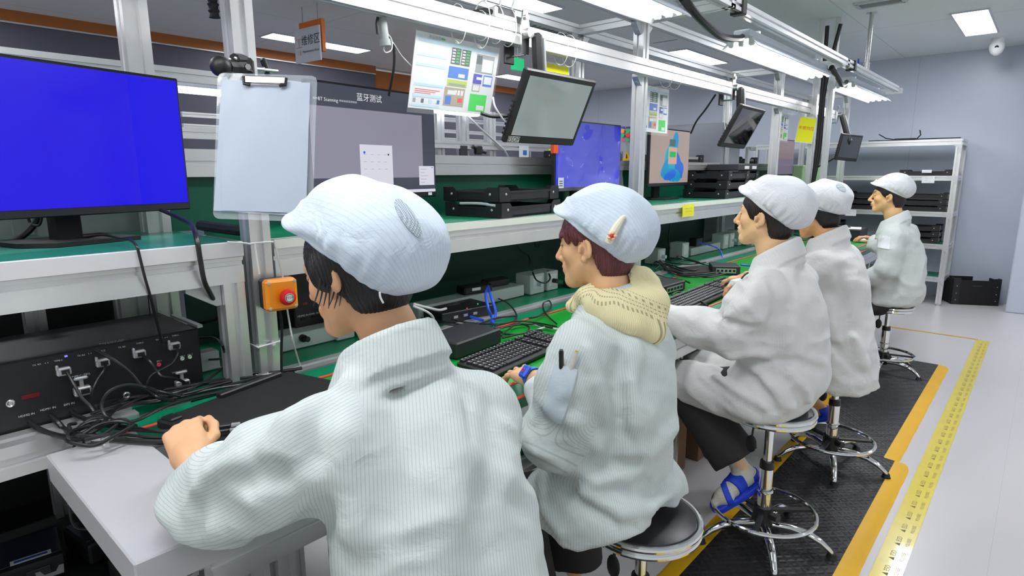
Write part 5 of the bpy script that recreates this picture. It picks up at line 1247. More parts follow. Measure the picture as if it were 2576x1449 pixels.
# ---- sheets hanging from the rail
def sheet(TL, TR, BL, lab, kind, group='sheets hanging from the rail'):
    TL, TR, BL = A3(*TL), A3(*TR), A3(*BL); ex = nrm(TR-TL); ey = TL-BL; h = np.linalg.norm(ey); ey = nrm(ey); n = nrm(np.cross(ex, ey)); w = np.linalg.norm(TR-TL); ey = np.cross(n, ex)
    name = 'work_sheet' if kind == 'doc' else 'warning_sign'
    t = thing(name, (TL+TR)/2, lab, 'sign' if kind != 'doc' else 'instruction sheet', group)
    o = TL-ey*h; b = MB()
    M_ = [PAPER, mat('pale_blue_print', (190, 220, 240), .6), mat('dark_photo', (70, 84, 84), .6), mat('blue_photo', (40, 110, 200), .6), mat('tan_photo', (176, 160, 140), .6), mat('green_photo', (16, 200, 60), .6), mat('navy_photo', (46, 46, 170), .6), BTEXT, mat('red_print', (226, 60, 50), .6), YPAPER, mat('lime_photo', (180, 200, 70), .6), mat('grey_print', (150, 156, 160), .6)]
    b.box(o+ex*w/2+ey*h/2-n*.001, (w, h, .002), np.stack([ex, ey, n], 1), m=0)
    Q = lambda x0, y0, x1, y1, m, off=.0008: b.quad(o, ex, ey, x0*w, y0*h, x1*w, y1*h, m, off)
    if kind == 'doc':
        Q(.03, .88, .97, .93, 1); b.text('\u4f5c\u4e1a\u6307\u5bfc\u4e66', o+ex*w*.22+ey*h*.955, ex, ey, h*.055, 11, True, .001); Q(.27, .945, .32, .965, 5)
        for y in (.70, .57, .31, .16): Q(.03, y, .36, y+.035, 1)
        Q(.02, .03, .34, .06, 1)
        for k in range(3): Q(.05, .26-.025*k, .33-.05*k, .268-.025*k, 8)
        for k in range(4): Q(.04+.09*k, .085, .07+.09*k, .14, (11, 2, 1, 3)[k])
        Q(.41, .66, .52, .88, 2); Q(.53, .66, .64, .88, 2)
        for k in range(5):
            for s in (.42, .54): Q(s, .68+.04*k, s+.035, .70+.04*k, 0, .0011); Q(s+.05, .69+.04*k, s+.085, .705+.04*k, 5, .0011)
        Q(.40, .47, .64, .63, 3); Q(.52, .49, .60, .54, 0, .0011); Q(.40, .36, .64, .45, 10); Q(.42, .37, .62, .40, 11, .0011)
        Q(.38, .08, .63, .34, 4); Q(.42, .24, .50, .30, 0, .0011); Q(.40, .10, .47, .22, 3, .0011); Q(.55, .14, .61, .20, 8, .0011)
        for k in range(3): Q(.50+.04*k, .24, .53+.04*k, .31, 0, .0011)
        Q(.72, .60, .95, .86, 11); Q(.80, .62, .94, .80, 0, .0011); Q(.72, .72, .79, .84, 2, .0011)
        Q(.71, .44, .82, .58, 6); Q(.75, .50, .82, .54, 0, .0011); Q(.84, .42, .96, .58, 3); Q(.85, .45, .95, .56, 0, .0011); Q(.71, .33, .81, .43, 4); Q(.72, .34, .80, .42, 0, .0011)
        Q(.70, .04, .92, .29, 5); Q(.80, .06, .90, .13, 0, .0011)
    else:
        Q(.04, .04, .96, .97, 9)
        if kind == 'y2': b.text('\u5173\u952e\u5c97\u4f4d', o+ex*w*.5+ey*h*.58, ex, ey, w*.225, 8, True, .0012)
        else:
            for x in (.38, .63):
                b.add([o+ex*w*q0+ey*h*q1+n*.0012 for q0, q1 in ((x-.05, .36), (x-.005, .62), (x+.005, .62), (x+.05, .36), (x+.02, .36), (x, .50), (x-.02, .36))], [(0, 1, 2, 3, 4, 5, 6)], 7)
    b.build('sheet', M_, t, smooth=False)
    if kind == 'doc':
        b = MB(); b.box(o+ex*w/2+ey*h/2+n*.0035-ey*.008, (w+.012, h+.016, .0012), np.stack([ex, ey, n], 1)); b.build('plastic_sleeve', mat('clear_sleeve', (250, 252, 255), .08, spec=.6, alpha=.06), t)
    for fx in (.38, .66):
        a = o+ex*w*fx+ey*h*1.0
        b = MB(); cx = XF+.05; r = []
        for k in range(17):
            g = 2*math.pi*k/16; r.append(A3(cx+.040*math.sin(g), a[1]+.01*math.sin(g*.5), 1.915+.065*math.cos(g)))
        b.tube(r, .0013, n=6, k=2); b.tube([r[8], (r[8]+a)/2+A3(0, .004, 0), a-ey*.012], .0013, n=6); b.build('hanging_ring', mat('white_tie', (230, 232, 226), .5), t)
    return t
sheet((-1.67, 1.404, 1.872), (-1.67, 1.82, 1.872), (-1.73, 1.39, 1.625), 'printed instruction sheet with many small photos, nearest of those hanging from the rail', 'doc')
sheet((-1.735, 2.975, 1.868), (-1.735, 3.345, 1.868), (-1.735, 2.975, 1.620), 'printed instruction sheet hanging just past the second post above the wallpaper monitor', 'doc')
sheet((-1.735, 5.13, 1.866), (-1.70, 5.40, 1.866), (-1.735, 5.13, 1.650), 'printed instruction sheet beside the yellow sign with red characters', 'doc')
sheet((-1.69, 2.075, 1.868), (-1.69, 2.305, 1.868), (-1.70, 2.06, 1.58), 'yellow sign half hidden behind the tablet with the ESOP sticker', 'y1')
sheet(P(2012, 292, x=-1.68), P(2056, 297, x=-1.56), P(1998, 357, x=-1.70), 'yellow sign with four red characters near the third post', 'y2')
# ---- power supply tied on the rail, grippers and hanging plug
t = thing('power_supply', (-1.64, 1.76, 1.98), 'white and black power supply tied on top of the hanging rail', 'power supply')
MB().box((-1.64, 1.80, 1.985), (.045, .12, .038), bev=.004).build('casing', WHITE, t); MB().box((-1.64, 1.80, 1.992), (.047, .10, .03), bev=.004).build('dark_cover', DGREY, t)
for y in (1.69, 1.765, 1.835):
    b = MB(); b.tube([A3(-1.64+.042*math.sin(g), y, 1.945+.068*math.cos(g)) for g in np.linspace(0, 6.28, 15)], .002, n=6, k=2); b.tube([A3(-1.62, y, 2.01), A3(-1.61, y, 2.04)], .004); b.build('cable_tie', WHITE, t)
b = MB(); b.tube([(-1.64, 1.74, 1.985), (-1.64, 1.70, 1.985), (-1.65, 1.66, 1.975)], [.010, .006, .004]); b.build('plug_lead', BLACK, t)
t = thing('hanging_plug', (-1.66, 1.26, 1.86), 'clear and black hose fitting with cables hanging under the rail', 'plug')
b = MB(); b.cyl((-1.66, 1.255, 1.885), (-1.66, 1.262, 1.82), .014, n=12); b.cyl((-1.66, 1.262, 1.82), (-1.66, 1.265, 1.80), .018, n=12); b.build('fitting', GREY, t)
MB().tube([(-1.655, 1.235, 1.88), (-1.655, 1.23, 1.86), (-1.655, 1.232, 1.83)], .005).build('lever', BLACK, t)
b = MB(); b.tube([P(968, 78, x=-1.66), P(988, 110, x=-1.67), P(992, 150, x=-1.68), P(988, 190, x=-1.70), P(978, 240, x=-1.75)], .0045); b.build('black_lead', CABLE, t)
b = MB(); b.tube([P(975, 85, x=-1.66), P(985, 100, x=-1.66), P(985, 125, x=-1.66), P(970, 132, x=-1.66), P(966, 118, x=-1.66), P(985, 105, x=-1.665), P(1010, 140, x=-1.68), P(1040, 172, x=-1.72)], .0022); b.build('white_lead', CABLEG, t)
for pts, r, m, lab in [([P(1240, 245, x=-1.65), P(1245, 268, x=-1.63), P(1262, 295, x=-1.62), P(1275, 312, x=-1.62)], .004, CABLEG, 'grey lead plugged into the back of the tablet with the ESOP sticker'),
                       ([P(1210, 285, x=-1.70), P(1240, 293, x=-1.68), P(1285, 291, x=-1.66)], .007, CABLE, 'black lead running level behind the tablet with the ESOP sticker'),
                       ([P(1800, 238, x=-1.70), P(1775, 275, x=-1.78), P(1752, 305, x=-1.85), P(1738, 335, x=-1.95)], .006, CABLE, 'black cable arching from the rail to the wallpaper monitor'),
                       ([P(1825, 250, x=-1.72), P(1822, 290, x=-1.72), P(1825, 330, x=-1.70), P(1830, 345, x=-1.66)], .003, CABLEG, 'thin lead dropping behind the dark mirror-like tablet'),
                       ([P(2050, 345, x=-1.72), P(2056, 375, x=-1.72), P(2050, 400, x=-1.74), P(2046, 420, x=-1.8)], .004, mat('yellow_cable', (190, 200, 90), .5), 'yellow green lead below the yellow sign with red characters'),
                       ([P(2110, 392, y=6.45), P(2085, 405, y=6.5), P(2060, 418, y=6.5), P(2030, 440, y=6.5), P(2010, 465, y=6.5)], .010, CABLE, 'black cable drooping from the far tablet over the pale green case')]:
    tag(MB().tube(pts, r).build('lead', m), lab, 'cable', 'leads around the tablets')
# ================================================================ TEST BOX on the side bench
def text_at(b, st, u, v, x, size, m=1, **k):
    b.text(st, P(u, v, x=x), (0, 1, 0), (0, 0, 1), size, m, True, **k)
XT = -1.75
zt = P(300, 862, x=XT)[2]; y1 = P(507, 900, x=XT)[1]; y0 = .178
t = thing('test_box', (XT-.15, .42, .80), 'black test box with labelled ports, lever clips and plugged cables on the side bench', 'test box')
b = MB(); b.box((XT-.15, (y0+y1)/2, (.80+zt)/2), (.30, y1-y0, zt-.80), bev=.004); b.build('casing', BLACK, t)
b = MB()
for st, u, v, s in [('HDMI2 IN', 67, 1044, .011), ('HDMI1 IN', 121, 1028, .011), ('DP2 IN', 174, 1016, .011), ('TYPE-C (TBT)', 203, 945, .010), ('TYPE-C', 147, 907, .008), ('TYPE-C', 255, 883, .008), ('TYPE-C', 352, 863, .008), ('TYPE-C', 441, 844, .008), ('TYPE-C (TBT)', 452, 935, .010), ('SPK 2', 400, 908, .008), ('MIC 2', 459, 896, .008), ('MIC 3', 478, 892, .008), ('TX', 86, 919, .008), ('RX', 99, 916, .008), ('\u2022 \u2022', 117, 913, .012), ('TX', 199, 895, .008), ('RX', 210, 893, .008), ('\u2022 \u2022', 226, 889, .012), ('TX', 301, 874, .008), ('RX', 312, 872, .008), ('TX', 395, 855, .008), ('RX', 405, 852, .008), ('\u2022 \u2022', 418, 849, .012)]:
    text_at(b, st, u, v, XT+.0005, s*.66, 0, off=.0004)
b.text('DIGITAL', P(284, 862, x=XT-.02)*A3(1, 1, 0)+A3(0, 0, zt+.0008), (0, 1, 0), (-1, 0, 0), .016, 0, True); b.text('TESTER', P(287, 869, x=XT-.008)*A3(1, 1, 0)+A3(0, 0, zt+.0008), (0, 1, 0), (-1, 0, 0), .014, 0, True)
b.build('lettering', WTEXT, t, smooth=False)
b = MB(); q = P(77, 996, x=XT+.001); b.box(q, (.003, .034, .010)); b.build('red_display', mat('dim_red_display', (60, 8, 10), .3, emit=(120, 12, 16), es=.35), t)
CLIPM = mat('clip_silver', (196, 198, 202), .35, .6)
for (u, v) in ((160, 934), (258, 912), (350, 890), (438, 870)):
    q = P(u, v, x=XT+.008); b = MB(); b.box(q, (.016, .030, .020), bev=.003); b.box(q+A3(.004, -.013, .012), (.01, .006, .014), bev=.002); b.box(q+A3(.009, .002, 0), (.004, .016, .010), m=1); b.build('port_clip', [CLIPM, BLACK], t)
for (u, v) in ((206, 975), (458, 958)):
    q = P(u, v, x=XT+.010); b = MB(); b.box(q+A3(0, 0, -.008), (.02, .036, .022), bev=.003); b.box(q+A3(0, 0, .012), (.008, .008, .024)); b.box(q+A3(.002, 0, .025), (.01, .030, .008), bev=.003); b.box(q+A3(.011, .004, -.008), (.004, .018, .012), m=1); b.build('lever_clip', [CLIPM, BLACK], t)
for (u, v, m) in ((26, 1014, STEEL), (318, 994, STEEL), (399, 917, mat('pink_jack', (230, 60, 110), .4)), (458, 902, mat('pale_jack', (190, 210, 190), .4)), (477, 898, MATS['pale_jack'])):
    q = P(u, v, x=XT); b = MB(); r = .0085 if m is STEEL else .005; b.torus(q+A3(.002, 0, 0), r*.8, r*.35, (1, 0, 0), n=20, k=8); b.cyl(q, q+A3(.002, 0, 0), r*.5, n=10); b.build('socket', m, t)
q = P(166, 896, x=XT+.001); MB().box(q, (.002, .006, .004)).build('blue_led', mat('blue_led', (60, 60, 255), .3, emit=(110, 110, 255), es=2), t)
b = MB(); b.box(P(470, 826, x=XT-.1)*A3(1, 1, 0)+A3(0, 0, zt+.004), (.20, .014, .008)); b.build('top_rail', ALUD, t)
# the second test box behind the nearest worker, on the trunking of the back bench
t = thing('test_box', (-2.03, 1.18, .80), 'black test box with red display half hidden behind the nearest worker', 'test box')
MB().box((-2.03, 1.22, .955), (.16, .36, .20), bev=.004).build('casing', BLACK, t)
MB().prism([(0, 0), (.10, .0), (.10, .065), (.045, .065)], (-2.04, 1.06, 1.055), (0, 1, 0), (0, 0, 1), (.05, 0, 0)).build('flap', BLACKM, t)
b = MB(); b.text('HDMI2 IN', P(762, 794, x=-1.949), (0, 1, 0), (0, 0, 1), .010, 0, True); b.text('HDMI1 IN', P(788, 789, x=-1.949), (0, 1, 0), (0, 0, 1), .010, 0, True); b.build('lettering', WTEXT, t, smooth=False)
for (u, v) in ((763, 802), (790, 797), (812, 791)): MB().box(P(u, v, x=-1.949), (.004, .018, .008)).build('port', BLACKM, t)
MB().box(P(767, 764, x=-1.949), (.003, .018, .007)).build('red_display', MATS['dim_red_display'], t)
# ================================================================ POWER TRUNKING and socket boxes on the back benches
TRK = mat('pale_grey_trunking', (196, 208, 204), .5)
def trunk_line(y0, y1, lab, h=.055):
    t = thing('power_trunking', (-1.93, (y0+y1)/2, .80), lab, 'trunking', 'power trunking on the back benches')
    MB().box((-1.93, (y0+y1)/2, .80+h/2), (.09, y1-y0, h), bev=.003).build('duct', TRK, t); return t
tk = trunk_line(.86, 1.16, 'pale grey power trunking beside the orange stop button post')
b = MB(); q = P(760, 850, x=-1.884); b.cyl(q, q+A3(.014, 0, 0), .013, n=20); b.cyl(q+A3(.014, 0, 0), q+A3(.034, .004, 0), .0095, n=16); b.build('knob', BLACK, tk)
trunk_line(1.55, 2.22, 'pale grey power trunking behind the black splitter box')
trunk_line(4.08, 4.60, 'pale grey power trunking with a black adapter lying on it in the second bay')
def socket_box(y, w, h, lab, x=-1.915, d=.10, plug=None):
    t = thing('socket_box', (x, y, .80), lab, 'socket box', 'socket boxes on the back benches')
    MB().box((x, y, .80+h/2), (d, w, h), bev=.004).build('housing', TRK, t)
    b = MB(); b.box((x+d/2, y, .80+h*.55), (.004, w*.62, h*.62), bev=.001); b.build('face_plate', WHITE, t)
    if plug: MB().cyl((x+d/2, y, .80+h*.5), (x+d/2+.03, y, .80+h*.5), .012, n=12).build('plug', plug, t)
CLRP = mat('pale_blue_plug', (196, 214, 222), .3)
socket_box(1.19, .075, .115, 'tall grey socket box between trunking and the nearest worker', plug=BLACK)
socket_box(2.30, .11, .10, 'grey socket box with pale blue plug behind the second worker', plug=CLRP)
socket_box(2.425, .09, .10, 'grey socket box with small black plug, next along from the pale blue plug', plug=BLACK)
socket_box(3.95, .10, .11, 'grey socket box under the yellow note in the second bay')
socket_box(3.60, .10, .10, 'grey socket box half behind the hat of the hooded worker', plug=CLRP)
socket_box(4.66, .10, .115, 'larger pale socket box beyond the trunking in the second bay')
socket_box(4.78, .09, .115, 'pale socket box next to the larger one, with clear plug', plug=CLRP)
socket_box(4.95, .07, .125, 'farthest pale socket box of the second bay', plug=BLACK)
b = MB(); b.box((-2.196, 3.82, .99), (.014, .10, .07), bev=.003, m=0); b.box((-2.187, 3.81, .985), (.006, .02, .03), m=1)
tag(b.build('wall_socket', [mat('grey_socket', (60, 72, 74), .5), BLACK]), 'dark socket plate on the green back panel above the tangled cables', 'socket')
def adapter(c, d, lab, rz=0., label=True):
    t = thing('power_adapter', c, lab, 'adapter', 'black power adapters'); R = rot((0, 0, 1), rz)
    MB().box(c, d, R, bev=.006).build('casing', BLACK, t)
    if label: MB().box(A3(*c)+R@A3(d[0]/2+.0004, -d[1]*.1, d[2]*.1), (.0008, d[1]*.3, d[2]*.35), R).build('label', WHITE, t)
adapter((-1.93, 1.92, .8745), (.07, .16, .037), 'black power adapter with small white label lying on the trunking', -.15)
adapter((-1.97, 2.10, .8745), (.06, .14, .036), 'black power adapter with no label visible, behind the labelled one on the trunking', -.1, False)
adapter((-1.94, 4.27, .885), (.06, .13, .06), 'black adapter brick on the trunking in the second bay', .1, False)
adapter((-1.85, 2.56, .822), (.05, .09, .04), 'black plug adapter near the hooded worker chin', .2, False)
# ================================================================ STOP BUTTON, ties and cords on the first post
t = thing('stop_button', (-1.62, .815, 1.06), 'orange stop button box with red mushroom button on the first post', 'stop button')
c = A3(-1.60, .815, 1.062); R = rot((0, 0, 1), -.12)
MB().box(c+R@A3(-.032, 0, 0), (.030, .088, .088), R, bev=.006).build('black_back', BLACK, t)
MB().box(c+R@A3(0, 0, 0), (.036, .090, .090), R, bev=.008).build('box', ORANGE, t)
b = MB(); b.lathe([(0, .034), (.012, .0335), (.020, .030), (.0235, .022), (.022, .016), (.012, .013), (.012, 0)], c+R@A3(.018, .006, -.004), R@A3(1, 0, 0), n=32); bt = b.build('button', RED, t)
b = MB(); o = c+R@A3(.0522, .006, -.004); b.cyl(o-R@A3(.001, 0, 0), o, .0125, n=28, m=0); b.text('STOP', o, R@A3(0, 1, 0), (0, 0, 1), .0085, 1, True, .0004); b.torus(o, .0105, .0008, R@A3(1, 0, 0), n=24, k=6, m=1); b.build('badge', [PAPER, BTEXT], bt)
for sy in (-1, 1):
    for sz in (-1, 1):
        o = c+R@A3(.018, sy*.036, sz*.036); MB().lathe([(0, .002), (.004, .0015), (.005, 0)], o, R@A3(1, 0, 0), n=14).build('screw', CLIPM, t)
MB().tube([c+A3(-.02, .005, -.045), c+A3(-.025, .01, -.10), c+A3(-.03, .005, -.18), c+A3(-.03, .0, -.25)], .004).build('lead', CABLE, t)
tag(MB().tube([P(690, 605, x=-1.62), P(700, 650, x=-1.61), P(712, 700, x=-1.61), P(717, 740, x=-1.612), P(726, 800, x=-1.61), P(738, 862, x=-1.60), P(755, 920, z=.81)], .0026).build('string', CABLEG), 'thin white cord hanging past the orange stop button', 'cord')
for z, lab in ((.905, 'white cable tie around the first post below the stop button, upper of two'), (.815, 'white cable tie around the first post just above the bench, lower of two')):
    b = MB(); y, s = .80, .034
    b.tube([(XF+s, y-s, z), (XF+s, y+s, z+.004), (XF-s, y+s, z), (XF-s, y-s, z), (XF+s, y-s, z)], .0028, k=0, n=6); b.box((XF+s+.003, y+.01, z+.001), (.006, .008, .008))
    tag(b.build('cable_tie', WHITE), lab, 'cable tie', 'cable ties on the first post')
b = MB(); z = 1.205; b.tube([(XF+.034, .766, z), (XF+.036, .80, z+.001), (XF+.034, .834, z)], .003, k=3); b.tube([(XF+.034, .766, z), (-1.64, .74, z+.006), (-1.645, .70, z+.012)], .0026); b.tube([(-1.645, .775, z), (-1.64, .775, z-.05), (-1.638, .778, z-.085)], .0025)
tag(b.build('cable_tie', WHITE), 'white cable tie with long loose ends at shelf height on the first post', 'cable tie', 'cable ties on the first post')
def note(c, w, h, lab, lines=True):
    b = MB(); V, F = crinkle(A3(*c)+A3(.003, -w/2, -h/2), A3(0, 1, 0), A3(0, 0, 1), A3(1, 0, 0), w, h, 10, 6, .003, 12); b.add(V, F, 0)
    for k in range(2): b.text('\u2014\u2014\u2014\u2014', A3(*c)+A3(.008, -w*.3, h*.1-k*h*.25), (0, 1, 0), (0, 0, 1), w*.14, 1)
    tag(b.build('paper_note', [mat('yellow_note', (232, 226, 50), .6), mat('note_ink', (150, 140, 40), .6)], smooth=False), lab, 'note', 'yellow notes on the shelf edge')
note((-1.655, 3.50, 1.165), .16, .075, 'yellow paper note taped on the shelf edge under the wallpaper monitor')
note((-1.655, 1.03, 1.13), .10, .10, 'yellow paper note on the shelf edge beside the nearest worker face')
# ================================================================ BLACK ESD TRAYS
TRAY = mat('black_tray', (24, 26, 29), .42, noise=.12, nscale=12)
def make_tray(L=.46, Wd=.30, H=.062):
    """tray at the origin, long side along +Y, bottom at z 0; open on top with corner plates and rivets"""
    t = thing('tray', (0, 0, 0), '', 'tray'); w = .008
    b = MB(); b.box((0, 0, .005), (Wd, L, .008)); hs = H*.72
    for s in (-1, 1):
        b.box((s*(Wd/2-w/2), 0, hs/2), (w, L, hs)); b.box((0, s*(L/2-w/2), hs/2), (Wd, w, hs)); b.box((s*(Wd/2-.003), 0, hs-.004), (.012, L-.02, .008)); b.box((0, s*(L/2-.003), hs-.004), (Wd-.02, .012, .008))
    b.build('box', TRAY, t)
    for sx in (-1, 1):
        for sy in (-1, 1):
            b = MB(); a = .075
            for o, ax, th in ((A3(sx*(Wd/2+.001), sy*L/2, 0), A3(0, -sy, 0), A3(sx*.003, 0, 0)), (A3(sx*Wd/2, sy*(L/2+.001), 0), A3(-sx, 0, 0), A3(0, sy*.003, 0))):
                b.prism([(-.001, .002), (a, .002), (a, H*.70), (a*.78, H*.98), (-.001, H*.98)], o, ax, (0, 0, 1), th)
            b.build('corner_plate', TRAY, t)
            for o, nn in ((A3(sx*(Wd/2+.004), sy*(L/2-.045), H*.52), A3(sx, 0, 0)), (A3(sx*(Wd/2-.045), sy*(L/2+.004), H*.52), A3(0, sy, 0))):
                MB().lathe([(0, .003), (.004, .0022), (.0055, 0)], o, nn, n=12).build('rivet', CLIPM, t)
    return t
TR0 = make_tray()
used = [0]
def place_tray(c, rz, lab, group, scale=None):
    t = TR0 if not used[0] else dup(TR0); used[0] = 1
    t.location = [float(q) for q in c]; t.rotation_euler = (0, 0, rz); t['label'] = lab; t['group'] = group
    return t
def tray_parent_fix(): pass
cx = A3(-1.68, 1.83, 0); rz = .10; Rz = rot((0, 0, 1), rz); cc = cx+Rz@A3(-.15, .23, 0)
place_tray((cc[0], cc[1], 1.2125), rz, 'black tray with light strip inside, lower of two stacked on the shelf between monitors', 'trays on the upper shelves')
place_tray((cc[0]-.01, cc[1], 1.2125+.064), rz, 'black tray, upper of two stacked on the shelf between monitors', 'trays on the upper shelves')
tag(MB().tube([A3(*(cc+Rz@A3(.155, -.235, 0))[:2], 1.268)+A3(-.22, -.02, 0), A3(*(cc+Rz@A3(.155, -.235, 0))[:2], 1.268)+A3(-.12, -.006, .002), A3(*(cc+Rz@A3(.155, -.235, 0))[:2], 1.264)+A3(-.03, 0, 0)], .006).build('foam_strip', mat('grey_foam', (170, 180, 184), .8, bump=.6, bscale=200)), 'pale grey foam strip lying along the lower tray on the shelf', 'strip')
q = P(1816, 500, z=1.2125)
names = ('lowest', 'middle', 'topmost')
for k in range(3):
    place_tray((q[0]-.15+.004*k, q[1]+.235+.01*k, 1.2125+.064*k), .06, f'black tray, {names[k]} of three stacked beside the wallpaper monitor', 'trays on the upper shelves')
MB_L = MB(); o = A3(q[0]+.004, q[1]+.0, 1.24)
for k in range(2):
    place_tray((q[0]-.18, q[1]+.76, 1.2125+.064*k), .04, f'black tray, {("lower", "upper")[k]} one of the pair behind the three tray stack', 'trays on the upper shelves')
for k, (y, lab) in enumerate(((3.35, 'black tray on the back shelf beyond the blue film monitor'), (4.62, 'black tray on the back shelf nearest past the wallpaper monitor'), (5.30, 'black tray on the back shelf with a white paper tag in front'), (5.85, 'black tray on the back shelf, farthest of its row'))):
    place_tray((-2.33, y, 1.472), 0, lab, 'trays on the back shelf')
    tag(MB().box((-2.175, y+.02, 1.505), (.006, .20, .022), bev=.002).build('tray_strip', mat('pale_strip', (196, 200, 202), .5)), 'pale strip in the slot of the ' + ('tray beyond the blue film monitor', 'tray nearest past the wallpaper monitor', 'tray with the white paper tag', 'farthest tray of the row')[k], 'strip', 'strips on the back trays')
tag(MB().box((-2.10, 5.06, 1.50), (.004, .09, .055), rot((1, 0, 0), .25)).build('paper_tag', WHITE), 'white paper tag standing in front of the back shelf trays', 'tag')
t = thing('device_box', (-1.88, 5.0, 1.35), 'dark grey flat device with white label strips on top of the tray stack', 'device box')
MB().box((-1.95, 4.92, 1.43), (.26, .44, .05), bev=.006).build('casing', DGREY, t)
for y in (4.86, 5.02): MB().box((-1.818, y, 1.43), (.003, .09, .024)).build('label', WHITE, t)
place_tray((-1.97, 4.92, 1.2125+.128), .04, 'black tray directly under the dark grey flat device', 'trays on the upper shelves')
t = thing('clamp_bracket', (-2.1, 5.6, 1.47), 'white aluminium bracket standing on the back shelf near the third post', 'bracket')
b = MB(); b.box((-2.12, 5.66, 1.545), (.03, .04, .15), bev=.002); b.box((-2.12, 5.74, 1.605), (.03, .16, .03), bev=.002); b.build('body', WHITE, t)
# ================================================================ ON THE CONVEYOR: nearest station
t = thing('black_case', (-1.28, .66, .80), 'flat black case with handle lying in front of the nearest worker', 'case')
q0, q1, q2 = P(392, 1055, z=.826), P(640, 1128, z=.826), P(700, 968, z=.826); exx = nrm((q1-q0)*A3(1, 1, 0)); w = np.linalg.norm(q1-q0); eyy = A3(-exx[1], exx[0], 0); L = .40
cc = q0+exx*w/2+eyy*L/2; cc[2] = .8135; Rc = np.stack([exx, eyy, A3(0, 0, 1)], 1)
MB().box(cc, (w, L, .024), Rc, bev=.004).build('body', BLACKM, t)
b = MB(); b.box(cc-exx*(w/2-.011)+A3(0, 0, .017)+eyy*.06, (.022, .20, .014), Rc, bev=.003); b.build('handle_bar', BLACK, t)
MB().box(cc-eyy*(L/2-.02)-exx*(w/2-.03)+A3(0, 0, .014), (.04, .03, .010), Rc, bev=.003).build('latch', BLACK, t)
def usb_plug(o, d, lab):
    o = A3(*o); d = nrm(d); a, b_, _ = frame_from(d); R = np.stack([a, b_, d], 1)
    t = thing('usb_plug', o, lab, 'plug', 'plugs by the nearest hand')
    MB().box(o, (.014, .008, .026), R, bev=.002).build('grip', BLACK, t); MB().box(o+d*.022, (.012, .0045, .018), R).build('shell', CLIPM, t)
    MB().tube([o-d*.012, o-d*.03+A3(0, 0, .002), o-d*.055+A3(0, 0, .0)], .0026).build('lead', CABLE, t)
d = nrm(P(600, 1072, z=.838)-P(555, 1078, z=.838))
usb_plug(P(566, 1071, z=.845), d, 'silver usb plug pointing away from the nearest hand, upper of the pair')
usb_plug(P(562, 1083, z=.838), d, 'silver usb plug on the black case, lower of the pair held by the nearest hand')
# ================================================================ ON THE CONVEYOR: second and third stations
t = thing('splitter_box', (-1.9, 1.75, .80), 'black splitter box with small lights and inverted lettering beside blue cable', 'splitter')
A, B, D = P(1118, 815, z=.803), P(1240, 790, z=.803), P(1180, 715, z=.843); exx = nrm((B-A)*A3(1, 1, 0)); eyy = A3(-exx[1], exx[0], 0); w = np.linalg.norm(B-A); Rc = np.stack([exx, eyy, A3(0, 0, 1)], 1); cc = A+exx*w/2+eyy*.13; cc[2] = .8225
MB().box(cc, (w+.02, .26, .045), Rc, bev=.003).build('casing', BLACK, t)
b = MB(); b.text('PHIYO', cc+A3(0, 0, .0226)-eyy*.02, -exx, -eyy, .022, 0, True); b.text('DN/1738', cc+A3(0, 0, .0226)-eyy*.0+exx*.05, -exx, -eyy, .013, 0, True)
for k in range(3): b.torus(cc+A3(0, 0, .023)+eyy*(.03+.014*k)-exx*.01*0, .005, .0009, n=16, k=5)
b.build('lettering', WTEXT, t, smooth=False)
for dx, dy, m in ((.06, .05, 'g'), (.085, -.08, 'g'), (.0, -.115, 'r')):
    MB().box(cc+exx*dx+eyy*dy+A3(0, 0, .023), (.004, .004, .002)).build('indicator_light', mat('led_'+m, (20, 20, 20), .4, emit=(40, 240, 140) if m == 'g' else (255, 60, 60), es=3), t)
for k in range(3): MB().box(cc-eyy*.131+exx*(-.07+.05*k), (.02, .003, .01), Rc).build('port', CLIPM, t)
def mini_pc(A, B, dep, h, lab, ports=False, rot_front=True):
    A, B = A3(*A), A3(*B); exx = nrm((B-A)*A3(1, 1, 0)); eyy = A3(-exx[1], exx[0], 0); w = np.linalg.norm((B-A)[:2]); Rc = np.stack([exx, eyy, A3(0, 0, 1)], 1); c = A+exx*w/2+eyy*dep/2; c[2] = .802+h/2
    t = thing('mini_pc', c, lab, 'mini pc', 'small black computers on the conveyor')
    MB().box(c, (w, dep, h), Rc, bev=.005).build('casing', mat('charcoal_case', (34, 36, 42), .5, noise=.06), t)
    for sx in (-1, 1):
        MB().cyl(c+exx*sx*w*.42+eyy*dep*-.4+A3(0, 0, h/2), c+exx*sx*w*.42+eyy*dep*-.4+A3(0, 0, h/2+.0015), .003, n=10).build('screw', BLACKM, t)
    if ports:
        b = MB(); b.box(c-eyy*(dep/2+.001)+A3(0, 0, -.002), (w*.7, .002, h*.5), Rc, m=0)
        for k in range(5): b.box(c-eyy*(dep/2+.002)+exx*w*(-.28+.14*k)+A3(0, 0, -.002), (w*.09, .003, h*.26), Rc, m=1)
        b.build('port_panel', [CLIPM, BLACKM], t)
    return c, exx, eyy
mini_pc(P(1150, 905, z=.803), P(1262, 862, z=.803), .16, .055, 'black mini computer between the nearest two workers on the conveyor')
mini_pc(P(1668, 745, z=.803), P(1724, 728, z=.803), .14, .05, 'black mini computer right behind the yellow hood', True)
c3, e3, f3 = mini_pc(P(1790, 690, z=.803), P(1862, 692, z=.803), .15, .052, 'black mini computer with a row of plugged ports in front of the grey trousers worker', True)
b = MB(); A = P(1700, 690, z=.803); b.box(P(1745, 680, z=.812), (.20, .30, .016), rot((0, 0, 1), -.5), bev=.004); tag(b.build('black_tray_pad', BLACKM), 'flat black pad under the cables by the ported mini computer', 'pad')
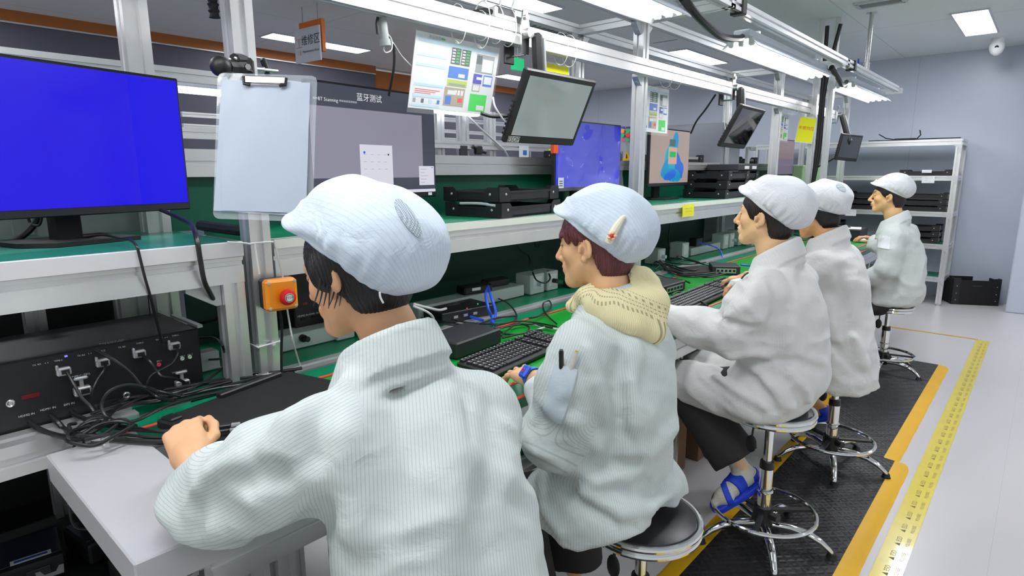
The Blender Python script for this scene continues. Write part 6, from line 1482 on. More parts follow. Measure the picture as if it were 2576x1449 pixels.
def keyboard(A, B, dep, lab):
    A, B = A3(*A), A3(*B); exx = nrm((B-A)*A3(1, 1, 0)); eyy = A3(-exx[1], exx[0], 0); w = np.linalg.norm((B-A)[:2]); nn = nrm(A3(0, 0, 1)-eyy*.06); ey2 = np.cross(nn, exx); Rc = np.stack([exx, ey2, nn], 1); c = A+exx*w/2+eyy*dep/2; c[2] = .815
    t = thing('keyboard', c, lab, 'keyboard', 'black keyboards on the conveyor')
    MB().box(c, (w, dep, .016), Rc, bev=.004).build('body', BLACK, t)
    b = MB(); rows = 6; ny = dep*.86/rows; nx = int(w*.96/(.0185))
    for j in range(rows):
        i = 0
        while i < nx:
            wd = 1
            if j == 0 and 4 <= i < 9: wd = 5 if i == 4 else 1
            gap = i in (int(nx*.66), int(nx*.82))
            x = -w*.48+(i+wd/2)*.0185; y = -dep*.40+(j+.5)*ny+(.006 if j == rows-1 else 0)
            if not gap: b.box(c+exx*x+ey2*y+nn*.0115, (.0185*wd-.004, ny-.0045, .008), Rc, bev=.0015)
            i += wd
    b.build('keys', mat('key_black', (40, 41, 45), .4), t)
    b = MB()
    for j in range(rows):
        for i in range(0, nx): 
            if i in (int(nx*.66), int(nx*.82)) or (j == 0 and 4 <= i < 9): continue
            x = -w*.48+(i+.5)*.0185; y = -dep*.40+(j+.5)*ny+(.006 if j == rows-1 else 0); b.quad(c+exx*x+ey2*y+nn*.0157, exx, ey2, -.004, -.001, -.001, .004, 0)
    b.build('key_lettering', WTEXT, t, smooth=False)
keyboard(P(1246, 952, z=.805), P(1440, 862, z=.805), .15, 'black keyboard under the hand with the blue wrist strap')
keyboard(P(1725, 790, z=.805), P(1890, 715, z=.805), .15, 'black keyboard between the forearms of the grey trousers worker')
# ---- far station: black box, papers, mouse; pale green case
t = thing('printer_box', (-1.45, 6.0, .80), 'black flat box with white papers on it in front of the far end worker', 'box')
MB().box((-1.40, 6.05, .85), (.42, .30, .095), bev=.004).build('body', BLACK, t)
tag(MB().box((-1.38, 6.02, .900), (.34, .22, .004), rot((0, 0, 1), .2)).build('paper_sheet', PAPER), 'white papers lying on the black flat box at the far end', 'paper')
tag(MB().tube([(-1.42, 5.98, .906), (-1.36, 6.03, .910), (-1.30, 6.05, .906)], .008).build('black_tool', BLACK), 'small black tool lying on the white papers', 'tool')
t = thing('mouse', P(2172, 603, z=.81), 'white computer mouse under the far end worker hand', 'mouse'); q = P(2166, 604, z=.82)
MB().sphere(q, (.052, .032, .018), n=18).build('shell', WHITE, t)
t = thing('green_case', (-2.0, 6.6, 1.22), 'pale green equipment case standing on the far shelf behind the cables', 'case')
MB().box((-1.88, 6.72, 1.335), (.10, .72, .245), bev=.008).build('body', mat('sage_green_paint', (128, 156, 118), .5), t)
b = MB()
for y in (6.42, 6.98): b.cyl((-1.83, y, 1.42), (-1.826, y, 1.42), .007, n=10)
b.build('screws', STEEL, t)
# ================================================================ DEVICES on the lower shelf at the near left
SCRG = mat('dark_glass_panel', (44, 46, 66), .16, spec=.7, noise=.1, nscale=4)
def rack_dev(A, B, dep, h, lab, wide, z=.345):
    A, B = P(*A, z=z+h), P(*B, z=z+h); exx = nrm((B-A)*A3(1, 1, 0)); eyy = A3(-exx[1], exx[0], 0); w = np.linalg.norm((B-A)[:2]); Rc = np.stack([exx, eyy, A3(0, 0, 1)], 1); c = A+exx*w/2+eyy*dep/2; c[2] = z+h/2
    t = thing('black_device', c, lab, 'device', 'black devices on the low shelf')
    MB().box(c, (w, dep, h), Rc, bev=.006).build('casing', BLACK, t)
    MB().box(c+A3(0, 0, h/2+.001)+eyy*.01, (w*.93, dep*.84, .002), Rc, bev=.0008).build('lid', SCRG, t)
    b = MB(); L = .085 if wide else .035; b.box(c+A3(0, 0, h/2+.0025)+exx*w*(.12 if wide else .33)-eyy*(dep*(.30 if wide else -.02)), (L, .022 if wide else .03, .001), Rc, m=0); b.box(c+A3(0, 0, h/2+.0031)+exx*w*(.12 if wide else .33)-eyy*(dep*(.30 if wide else -.02)), (L*.82, .010 if wide else .02, .001), Rc, m=1)
    b.build('label', [PAPER, mat('label_blue', (50, 80, 170), .5)], t)
    b = MB(); b.box(c-eyy*(dep/2+.002)+exx*w*.18, (w*.28, .006, h*.5), Rc, bev=.002); b.build('front_bracket', DGREY, t)
    b = MB(); b.prism([(-.028, -.012), (.028, -.012), (.03, .012), (.02, .012), (.012, -.002), (-.012, -.002), (-.02, .012), (-.03, .012)], c-eyy*(dep/2+.006)+exx*w*.30+A3(0, 0, -h*.1), exx, A3(0, 0, 1), eyy*.003); b.build('handle', CLIPM, t)
rack_dev((222, 1375), (385, 1300), .16, .06, 'black device with small square label, back one of three on the low shelf', False)
rack_dev((-70, 1470), (165, 1392), .17, .06, 'black device with long label at the picture edge on the low shelf', True)
rack_dev((318, 1480), (500, 1400), .17, .06, 'black device with long label, nearest to the white sleeve on the low shelf', True)
# ================================================================ CABLES
def cable(pts, r, lab, m=CABLE, group='cables on the near benches', name='cable', k=6):
    return tag(MB().tube(pts, r, k=k).build(name, m), lab, 'cable', group)
Pz = lambda u, v, z: P(u, v, z=z)
Px = lambda u, v, x: P(u, v, x=x)
cable([Px(366, 512, -2.05), Px(410, 530, -1.98), Px(450, 548, -1.90), Px(480, 565, -1.80), Px(490, 582, -1.68), Px(497, 610, -1.635), Px(505, 660, -1.635), Px(515, 710, -1.64), Px(535, 750, -1.68), Px(550, 780, -1.80), Px(545, 800, -1.9), Px(515, 810, -2.0), Px(480, 815, -2.05)], .0065, 'thick black cable from the blue screen monitor looping over the shelf edge')
cable([Px(0, 612, -2.1), Px(40, 605, -2.1), Px(75, 580, -2.1), Px(100, 545, -2.08), Px(110, 520, -2.06)], .0075, 'black cable rising behind the blue screen monitor stand')
cable([Px(75, 560, -2.07), Px(72, 545, -2.07), Px(90, 533, -2.06), Px(104, 545, -2.06), Px(98, 566, -2.06), Px(80, 566, -2.07)], .0035, 'small black cable loop beside the blue screen monitor stand')
cable([Px(0, 610, -2.12), Px(100, 603, -2.08), Px(200, 599, -2.0), Px(255, 591, -1.92), Px(300, 600, -1.80), Px(328, 604, -1.68), Px(344, 620, -1.64), Px(350, 640, -1.638), Px(365, 700, -1.64), Px(378, 745, -1.66), Px(392, 800, -1.70), Px(408, 862, -1.735)], .0035, 'thin black cable over the monitor base down to the test box')
tag(MB().tube([Px(505, 567, -1.95), Px(540, 572, -1.86), Px(590, 578, -1.76), Px(622, 580, -1.72), Px(632, 572, -1.72)], .016).build('foam_hose', BLACKM), 'black foam covered hose lying on the shelf behind the first post', 'hose')
# from the test box ports
def drop(u, v, pts, lab, r=.0032, x=-1.735): cable([Px(u, v, x)]+pts, r, lab)
drop(168, 935, [Px(185, 965, -1.71), Px(205, 1000, -1.69), Px(225, 1020, -1.68), Pz(240, 1040, .83)], 'cable plugged at the first lever clip from the left of the test box', .004)
drop(266, 915, [Px(262, 930, -1.71), Px(245, 955, -1.70), Px(232, 985, -1.69), Pz(228, 1020, .84)], 'cable plugged at the second clip of the test box')
drop(358, 893, [Px(378, 910, -1.70), Px(396, 935, -1.69), Px(410, 948, -1.68), Px(440, 952, -1.69), Px(465, 962, -1.72)], 'cable from the third clip curving to the right lever clip of the test box', .004)
drop(446, 872, [Px(447, 890, -1.70), Px(435, 912, -1.69), Px(415, 925, -1.69), Px(380, 945, -1.69), Px(370, 975, -1.69), Pz(395, 985, .83)], 'cable from the fourth clip of the test box')
cable([Px(240, 880, -1.73), Px(290, 908, -1.69), Px(330, 940, -1.68), Px(360, 975, -1.67), Pz(395, 998, .83), Pz(440, 1010, .83)], .0045, 'cable crossing the front of the test box diagonally')
drop(75, 1062, [Px(95, 1078, -1.70), Px(130, 1092, -1.66), Pz(190, 1104, .82), Pz(245, 1100, .815), Pz(330, 1108, .812), Pz(395, 1112, .812), Pz(450, 1108, .812)], 'thick cable from the HDMI2 IN port to the conveyor end', .0065)
drop(128, 1046, [Px(145, 1062, -1.70), Px(165, 1082, -1.67), Pz(200, 1095, .83), Pz(240, 1098, .82)], 'thick cable from the HDMI1 IN port', .0065)
drop(180, 1034, [Px(190, 1045, -1.70), Pz(215, 1055, .83), Pz(240, 1065, .825)], 'short thick cable from the DP2 IN port', .006)
cable([Pz(452, 997, .845), Pz(400, 985, .88), Px(370, 975, -1.62), Px(320, 968, -1.62), Px(275, 985, -1.62), Px(256, 1020, -1.62), Px(270, 1050, -1.6), Pz(310, 1062, .83), Pz(350, 1055, .83), Pz(400, 1030, .83), Pz(450, 1010, .835), Pz(510, 995, .835), Pz(560, 985, .835)], .0042, 'glossy black cable looped in a big ring in front of the test box')
random.seed(5)
lane = [((225, 1030), (330, 1000), (420, 995), (500, 985), (580, 968), (660, 948), (740, 938)), ((230, 1040), (310, 1015), (380, 1008), (470, 990), (560, 965), (650, 942), (745, 930)), ((240, 1022), (340, 992), (430, 978), (520, 962), (600, 948), (680, 938), (760, 926)),
        ((215, 1055), (290, 1030), (360, 1000), (430, 985), (510, 968), (600, 952), (700, 944)), ((250, 1075), (300, 1020), (340, 1000), (400, 998), (470, 980), (540, 958), (640, 946)), ((235, 1068), (275, 1040), (330, 1018), (390, 1012), (450, 1000), (530, 980), (620, 966))]
side = ('highest', 'second', 'third', 'fourth', 'fifth', 'lowest')
for i, l in enumerate(lane):
    pts = [Pz(u, v, .812+.006*((i+j) % 3)+(.02 if j == 0 else 0)) for j, (u, v) in enumerate(l)]
    cable(pts, .0042 if i % 2 else .005, f'black cable running from the test box along the conveyor, {side[i]} strand of six')
for i, l in enumerate([((225, 1060), (300, 1078), (380, 1085), (450, 1082), (500, 1080)), ((235, 1075), (290, 1070), (350, 1078), (400, 1086), (480, 1084)), ((270, 1092), (330, 1095), (380, 1100), (450, 1100))]):
    cable([Pz(u, v, .813+.003*i) for u, v in l], .0038, f'black cable crossing the pale conveyor end, {("upper", "middle", "lower")[i]} of three')
for i in range(5):
    a = random.uniform(0, 6); c = Pz(225+8*i, 1065+6*i, .825+.004*i); R_ = .035+.006*i
    cable([c+A3(math.cos(a+g)*R_*(.8+.2*math.sin(g*2)), math.sin(a+g)*R_*1.1, .006*math.sin(g*3)) for g in np.linspace(0, 5.6, 9)], .004, f'coiled black cable at the conveyor corner, {("innermost", "second", "third", "fourth", "outermost")[i]} coil')
for i in range(4):
    b0 = Px(190+22*i, 1105, -1.62); cable([b0, b0+A3(0, -.02, -.08), b0+A3(.02, -.03+.03*i, -.20-.02*i), b0+A3(.0, .05, -.22), b0+A3(-.02, .06, -.10), b0+A3(-.02, .05, .02)], .003, f'dark cable loop hanging below the conveyor corner, {("leftmost", "second from left", "third from left", "rightmost")[i]}')
tag(MB().torus(Px(222, 1190, -1.55), .008, .003, (1, .3, 0), n=20, k=8).build('metal_ring', CLIPM), 'small metal ring hanging in the cables below the conveyor corner', 'ring')
for i, (u, v) in enumerate(((270, 1105), (267, 1118), (245, 1103))):
    b = MB(); o = Pz(u, v, .822); b.box(o, (.012, .02, .008), rot((0, 0, 1), .4+i), bev=.001); tag(b.build('plug_end', CLIPM), f'small silver plug end in the tangle at the conveyor corner, {("upper", "lower", "left")[i]} one', 'plug', 'loose plugs at the conveyor corner')
cable([Pz(515, 905, .83), Pz(560, 900, .86), Pz(560, 870, .93), Px(540, 850, -1.80), Px(500, 850, -1.95)], .0035, 'black cable arching beside the side bench leg')
cable([Pz(470, 985, .82), Pz(530, 950, .83), Pz(575, 910, .85), Pz(590, 880, .87)], .0035, 'thin black cable rising toward the side bench leg')
tag(MB().box(Pz(520, 905, .83), (.05, .06, .06), bev=.004).build('wall_plug', WHITE), 'white plug block beside the test box corner', 'plug')
# second station
cable([Px(1228, 720, -1.8), Px(1235, 745, -1.7), Px(1246, 780, -1.66), Px(1244, 800, -1.65), Pz(1235, 808, .812)], .006, 'bright blue cable loop, right hand strand by the splitter box', CABLEB, 'cables at the second station')
cable([Px(1228, 722, -1.8), Px(1222, 740, -1.72), Px(1228, 775, -1.66), Px(1238, 800, -1.65), Pz(1240, 815, .81)], .006, 'bright blue cable loop, left hand strand by the splitter box', CABLEB, 'cables at the second station')
cable([Pz(1178, 795, .81), Pz(1200, 802, .812), Pz(1215, 806, .812)], .006, 'short blue cable lying in front of the splitter box', CABLEB, 'cables at the second station')
cable([Px(1040, 765, -1.70), Px(1080, 775, -1.68), Px(1105, 780, -1.70), Px(1122, 776, -1.74)], .005, 'white plug lead entering the splitter box', CABLEG, 'cables at the second station')
cable([Px(1040, 770, -1.66), Px(1075, 785, -1.62), Px(1090, 800, -1.62), Px(1092, 818, -1.62)], .0045, 'white cable curling down beside the nearest worker collar', CABLEG, 'cables at the second station')
for i, l in enumerate([((1060, 790), (1120, 800), (1180, 812), (1260, 815), (1300, 800), (1280, 765), (1240, 745)), ((1060, 800), (1130, 812), (1190, 818), (1250, 800), (1300, 795)), ((1062, 810), (1110, 815), (1180, 822), (1240, 822)), ((1260, 845), (1300, 815), (1330, 822), (1320, 838), (1270, 840), (1262, 825), (1330, 815), (1390, 825)), ((1265, 850), (1330, 835), (1360, 830), (1370, 845), (1400, 855)), ((1245, 820), (1300, 808), (1350, 812), (1400, 822)), ((1330, 800), (1355, 795), (1385, 775), (1382, 757), (1366, 765), (1372, 788), (1400, 815))]):
    cable([Pz(u, v, .812+.004*(j % 2)) for j, (u, v) in enumerate(l)], .0036, 'black cable in the tangle at the second station, ' + ('long curl around the blue loop', 'strand ending in a blue tip', 'lowest strand by the nearest collar', 'coil next to the mini computer', 'strand reaching the keyboard', 'strand over the green belt', 'thin ring standing on the red line')[i], CABLE, 'cables at the second station')
for i, l in enumerate([((1335, 815), (1400, 828), (1420, 832)), ((1330, 838), (1362, 826), (1378, 822))]):
    cable([Pz(u, v, .811) for u, v in l], .004, 'white cable on the belt by the keyboard, ' + ('right', 'left')[i] + ' one', CABLEG, 'cables at the second station')
cable([Px(1340, 685, -1.87), Px(1350, 705, -1.83), Px(1372, 712, -1.82), Px(1384, 700, -1.84), Px(1378, 682, -1.88)], .004, 'black lead looping over the pale blue plug socket box', CABLE, 'cables at the second station')
cable([Px(1290, 590, -2.19), Px(1305, 625, -2.19), Px(1330, 645, -2.19), Px(1332, 668, -2.1)], .0028, 'thin black lead on the dark green panel under the shelf', CABLE, 'cables at the second station')
cable([Px(1350, 585, -2.19), Px(1345, 610, -2.19), Px(1352, 622, -2.19), Px(1360, 610, -2.19), Px(1355, 588, -2.19)], .0028, 'thin hanging loop on the dark green panel under the shelf', CABLE, 'cables at the second station')
# third station
L3 = [((1640, 640), (1655, 655), (1680, 680), (1710, 692), (1760, 690), (1800, 686)), ((1645, 632), (1665, 660), (1690, 685), (1730, 696), (1790, 692), (1815, 684)), ((1650, 650), (1675, 672), (1720, 655), (1760, 662), (1790, 670)), ((1640, 645), (1680, 660), (1730, 665), (1775, 660)), ((1655, 620), (1668, 640), (1690, 655), (1710, 640), (1725, 628)), ((1690, 615), (1705, 635), (1720, 648), (1760, 660)), ((1640, 668), (1650, 658), (1660, 665), (1648, 678)), ((1700, 640), (1725, 630), (1738, 620)), ((1648, 690), (1690, 700), (1720, 706), (1735, 712)), ((1650, 655), (1690, 668), (1740, 680), (1770, 672)), ((1660, 660), (1700, 676), (1740, 690), (1780, 698), (1825, 688)), ((1780, 770), (1740, 742), (1705, 735), (1690, 742))]
for i, l in enumerate(L3):
    cable([Pz(u, v, .812+.008*((i+j) % 3)) for j, (u, v) in enumerate(l)], .005 if i < 3 else .0042, 'black cable in the tangle before the grey trousers worker, ' + ('longest strand into the ports', 'second strand into the ports', 'strand crossing the white rail', 'upper level strand', 'curl by the socket boxes', 'strand from the socket box', 'little curl at the hat edge', 'short plug lead', 'strand over the hood mini computer', 'middle strand', 'lower strand into the ports', 'strand over the keyboard')[i], CABLE, 'cables at the third station')
cable([Px(1755, 610, -1.88), Px(1790, 618, -1.80), Px(1812, 630, -1.74), Px(1818, 650, -1.70)], .005, 'blue cable arching down over the white rail in the second bay', CABLEB, 'cables at the third station')
cable([Pz(1864, 666, .825), Pz(1880, 668, .82), Pz(1890, 669, .82)], .006, 'blue plug lead beside the ported mini computer', CABLEB, 'cables at the third station')
cable([Px(1690, 540, -1.7), Px(1685, 570, -1.8), Px(1682, 600, -1.9), Px(1685, 625, -1.9)], .004, 'thin black lead dropping from the shelf with the yellow note', CABLE, 'cables at the third station')
for i, l in enumerate([((2000, 560), (2010, 580), (2030, 590)), ((1998, 590), (2020, 596), (2045, 594)), ((2002, 575), (2025, 585), (2050, 590)), ((1995, 600), (2020, 604), (2040, 600))]):
    cable([Pz(u, v, .815+.004*i) for u, v in l], .006, 'cable between the fourth worker and the bench, ' + ('grey upper', 'black lower', 'grey middle', 'black lowest')[i] + ' one', CABLE if i % 2 else CABLEG, 'cables at the fourth station')
# ================================================================ UNDER THE CONVEYOR
t = thing('network_router', (-1.22, 2.52, .575), 'pale grey router with green lights on the shelf under the conveyor', 'router')
q = P(1812, 866, x=-1.14); MB().box((-1.16, q[1], .60), (.13, .16, .05), bev=.005).build('casing', mat('pale_router', (170, 174, 176), .5), t)
for k in range(3): MB().box((-1.092, q[1]+.07-.02*k, .612), (.003, .006, .006)).build('indicator_light', mat('green_led', (10, 60, 10), .4, emit=(60, 255, 60), es=6), t)
tag(MB().box((-1.20, 2.25, .578), (.22, .16, .003), rot((0, 0, 1), .4)).build('loose_sheet', mat('grey_sheet', (170, 172, 172), .5)), 'grey sheet lying on the shelf under the conveyor', 'sheet')
tag(MB().tube([(-1.3, 2.36, .58), (-1.26, 2.42, .60), (-1.2, 2.44, .585), (-1.22, 2.38, .58)], .003).build('yellow_lead', MATS['yellow_cable']), 'yellow lead on the shelf under the conveyor', 'cable')
KRAFT = mat('cardboard', (120, 88, 62), .8)
for (x, y, lab) in ((-1.32, 2.35, 'brown cardboard box under the conveyor shelf, nearer'), (-1.30, 2.85, 'brown cardboard box under the conveyor shelf, farther')):
    t = thing('cardboard_box', (x, y, 0), lab, 'box', 'cardboard boxes under the conveyor'); MB().box((x, y, .20), (.34, .40, .40), bev=.004).build('carton', KRAFT, t); MB().box((x, y, .4005), (.05, .40, .001)).build('tape', mat('packing_tape', (150, 116, 80), .4), t)
# ================================================================ RACK by the back wall
rk = thing('storage_rack', (-1.6, 7.8, 0), 'aluminium storage rack with green shelves standing by the back wall', 'rack')
RX0, RX1, RY0, RY1 = -2.75, -.74, 7.63, 8.05
for x in (RX0, RX1):
    for y in (RY0, RY1): part_alu('post', (x, y, .02), (x, y, 1.66), .05, par=rk, up=(1, 0, 0)); MB().cyl((x, y, 0), (x, y, .03), .02, n=12).build('levelling_foot', ALUD, rk)
for z in (.285, .63, .965, 1.335):
    MB().box(((RX0+RX1)/2, (RY0+RY1)/2, z+.008), (RX1-RX0-.05, RY1-RY0-.05, .014)).build('shelf_board', GREEN, rk)
    part_alu('shelf_beam', (RX0, RY0, z-.01), (RX1, RY0, z-.01), .04, .05, rk); part_alu('shelf_beam', (RX1, RY0, z-.01), (RX1, RY1, z-.01), .04, .05, rk)
    b = MB(); b.prism([(0, 0), (-.09, 0), (-.09, -.02), (-.05, -.035), (-.02, -.07), (-.0, -.09)], (RX1+.022, RY0-.028, z+.012), (1, 0, 0), (0, 0, 1), (0, .004, 0)); b.build('corner_plate', ALUD, rk)
part_alu('top_beam', (RX0, RY0, 1.685), (RX1+.02, RY0, 1.685), .06, .06, rk); part_alu('top_beam', (RX1, RY0, 1.685), (RX1, RY1+.02, 1.685), .06, .06, rk)
MB().box(((RX0+RX1)/2, (RY0+RY1)/2, 1.71), (RX1-RX0, RY1-RY0, .01)).build('top_panel', ALUD, rk)
MB().prism([(0, 0), (-.08, 0), (-.03, -.03), (-.02, -.08), (0, -.10)], (RX1+.026, RY0-.032, 1.66), (1, 0, 0), (0, 0, 1), (0, .004, 0)).build('corner_plate', ALUD, rk)
for (u, v, z, lab) in ((2335, 452, 1.335, 'white paper label on the second rack beam from the top'), (2140, 535, .965, 'white paper label on the third rack beam, left of the far worker')):
    q = P(u, v, y=RY0-.023); b = MB(); b.box(q, (.11, .002, .07), m=0); b.text('\u2014 \u2014', q+A3(-.03, -.0012, .01), (1, 0, 0), (0, 0, 1), .03, 1); b.text('\u2014', q+A3(-.03, -.0012, -.015), (1, 0, 0), (0, 0, 1), .03, 1); tag(b.build('paper_label', [PAPER, mat('grey_ink', (130, 134, 150), .6)], smooth=False), lab, 'label', 'paper labels on the rack')
def rack_tray(x, z, k, lab): place_tray((x, 7.82, z+.0165+.064*k), math.pi/2, lab, 'trays on the rack')
rack_tray(-1.00, 1.335, 0, 'single black tray with white label on the second rack level from the top')
for i, x in enumerate((-1.02, -1.52, -2.02)):
    for k in range(3): rack_tray(x, .965, k, f'black tray on the middle rack level, {("bottom", "middle", "top")[k]} of the {("rightmost", "central", "leftmost")[i]} stack')
for i, x in enumerate((-1.05, -2.0)):
    for k in range(3): rack_tray(x, .63, k, f'black tray on the rack level behind the far worker elbow, {("bottom", "middle", "top")[k]} of the {("right", "left")[i]} stack')
tag(MB().box((-.98, 7.585, 1.395), (.085, .002, .03)).build('tray_label', PAPER), 'white label on the single tray of the rack', 'label')
t = thing('router', (-1.15, 7.75, 1.715), 'black flat router with four antennas lying on top of the rack', 'router')
MB().box((-1.22, 7.72, 1.728), (.20, .13, .022), bev=.008).build('body', BLACK, t)
for a in ([(-1.32, 7.72, 1.73), (-1.40, 7.70, 1.745), (-1.47, 7.69, 1.79)], [(-1.12, 7.72, 1.735), (-1.09, 7.71, 1.77), (-1.10, 7.70, 1.82)], [(-1.32, 7.70, 1.722), (-1.45, 7.69, 1.722), (-1.56, 7.68, 1.722)], [(-1.12, 7.70, 1.728), (-.95, 7.69, 1.728), (-.74, 7.68, 1.728)]):
    b = MB(); b.tube(a, .006, n=6, k=0); b.build('antenna', BLACK, t)
t = thing('crate', (-.44, 7.9, 0), 'black plastic crate with rivets on the floor beside the rack', 'crate')
A, B = P(2393, 765, z=0), P(2507, 770, z=0); exx = nrm((B-A)*A3(1, 1, 0)); eyy = A3(-exx[1], exx[0], 0); w = np.linalg.norm(B-A)+.01; c = A+exx*w/2+eyy*.15; hc = .285
b = MB(); Rc = np.stack([exx, eyy, A3(0, 0, 1)], 1); b.box(c+A3(0, 0, .005), (w, .30, .01), Rc)
for s in (-1, 1): b.box(c+exx*s*(w/2-.005)+A3(0, 0, hc*.46), (.010, .30, hc*.92), Rc); b.box(c+eyy*s*.145+A3(0, 0, hc*.46), (w, .010, hc*.92), Rc)
b.build('body', BLACKM, t)
for sx in (-1, 1):
    for sy in (-1, 1):
        b = MB(); b.box(c+exx*sx*(w/2-.03)+eyy*sy*.146+A3(0, 0, hc*.5), (.06, .012, hc), Rc); b.box(c+exx*sx*(w/2-.001)+eyy*sy*.12+A3(0, 0, hc*.5), (.012, .06, hc), Rc); b.build('corner_plate', BLACK, t)
        for z in (.05, .12, .20): MB().sphere(c+exx*sx*(w/2-.03)+eyy*sy*.153+A3(0, 0, z), .005, n=8).build('rivet', CLIPM, t)
MB().box(c-eyy*.151+A3(0, 0, hc*.72), (.09, .003, .012), Rc).build('label_slot', DGREY, t)
# ================================================================ CEILING AND BACKGROUND
for (x, y, lab) in ((-.55, 7.62, 'white dome camera hanging by the square ceiling light at the back wall'), (-3.46, 7.5, 'white dome camera on the ceiling seen between the second and third posts')):
    t = thing('dome_camera', (x, y, ZC), lab, 'camera', 'dome cameras')
    b = MB(); b.cyl((x, y, ZC), (x, y, ZC-.05), .05, n=20); b.build('mount', WHITE, t)
    b = MB(); b.lathe([(.055, 0), (.062, -.02), (.06, -.05), (.045, -.085), (.02, -.105), (0, -.108)], (x, y, ZC-.05), n=24); b.build('dome', WHITE, t)
    d = nrm(A3(-x*.7, -y, -3.2)); s = nrm(np.cross(d, (0, 0, 1))); u = np.cross(s, d); cc = A3(x, y, ZC-.085)
    for k in (-1, 1): MB().cyl(cc+d*.03+u*.018*k, cc+d*.058+u*.018*k, .016, n=14).build('lens', BLACKM, t)
for i, (x, lab) in enumerate(((-1.53, 'aluminium ceiling post carrying the black cables, left of the pair by the third post'), (-1.47, 'aluminium ceiling post carrying the black cables, right of the pair by the third post'))):
    y = 5.68+.02*i; xx = -1.60+.12*i
    tag(MB().alu((xx, 5.72, 1.1 if not i else 1.2), (xx, 5.72, ZC), .045, up=(1, 0, 0)).build('ceiling_post', ALU), lab, 'post')
    tag(MB().tube([(xx+.05-.02*i, 5.70, ZC-.06), (-1.545+.02*i, 5.70, 2.1), (-1.55+.02*i, 5.72, 1.6), (-1.56, 5.72, 1.25)], .016).build('black_cables', CABLE), 'black cables coming down between the ceiling posts, ' + ('left', 'right')[i] + ' strand', 'cable')
t = thing('steel_pipe', (-1.24, 5.75, 2.2), 'stainless steel pipe with blue lever valve hanging from the ceiling above the lamp beam', 'pipe')
b = MB(); b.cyl((-1.24, 5.75, 2.20), (-1.24, 5.75, ZC), .016, n=16); b.cyl((-1.24, 5.75, ZC-.004), (-1.24, 5.75, ZC), .04, n=20); b.build('pipe', STEEL, t)
b = MB(); b.cyl((-1.24, 5.75, 2.20), (-1.24, 5.75, 2.26), .024, n=14); b.cyl((-1.24, 5.75, 2.23), (-1.285, 5.75, 2.23), .012, n=10); b.build('valve', STEEL, t)
MB().tube([(-1.285, 5.75, 2.23), (-1.30, 5.75, 2.25), (-1.303, 5.75, 2.30)], .008).build('valve_lever', BLUE, t)
for (x, y, w, l, lab) in ((-3.45, 4.45, .35, .55, 'grey slatted ceiling vent above the clipped power supply'), (-1.12, 5.42, .30, .16, 'grey ceiling vent cut by the picture top near the square light')):
    t = thing('ceiling_vent', (x, y, ZC), lab, 'vent'); b = MB()
    for s in (-1, 1): b.box((x+s*w/2, y, ZC-.008), (.03, l, .016)); b.box((x, y+s*l/2, ZC-.008), (w, .03, .016))
    b.build('frame', ALUD, t); b = MB()
    for k in range(9): b.box((x, y-l/2+l*(k+.5)/9, ZC-.006), (w, l/26, .004), rot((1, 0, 0), .5))
    b.build('slats', GREY, t)
t = thing('sprinkler', (-5.4, 1.74, ZC), 'small ceiling sprinkler above the blue screen monitor', 'sprinkler'); b = MB(); b.cyl((-5.4, 1.74, ZC), (-5.4, 1.74, ZC-.07), .012, n=10); b.cyl((-5.4, 1.74, ZC-.07), (-5.4, 1.74, ZC-.075), .03, n=14); b.cyl((-5.4, 1.74, ZC-.005), (-5.4, 1.74, ZC), .045, n=16); b.build('head', mat('rosy_metal', (150, 110, 110), .4, .5), t)
t = thing('area_sign', (-4.33, 2.6, 2.4), 'hanging white area sign with orange back board and dark characters', 'sign')
A, B, D = P(756, 62, y=2.62), P(812, 48, y=2.64), P(757, 130, y=2.62); exx = nrm((B-A)*A3(1, 1, 0)); 
MB().box((A+B)/2+A3(0, .0, -.11), (np.linalg.norm((B-A)[:2]), .03, .23), np.stack([exx, A3(-exx[1], exx[0], 0), A3(0, 0, 1)], 1)).build('back_board', mat('sign_orange', (228, 120, 30), .5), t)
A, B = P(741, 76, y=2.58), P(803, 62, y=2.60); eyy = A3(-exx[1], exx[0], 0); wd = np.linalg.norm((B-A)[:2]); c = (A+B)/2+A3(0, 0, -.125); Rs = np.stack([exx, eyy, A3(0, 0, 1)], 1)
MB().box(c, (wd, .012, .245), Rs).build('front_board', mat('sign_white', (206, 208, 220), .5), t)
b = MB(); o = c-eyy*.0066; b.text('\u7ef4\u4fee\u533a', o+exx*wd*.15+A3(0, 0, .035), exx, (0, 0, 1), .078, 0, True); b.text('Maintenance Area', o+exx*wd*.14+A3(0, 0, -.045), exx, (0, 0, 1), .028, 0, True); b.text('\u5de5', o-exx*wd*.32+A3(0, 0, .02), exx, (0, 0, 1), .09, 1, True); b.text('I II', o-exx*wd*.32+A3(0, 0, -.05), exx, (0, 0, 1), .05, 1, True); b.build('lettering', [BTEXT, mat('faint_orange_print', (226, 160, 130), .6)], t, smooth=False)
for s in (-.28, .32): MB().cyl(c+exx*wd*s+eyy*.03+A3(0, 0, .12), A3(*(c+exx*wd*s+eyy*.03)[:2], ZC), .004, n=6).build('hanger_wire', GREY, t)
t = thing('exit_sign', P(1302, 160, x=-3.6), 'small green exit sign far behind the hanging rail', 'sign'); q = P(1302, 162, x=-3.6); MB().box(q, (.03, .14, .10)).build('panel', mat('exit_green', (20, 150, 90), .4, emit=(30, 170, 110), es=.9), t); MB().cyl(q+A3(0, 0, .05), A3(q[0], q[1], ZC), .004, n=6).build('hanger', GREY, t)
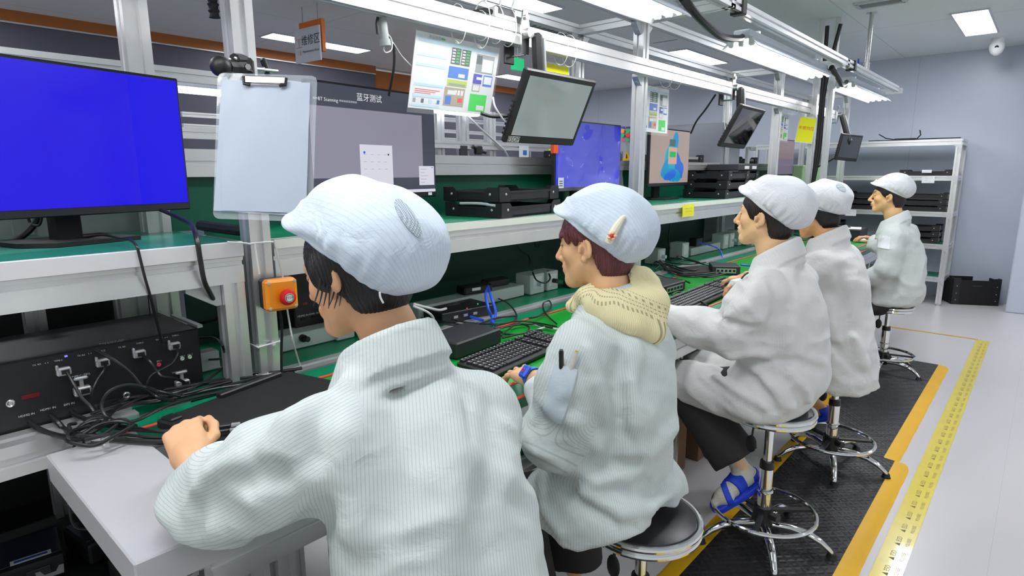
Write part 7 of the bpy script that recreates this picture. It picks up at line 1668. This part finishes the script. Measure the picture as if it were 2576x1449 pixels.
for i, (u, v) in enumerate(((1588, 85), (1672, 85))):
    q = P(u, v, y=5.6); t = thing('counter_display', q, 'hanging counter display with red and green digits, ' + ('left of the second post' if i == 0 else 'right of the second post'), 'display', 'counter displays')
    MB().box(q+A3(0, .012, 0), (.26, .02, .14), bev=.004).build('panel', CEILM if False else mat('grey_display', (120, 124, 128), .4), t)
    for k, (s, c_) in enumerate((('5', (230, 40, 50)), ('8', (40, 230, 120)), ('3', (240, 40, 60)))):
        b = MB(); b.text(s, q+A3(-.08+.08*k, -.0, -.0), (1, 0, 0), (0, 0, 1), .09, 0, True); b.build('digit', mat('digit_%d' % k, (10, 10, 10), .4, emit=c_, es=1.), t, smooth=False)
    MB().cyl(q+A3(0, .012, .07), A3(q[0], q[1]+.012, ZC), .005, n=6).build('hanger', GREY, t)
t = thing('electric_cabinet', (-3.0, 5.2, 0), 'grey electric cabinet with green and red lamps and warning triangle, beyond the blue film monitor', 'cabinet')
A, B = P(1562, 320, y=5.0), P(1640, 320, y=5.0); w = 1.0; cx_ = A[0]+w/2-.02; MB().box((cx_, 5.2, .90), (w, .38, 1.80), bev=.01).build('body', mat('cabinet_grey', (158, 162, 172), .5), t)
for r, (vv, cols) in enumerate(((330, 'ogr'), (340, 'grg'), (352, 'rgr'))):
    for k, ch in enumerate(cols):
        q = P(1567+14*k, vv, y=5.0); b = MB(); b.cyl(q, q+A3(0, -.012, 0), .020 if r < 2 else .012, n=16); b.build('push_button', mat('lamp_'+ch, {'o': (240, 140, 50), 'g': (20, 170, 90), 'r': (230, 40, 50)}[ch], .35, emit={'o': (240, 140, 50), 'g': (20, 170, 90), 'r': (230, 40, 50)}[ch], es=.4), t)
        MB().box(q+A3(0, -.002, .035), (.05, .004, .012)).build('name_plate', mat('plate_blue', (60, 70, 150), .5), t)
b = MB(); q = P(1577, 393, y=5.005); b.prism([(-.05, -.04), (.05, -.04), (0, .05)], q, (1, 0, 0), (0, 0, 1), (0, -.004, 0), m=0); b.prism([(-.008, -.02), (.008, -.02), (.004, .02), (-.004, .02)], q+A3(0, -.0045, 0), (1, 0, 0), (0, 0, 1), (0, -.001, 0), m=1); b.build('warning_triangle', [YELLOW, BTEXT], t)
# ---- a second bench line far behind, seen between the posts
t = thing('far_workstation', (-3.7, 3.6, 0), 'second aluminium bench line far behind, seen between the first and second posts', 'workstation')
for y in (3.25, 3.52, 3.84): part_alu('post', (-3.65, y, 0), (-3.65, y, 1.90), .075, par=t, up=(1, 0, 0))
part_alu('rail', (-3.60, -1., 1.615), (-3.60, 5.2, 1.615), .05, .06, t); part_alu('top_rail', (-3.6, -1.2, 1.92), (-3.6, 3.3, 1.92), .05, .07, t); part_alu('rail', (-4.0, 1.5, 1.75), (-4.0, 5.2, 1.75), .03, .03, t); part_alu('rail', (-4.0, 1.5, 1.68), (-4.0, 5.2, 1.68), .03, .03, t)
part_alu('rail', (-4.2, 3.0, 1.95), (-4.2, 5.5, 1.95), .04, .04, t); part_alu('rail', (-4.2, 3.0, 1.87), (-4.2, 5.5, 1.87), .04, .04, t)
MB().box((-3.9, 2.1, .78), (.7, 6.2, .03)).build('table', GREEN, t)
for y in (-.8, 2.0, 5.0): part_alu('leg', (-3.6, y, 0), (-3.6, y, .78), .05, par=t, up=(1, 0, 0)); part_alu('leg', (-4.2, y, 0), (-4.2, y, 1.95), .05, par=t, up=(1, 0, 0))
MB().box((-4.25, 2.1, 1.25), (.02, 6.2, .6)).build('back_panel', mat('lavender_panel', (150, 152, 186), .5), t)
def far_lamp(x, y0, y1, z, lab):
    t = thing('far_lamp', (x, (y0+y1)/2, z), lab, 'lamp', 'lamps of the far bench line'); MB().box((x, (y0+y1)/2, z+.03), (.12, y1-y0, .03)).build('housing', LAMPW, t); MB().box((x, (y0+y1)/2, z), (.08, y1-y0-.02, .03), bev=.01).build('tube', mat('far_tube', (255, 255, 255), .5, emit=(245, 248, 255), es=6), t)
far_lamp(-3.5, 2.4, 3.55, 1.85, 'bright lamp of the far bench line just right of the bluetooth test monitor')
far_lamp(-3.9, 1.2, 2.5, 1.88, 'bright lamp of the far bench line behind the clipboard')
for (u, v, w, h, m, lab) in ((1318, 381, .13, .10, 'doc', 'white sheet with blue block on the far bench line'), (1388, 386, .09, .08, 'yel', 'yellow card on the far bench line')):
    q = P(u, v, x=-3.57); b = MB(); b.box(q, (.004, w, h), m=0); b.box(q+A3(.003, .01 if m == 'doc' else 0, -.01), (.002, w*.4, h*.4), m=1); tag(b.build('far_card', [PAPER if m == 'doc' else YPAPER, MATS['blue_photo'] if m == 'doc' else MATS['note_ink']]), lab, 'card')
t = thing('cable_gripper', P(1200, 378, x=-3.58), 'small black clamp on the far bench line between its posts', 'clamp'); q = P(1203, 378, x=-3.58); b = MB(); b.box(q, (.05, .07, .07), bev=.01); b.tube([q+A3(.02, -.08, .03), q, q+A3(.02, .07, -.02)], .012); b.build('body', BLACK, t)
t = thing('far_screen', P(1165, 382, x=-3.58), 'small grey screen on the far bench line', 'screen'); q = P(1166, 384, x=-3.58); MB().box(q, (.02, .08, .11), bev=.004).build('body', DGREY, t)
tag(MB().tube([P(1160, 268, x=-3.60), P(1178, 292, x=-3.56), P(1205, 320, x=-3.56), P(1225, 338, x=-3.56), P(1255, 365, x=-3.56), P(1270, 380, x=-3.56), P(1280, 400, x=-3.58)], .009).build('white_hose', CABLEG), 'white cable slanting down in front of the far bench line', 'cable')
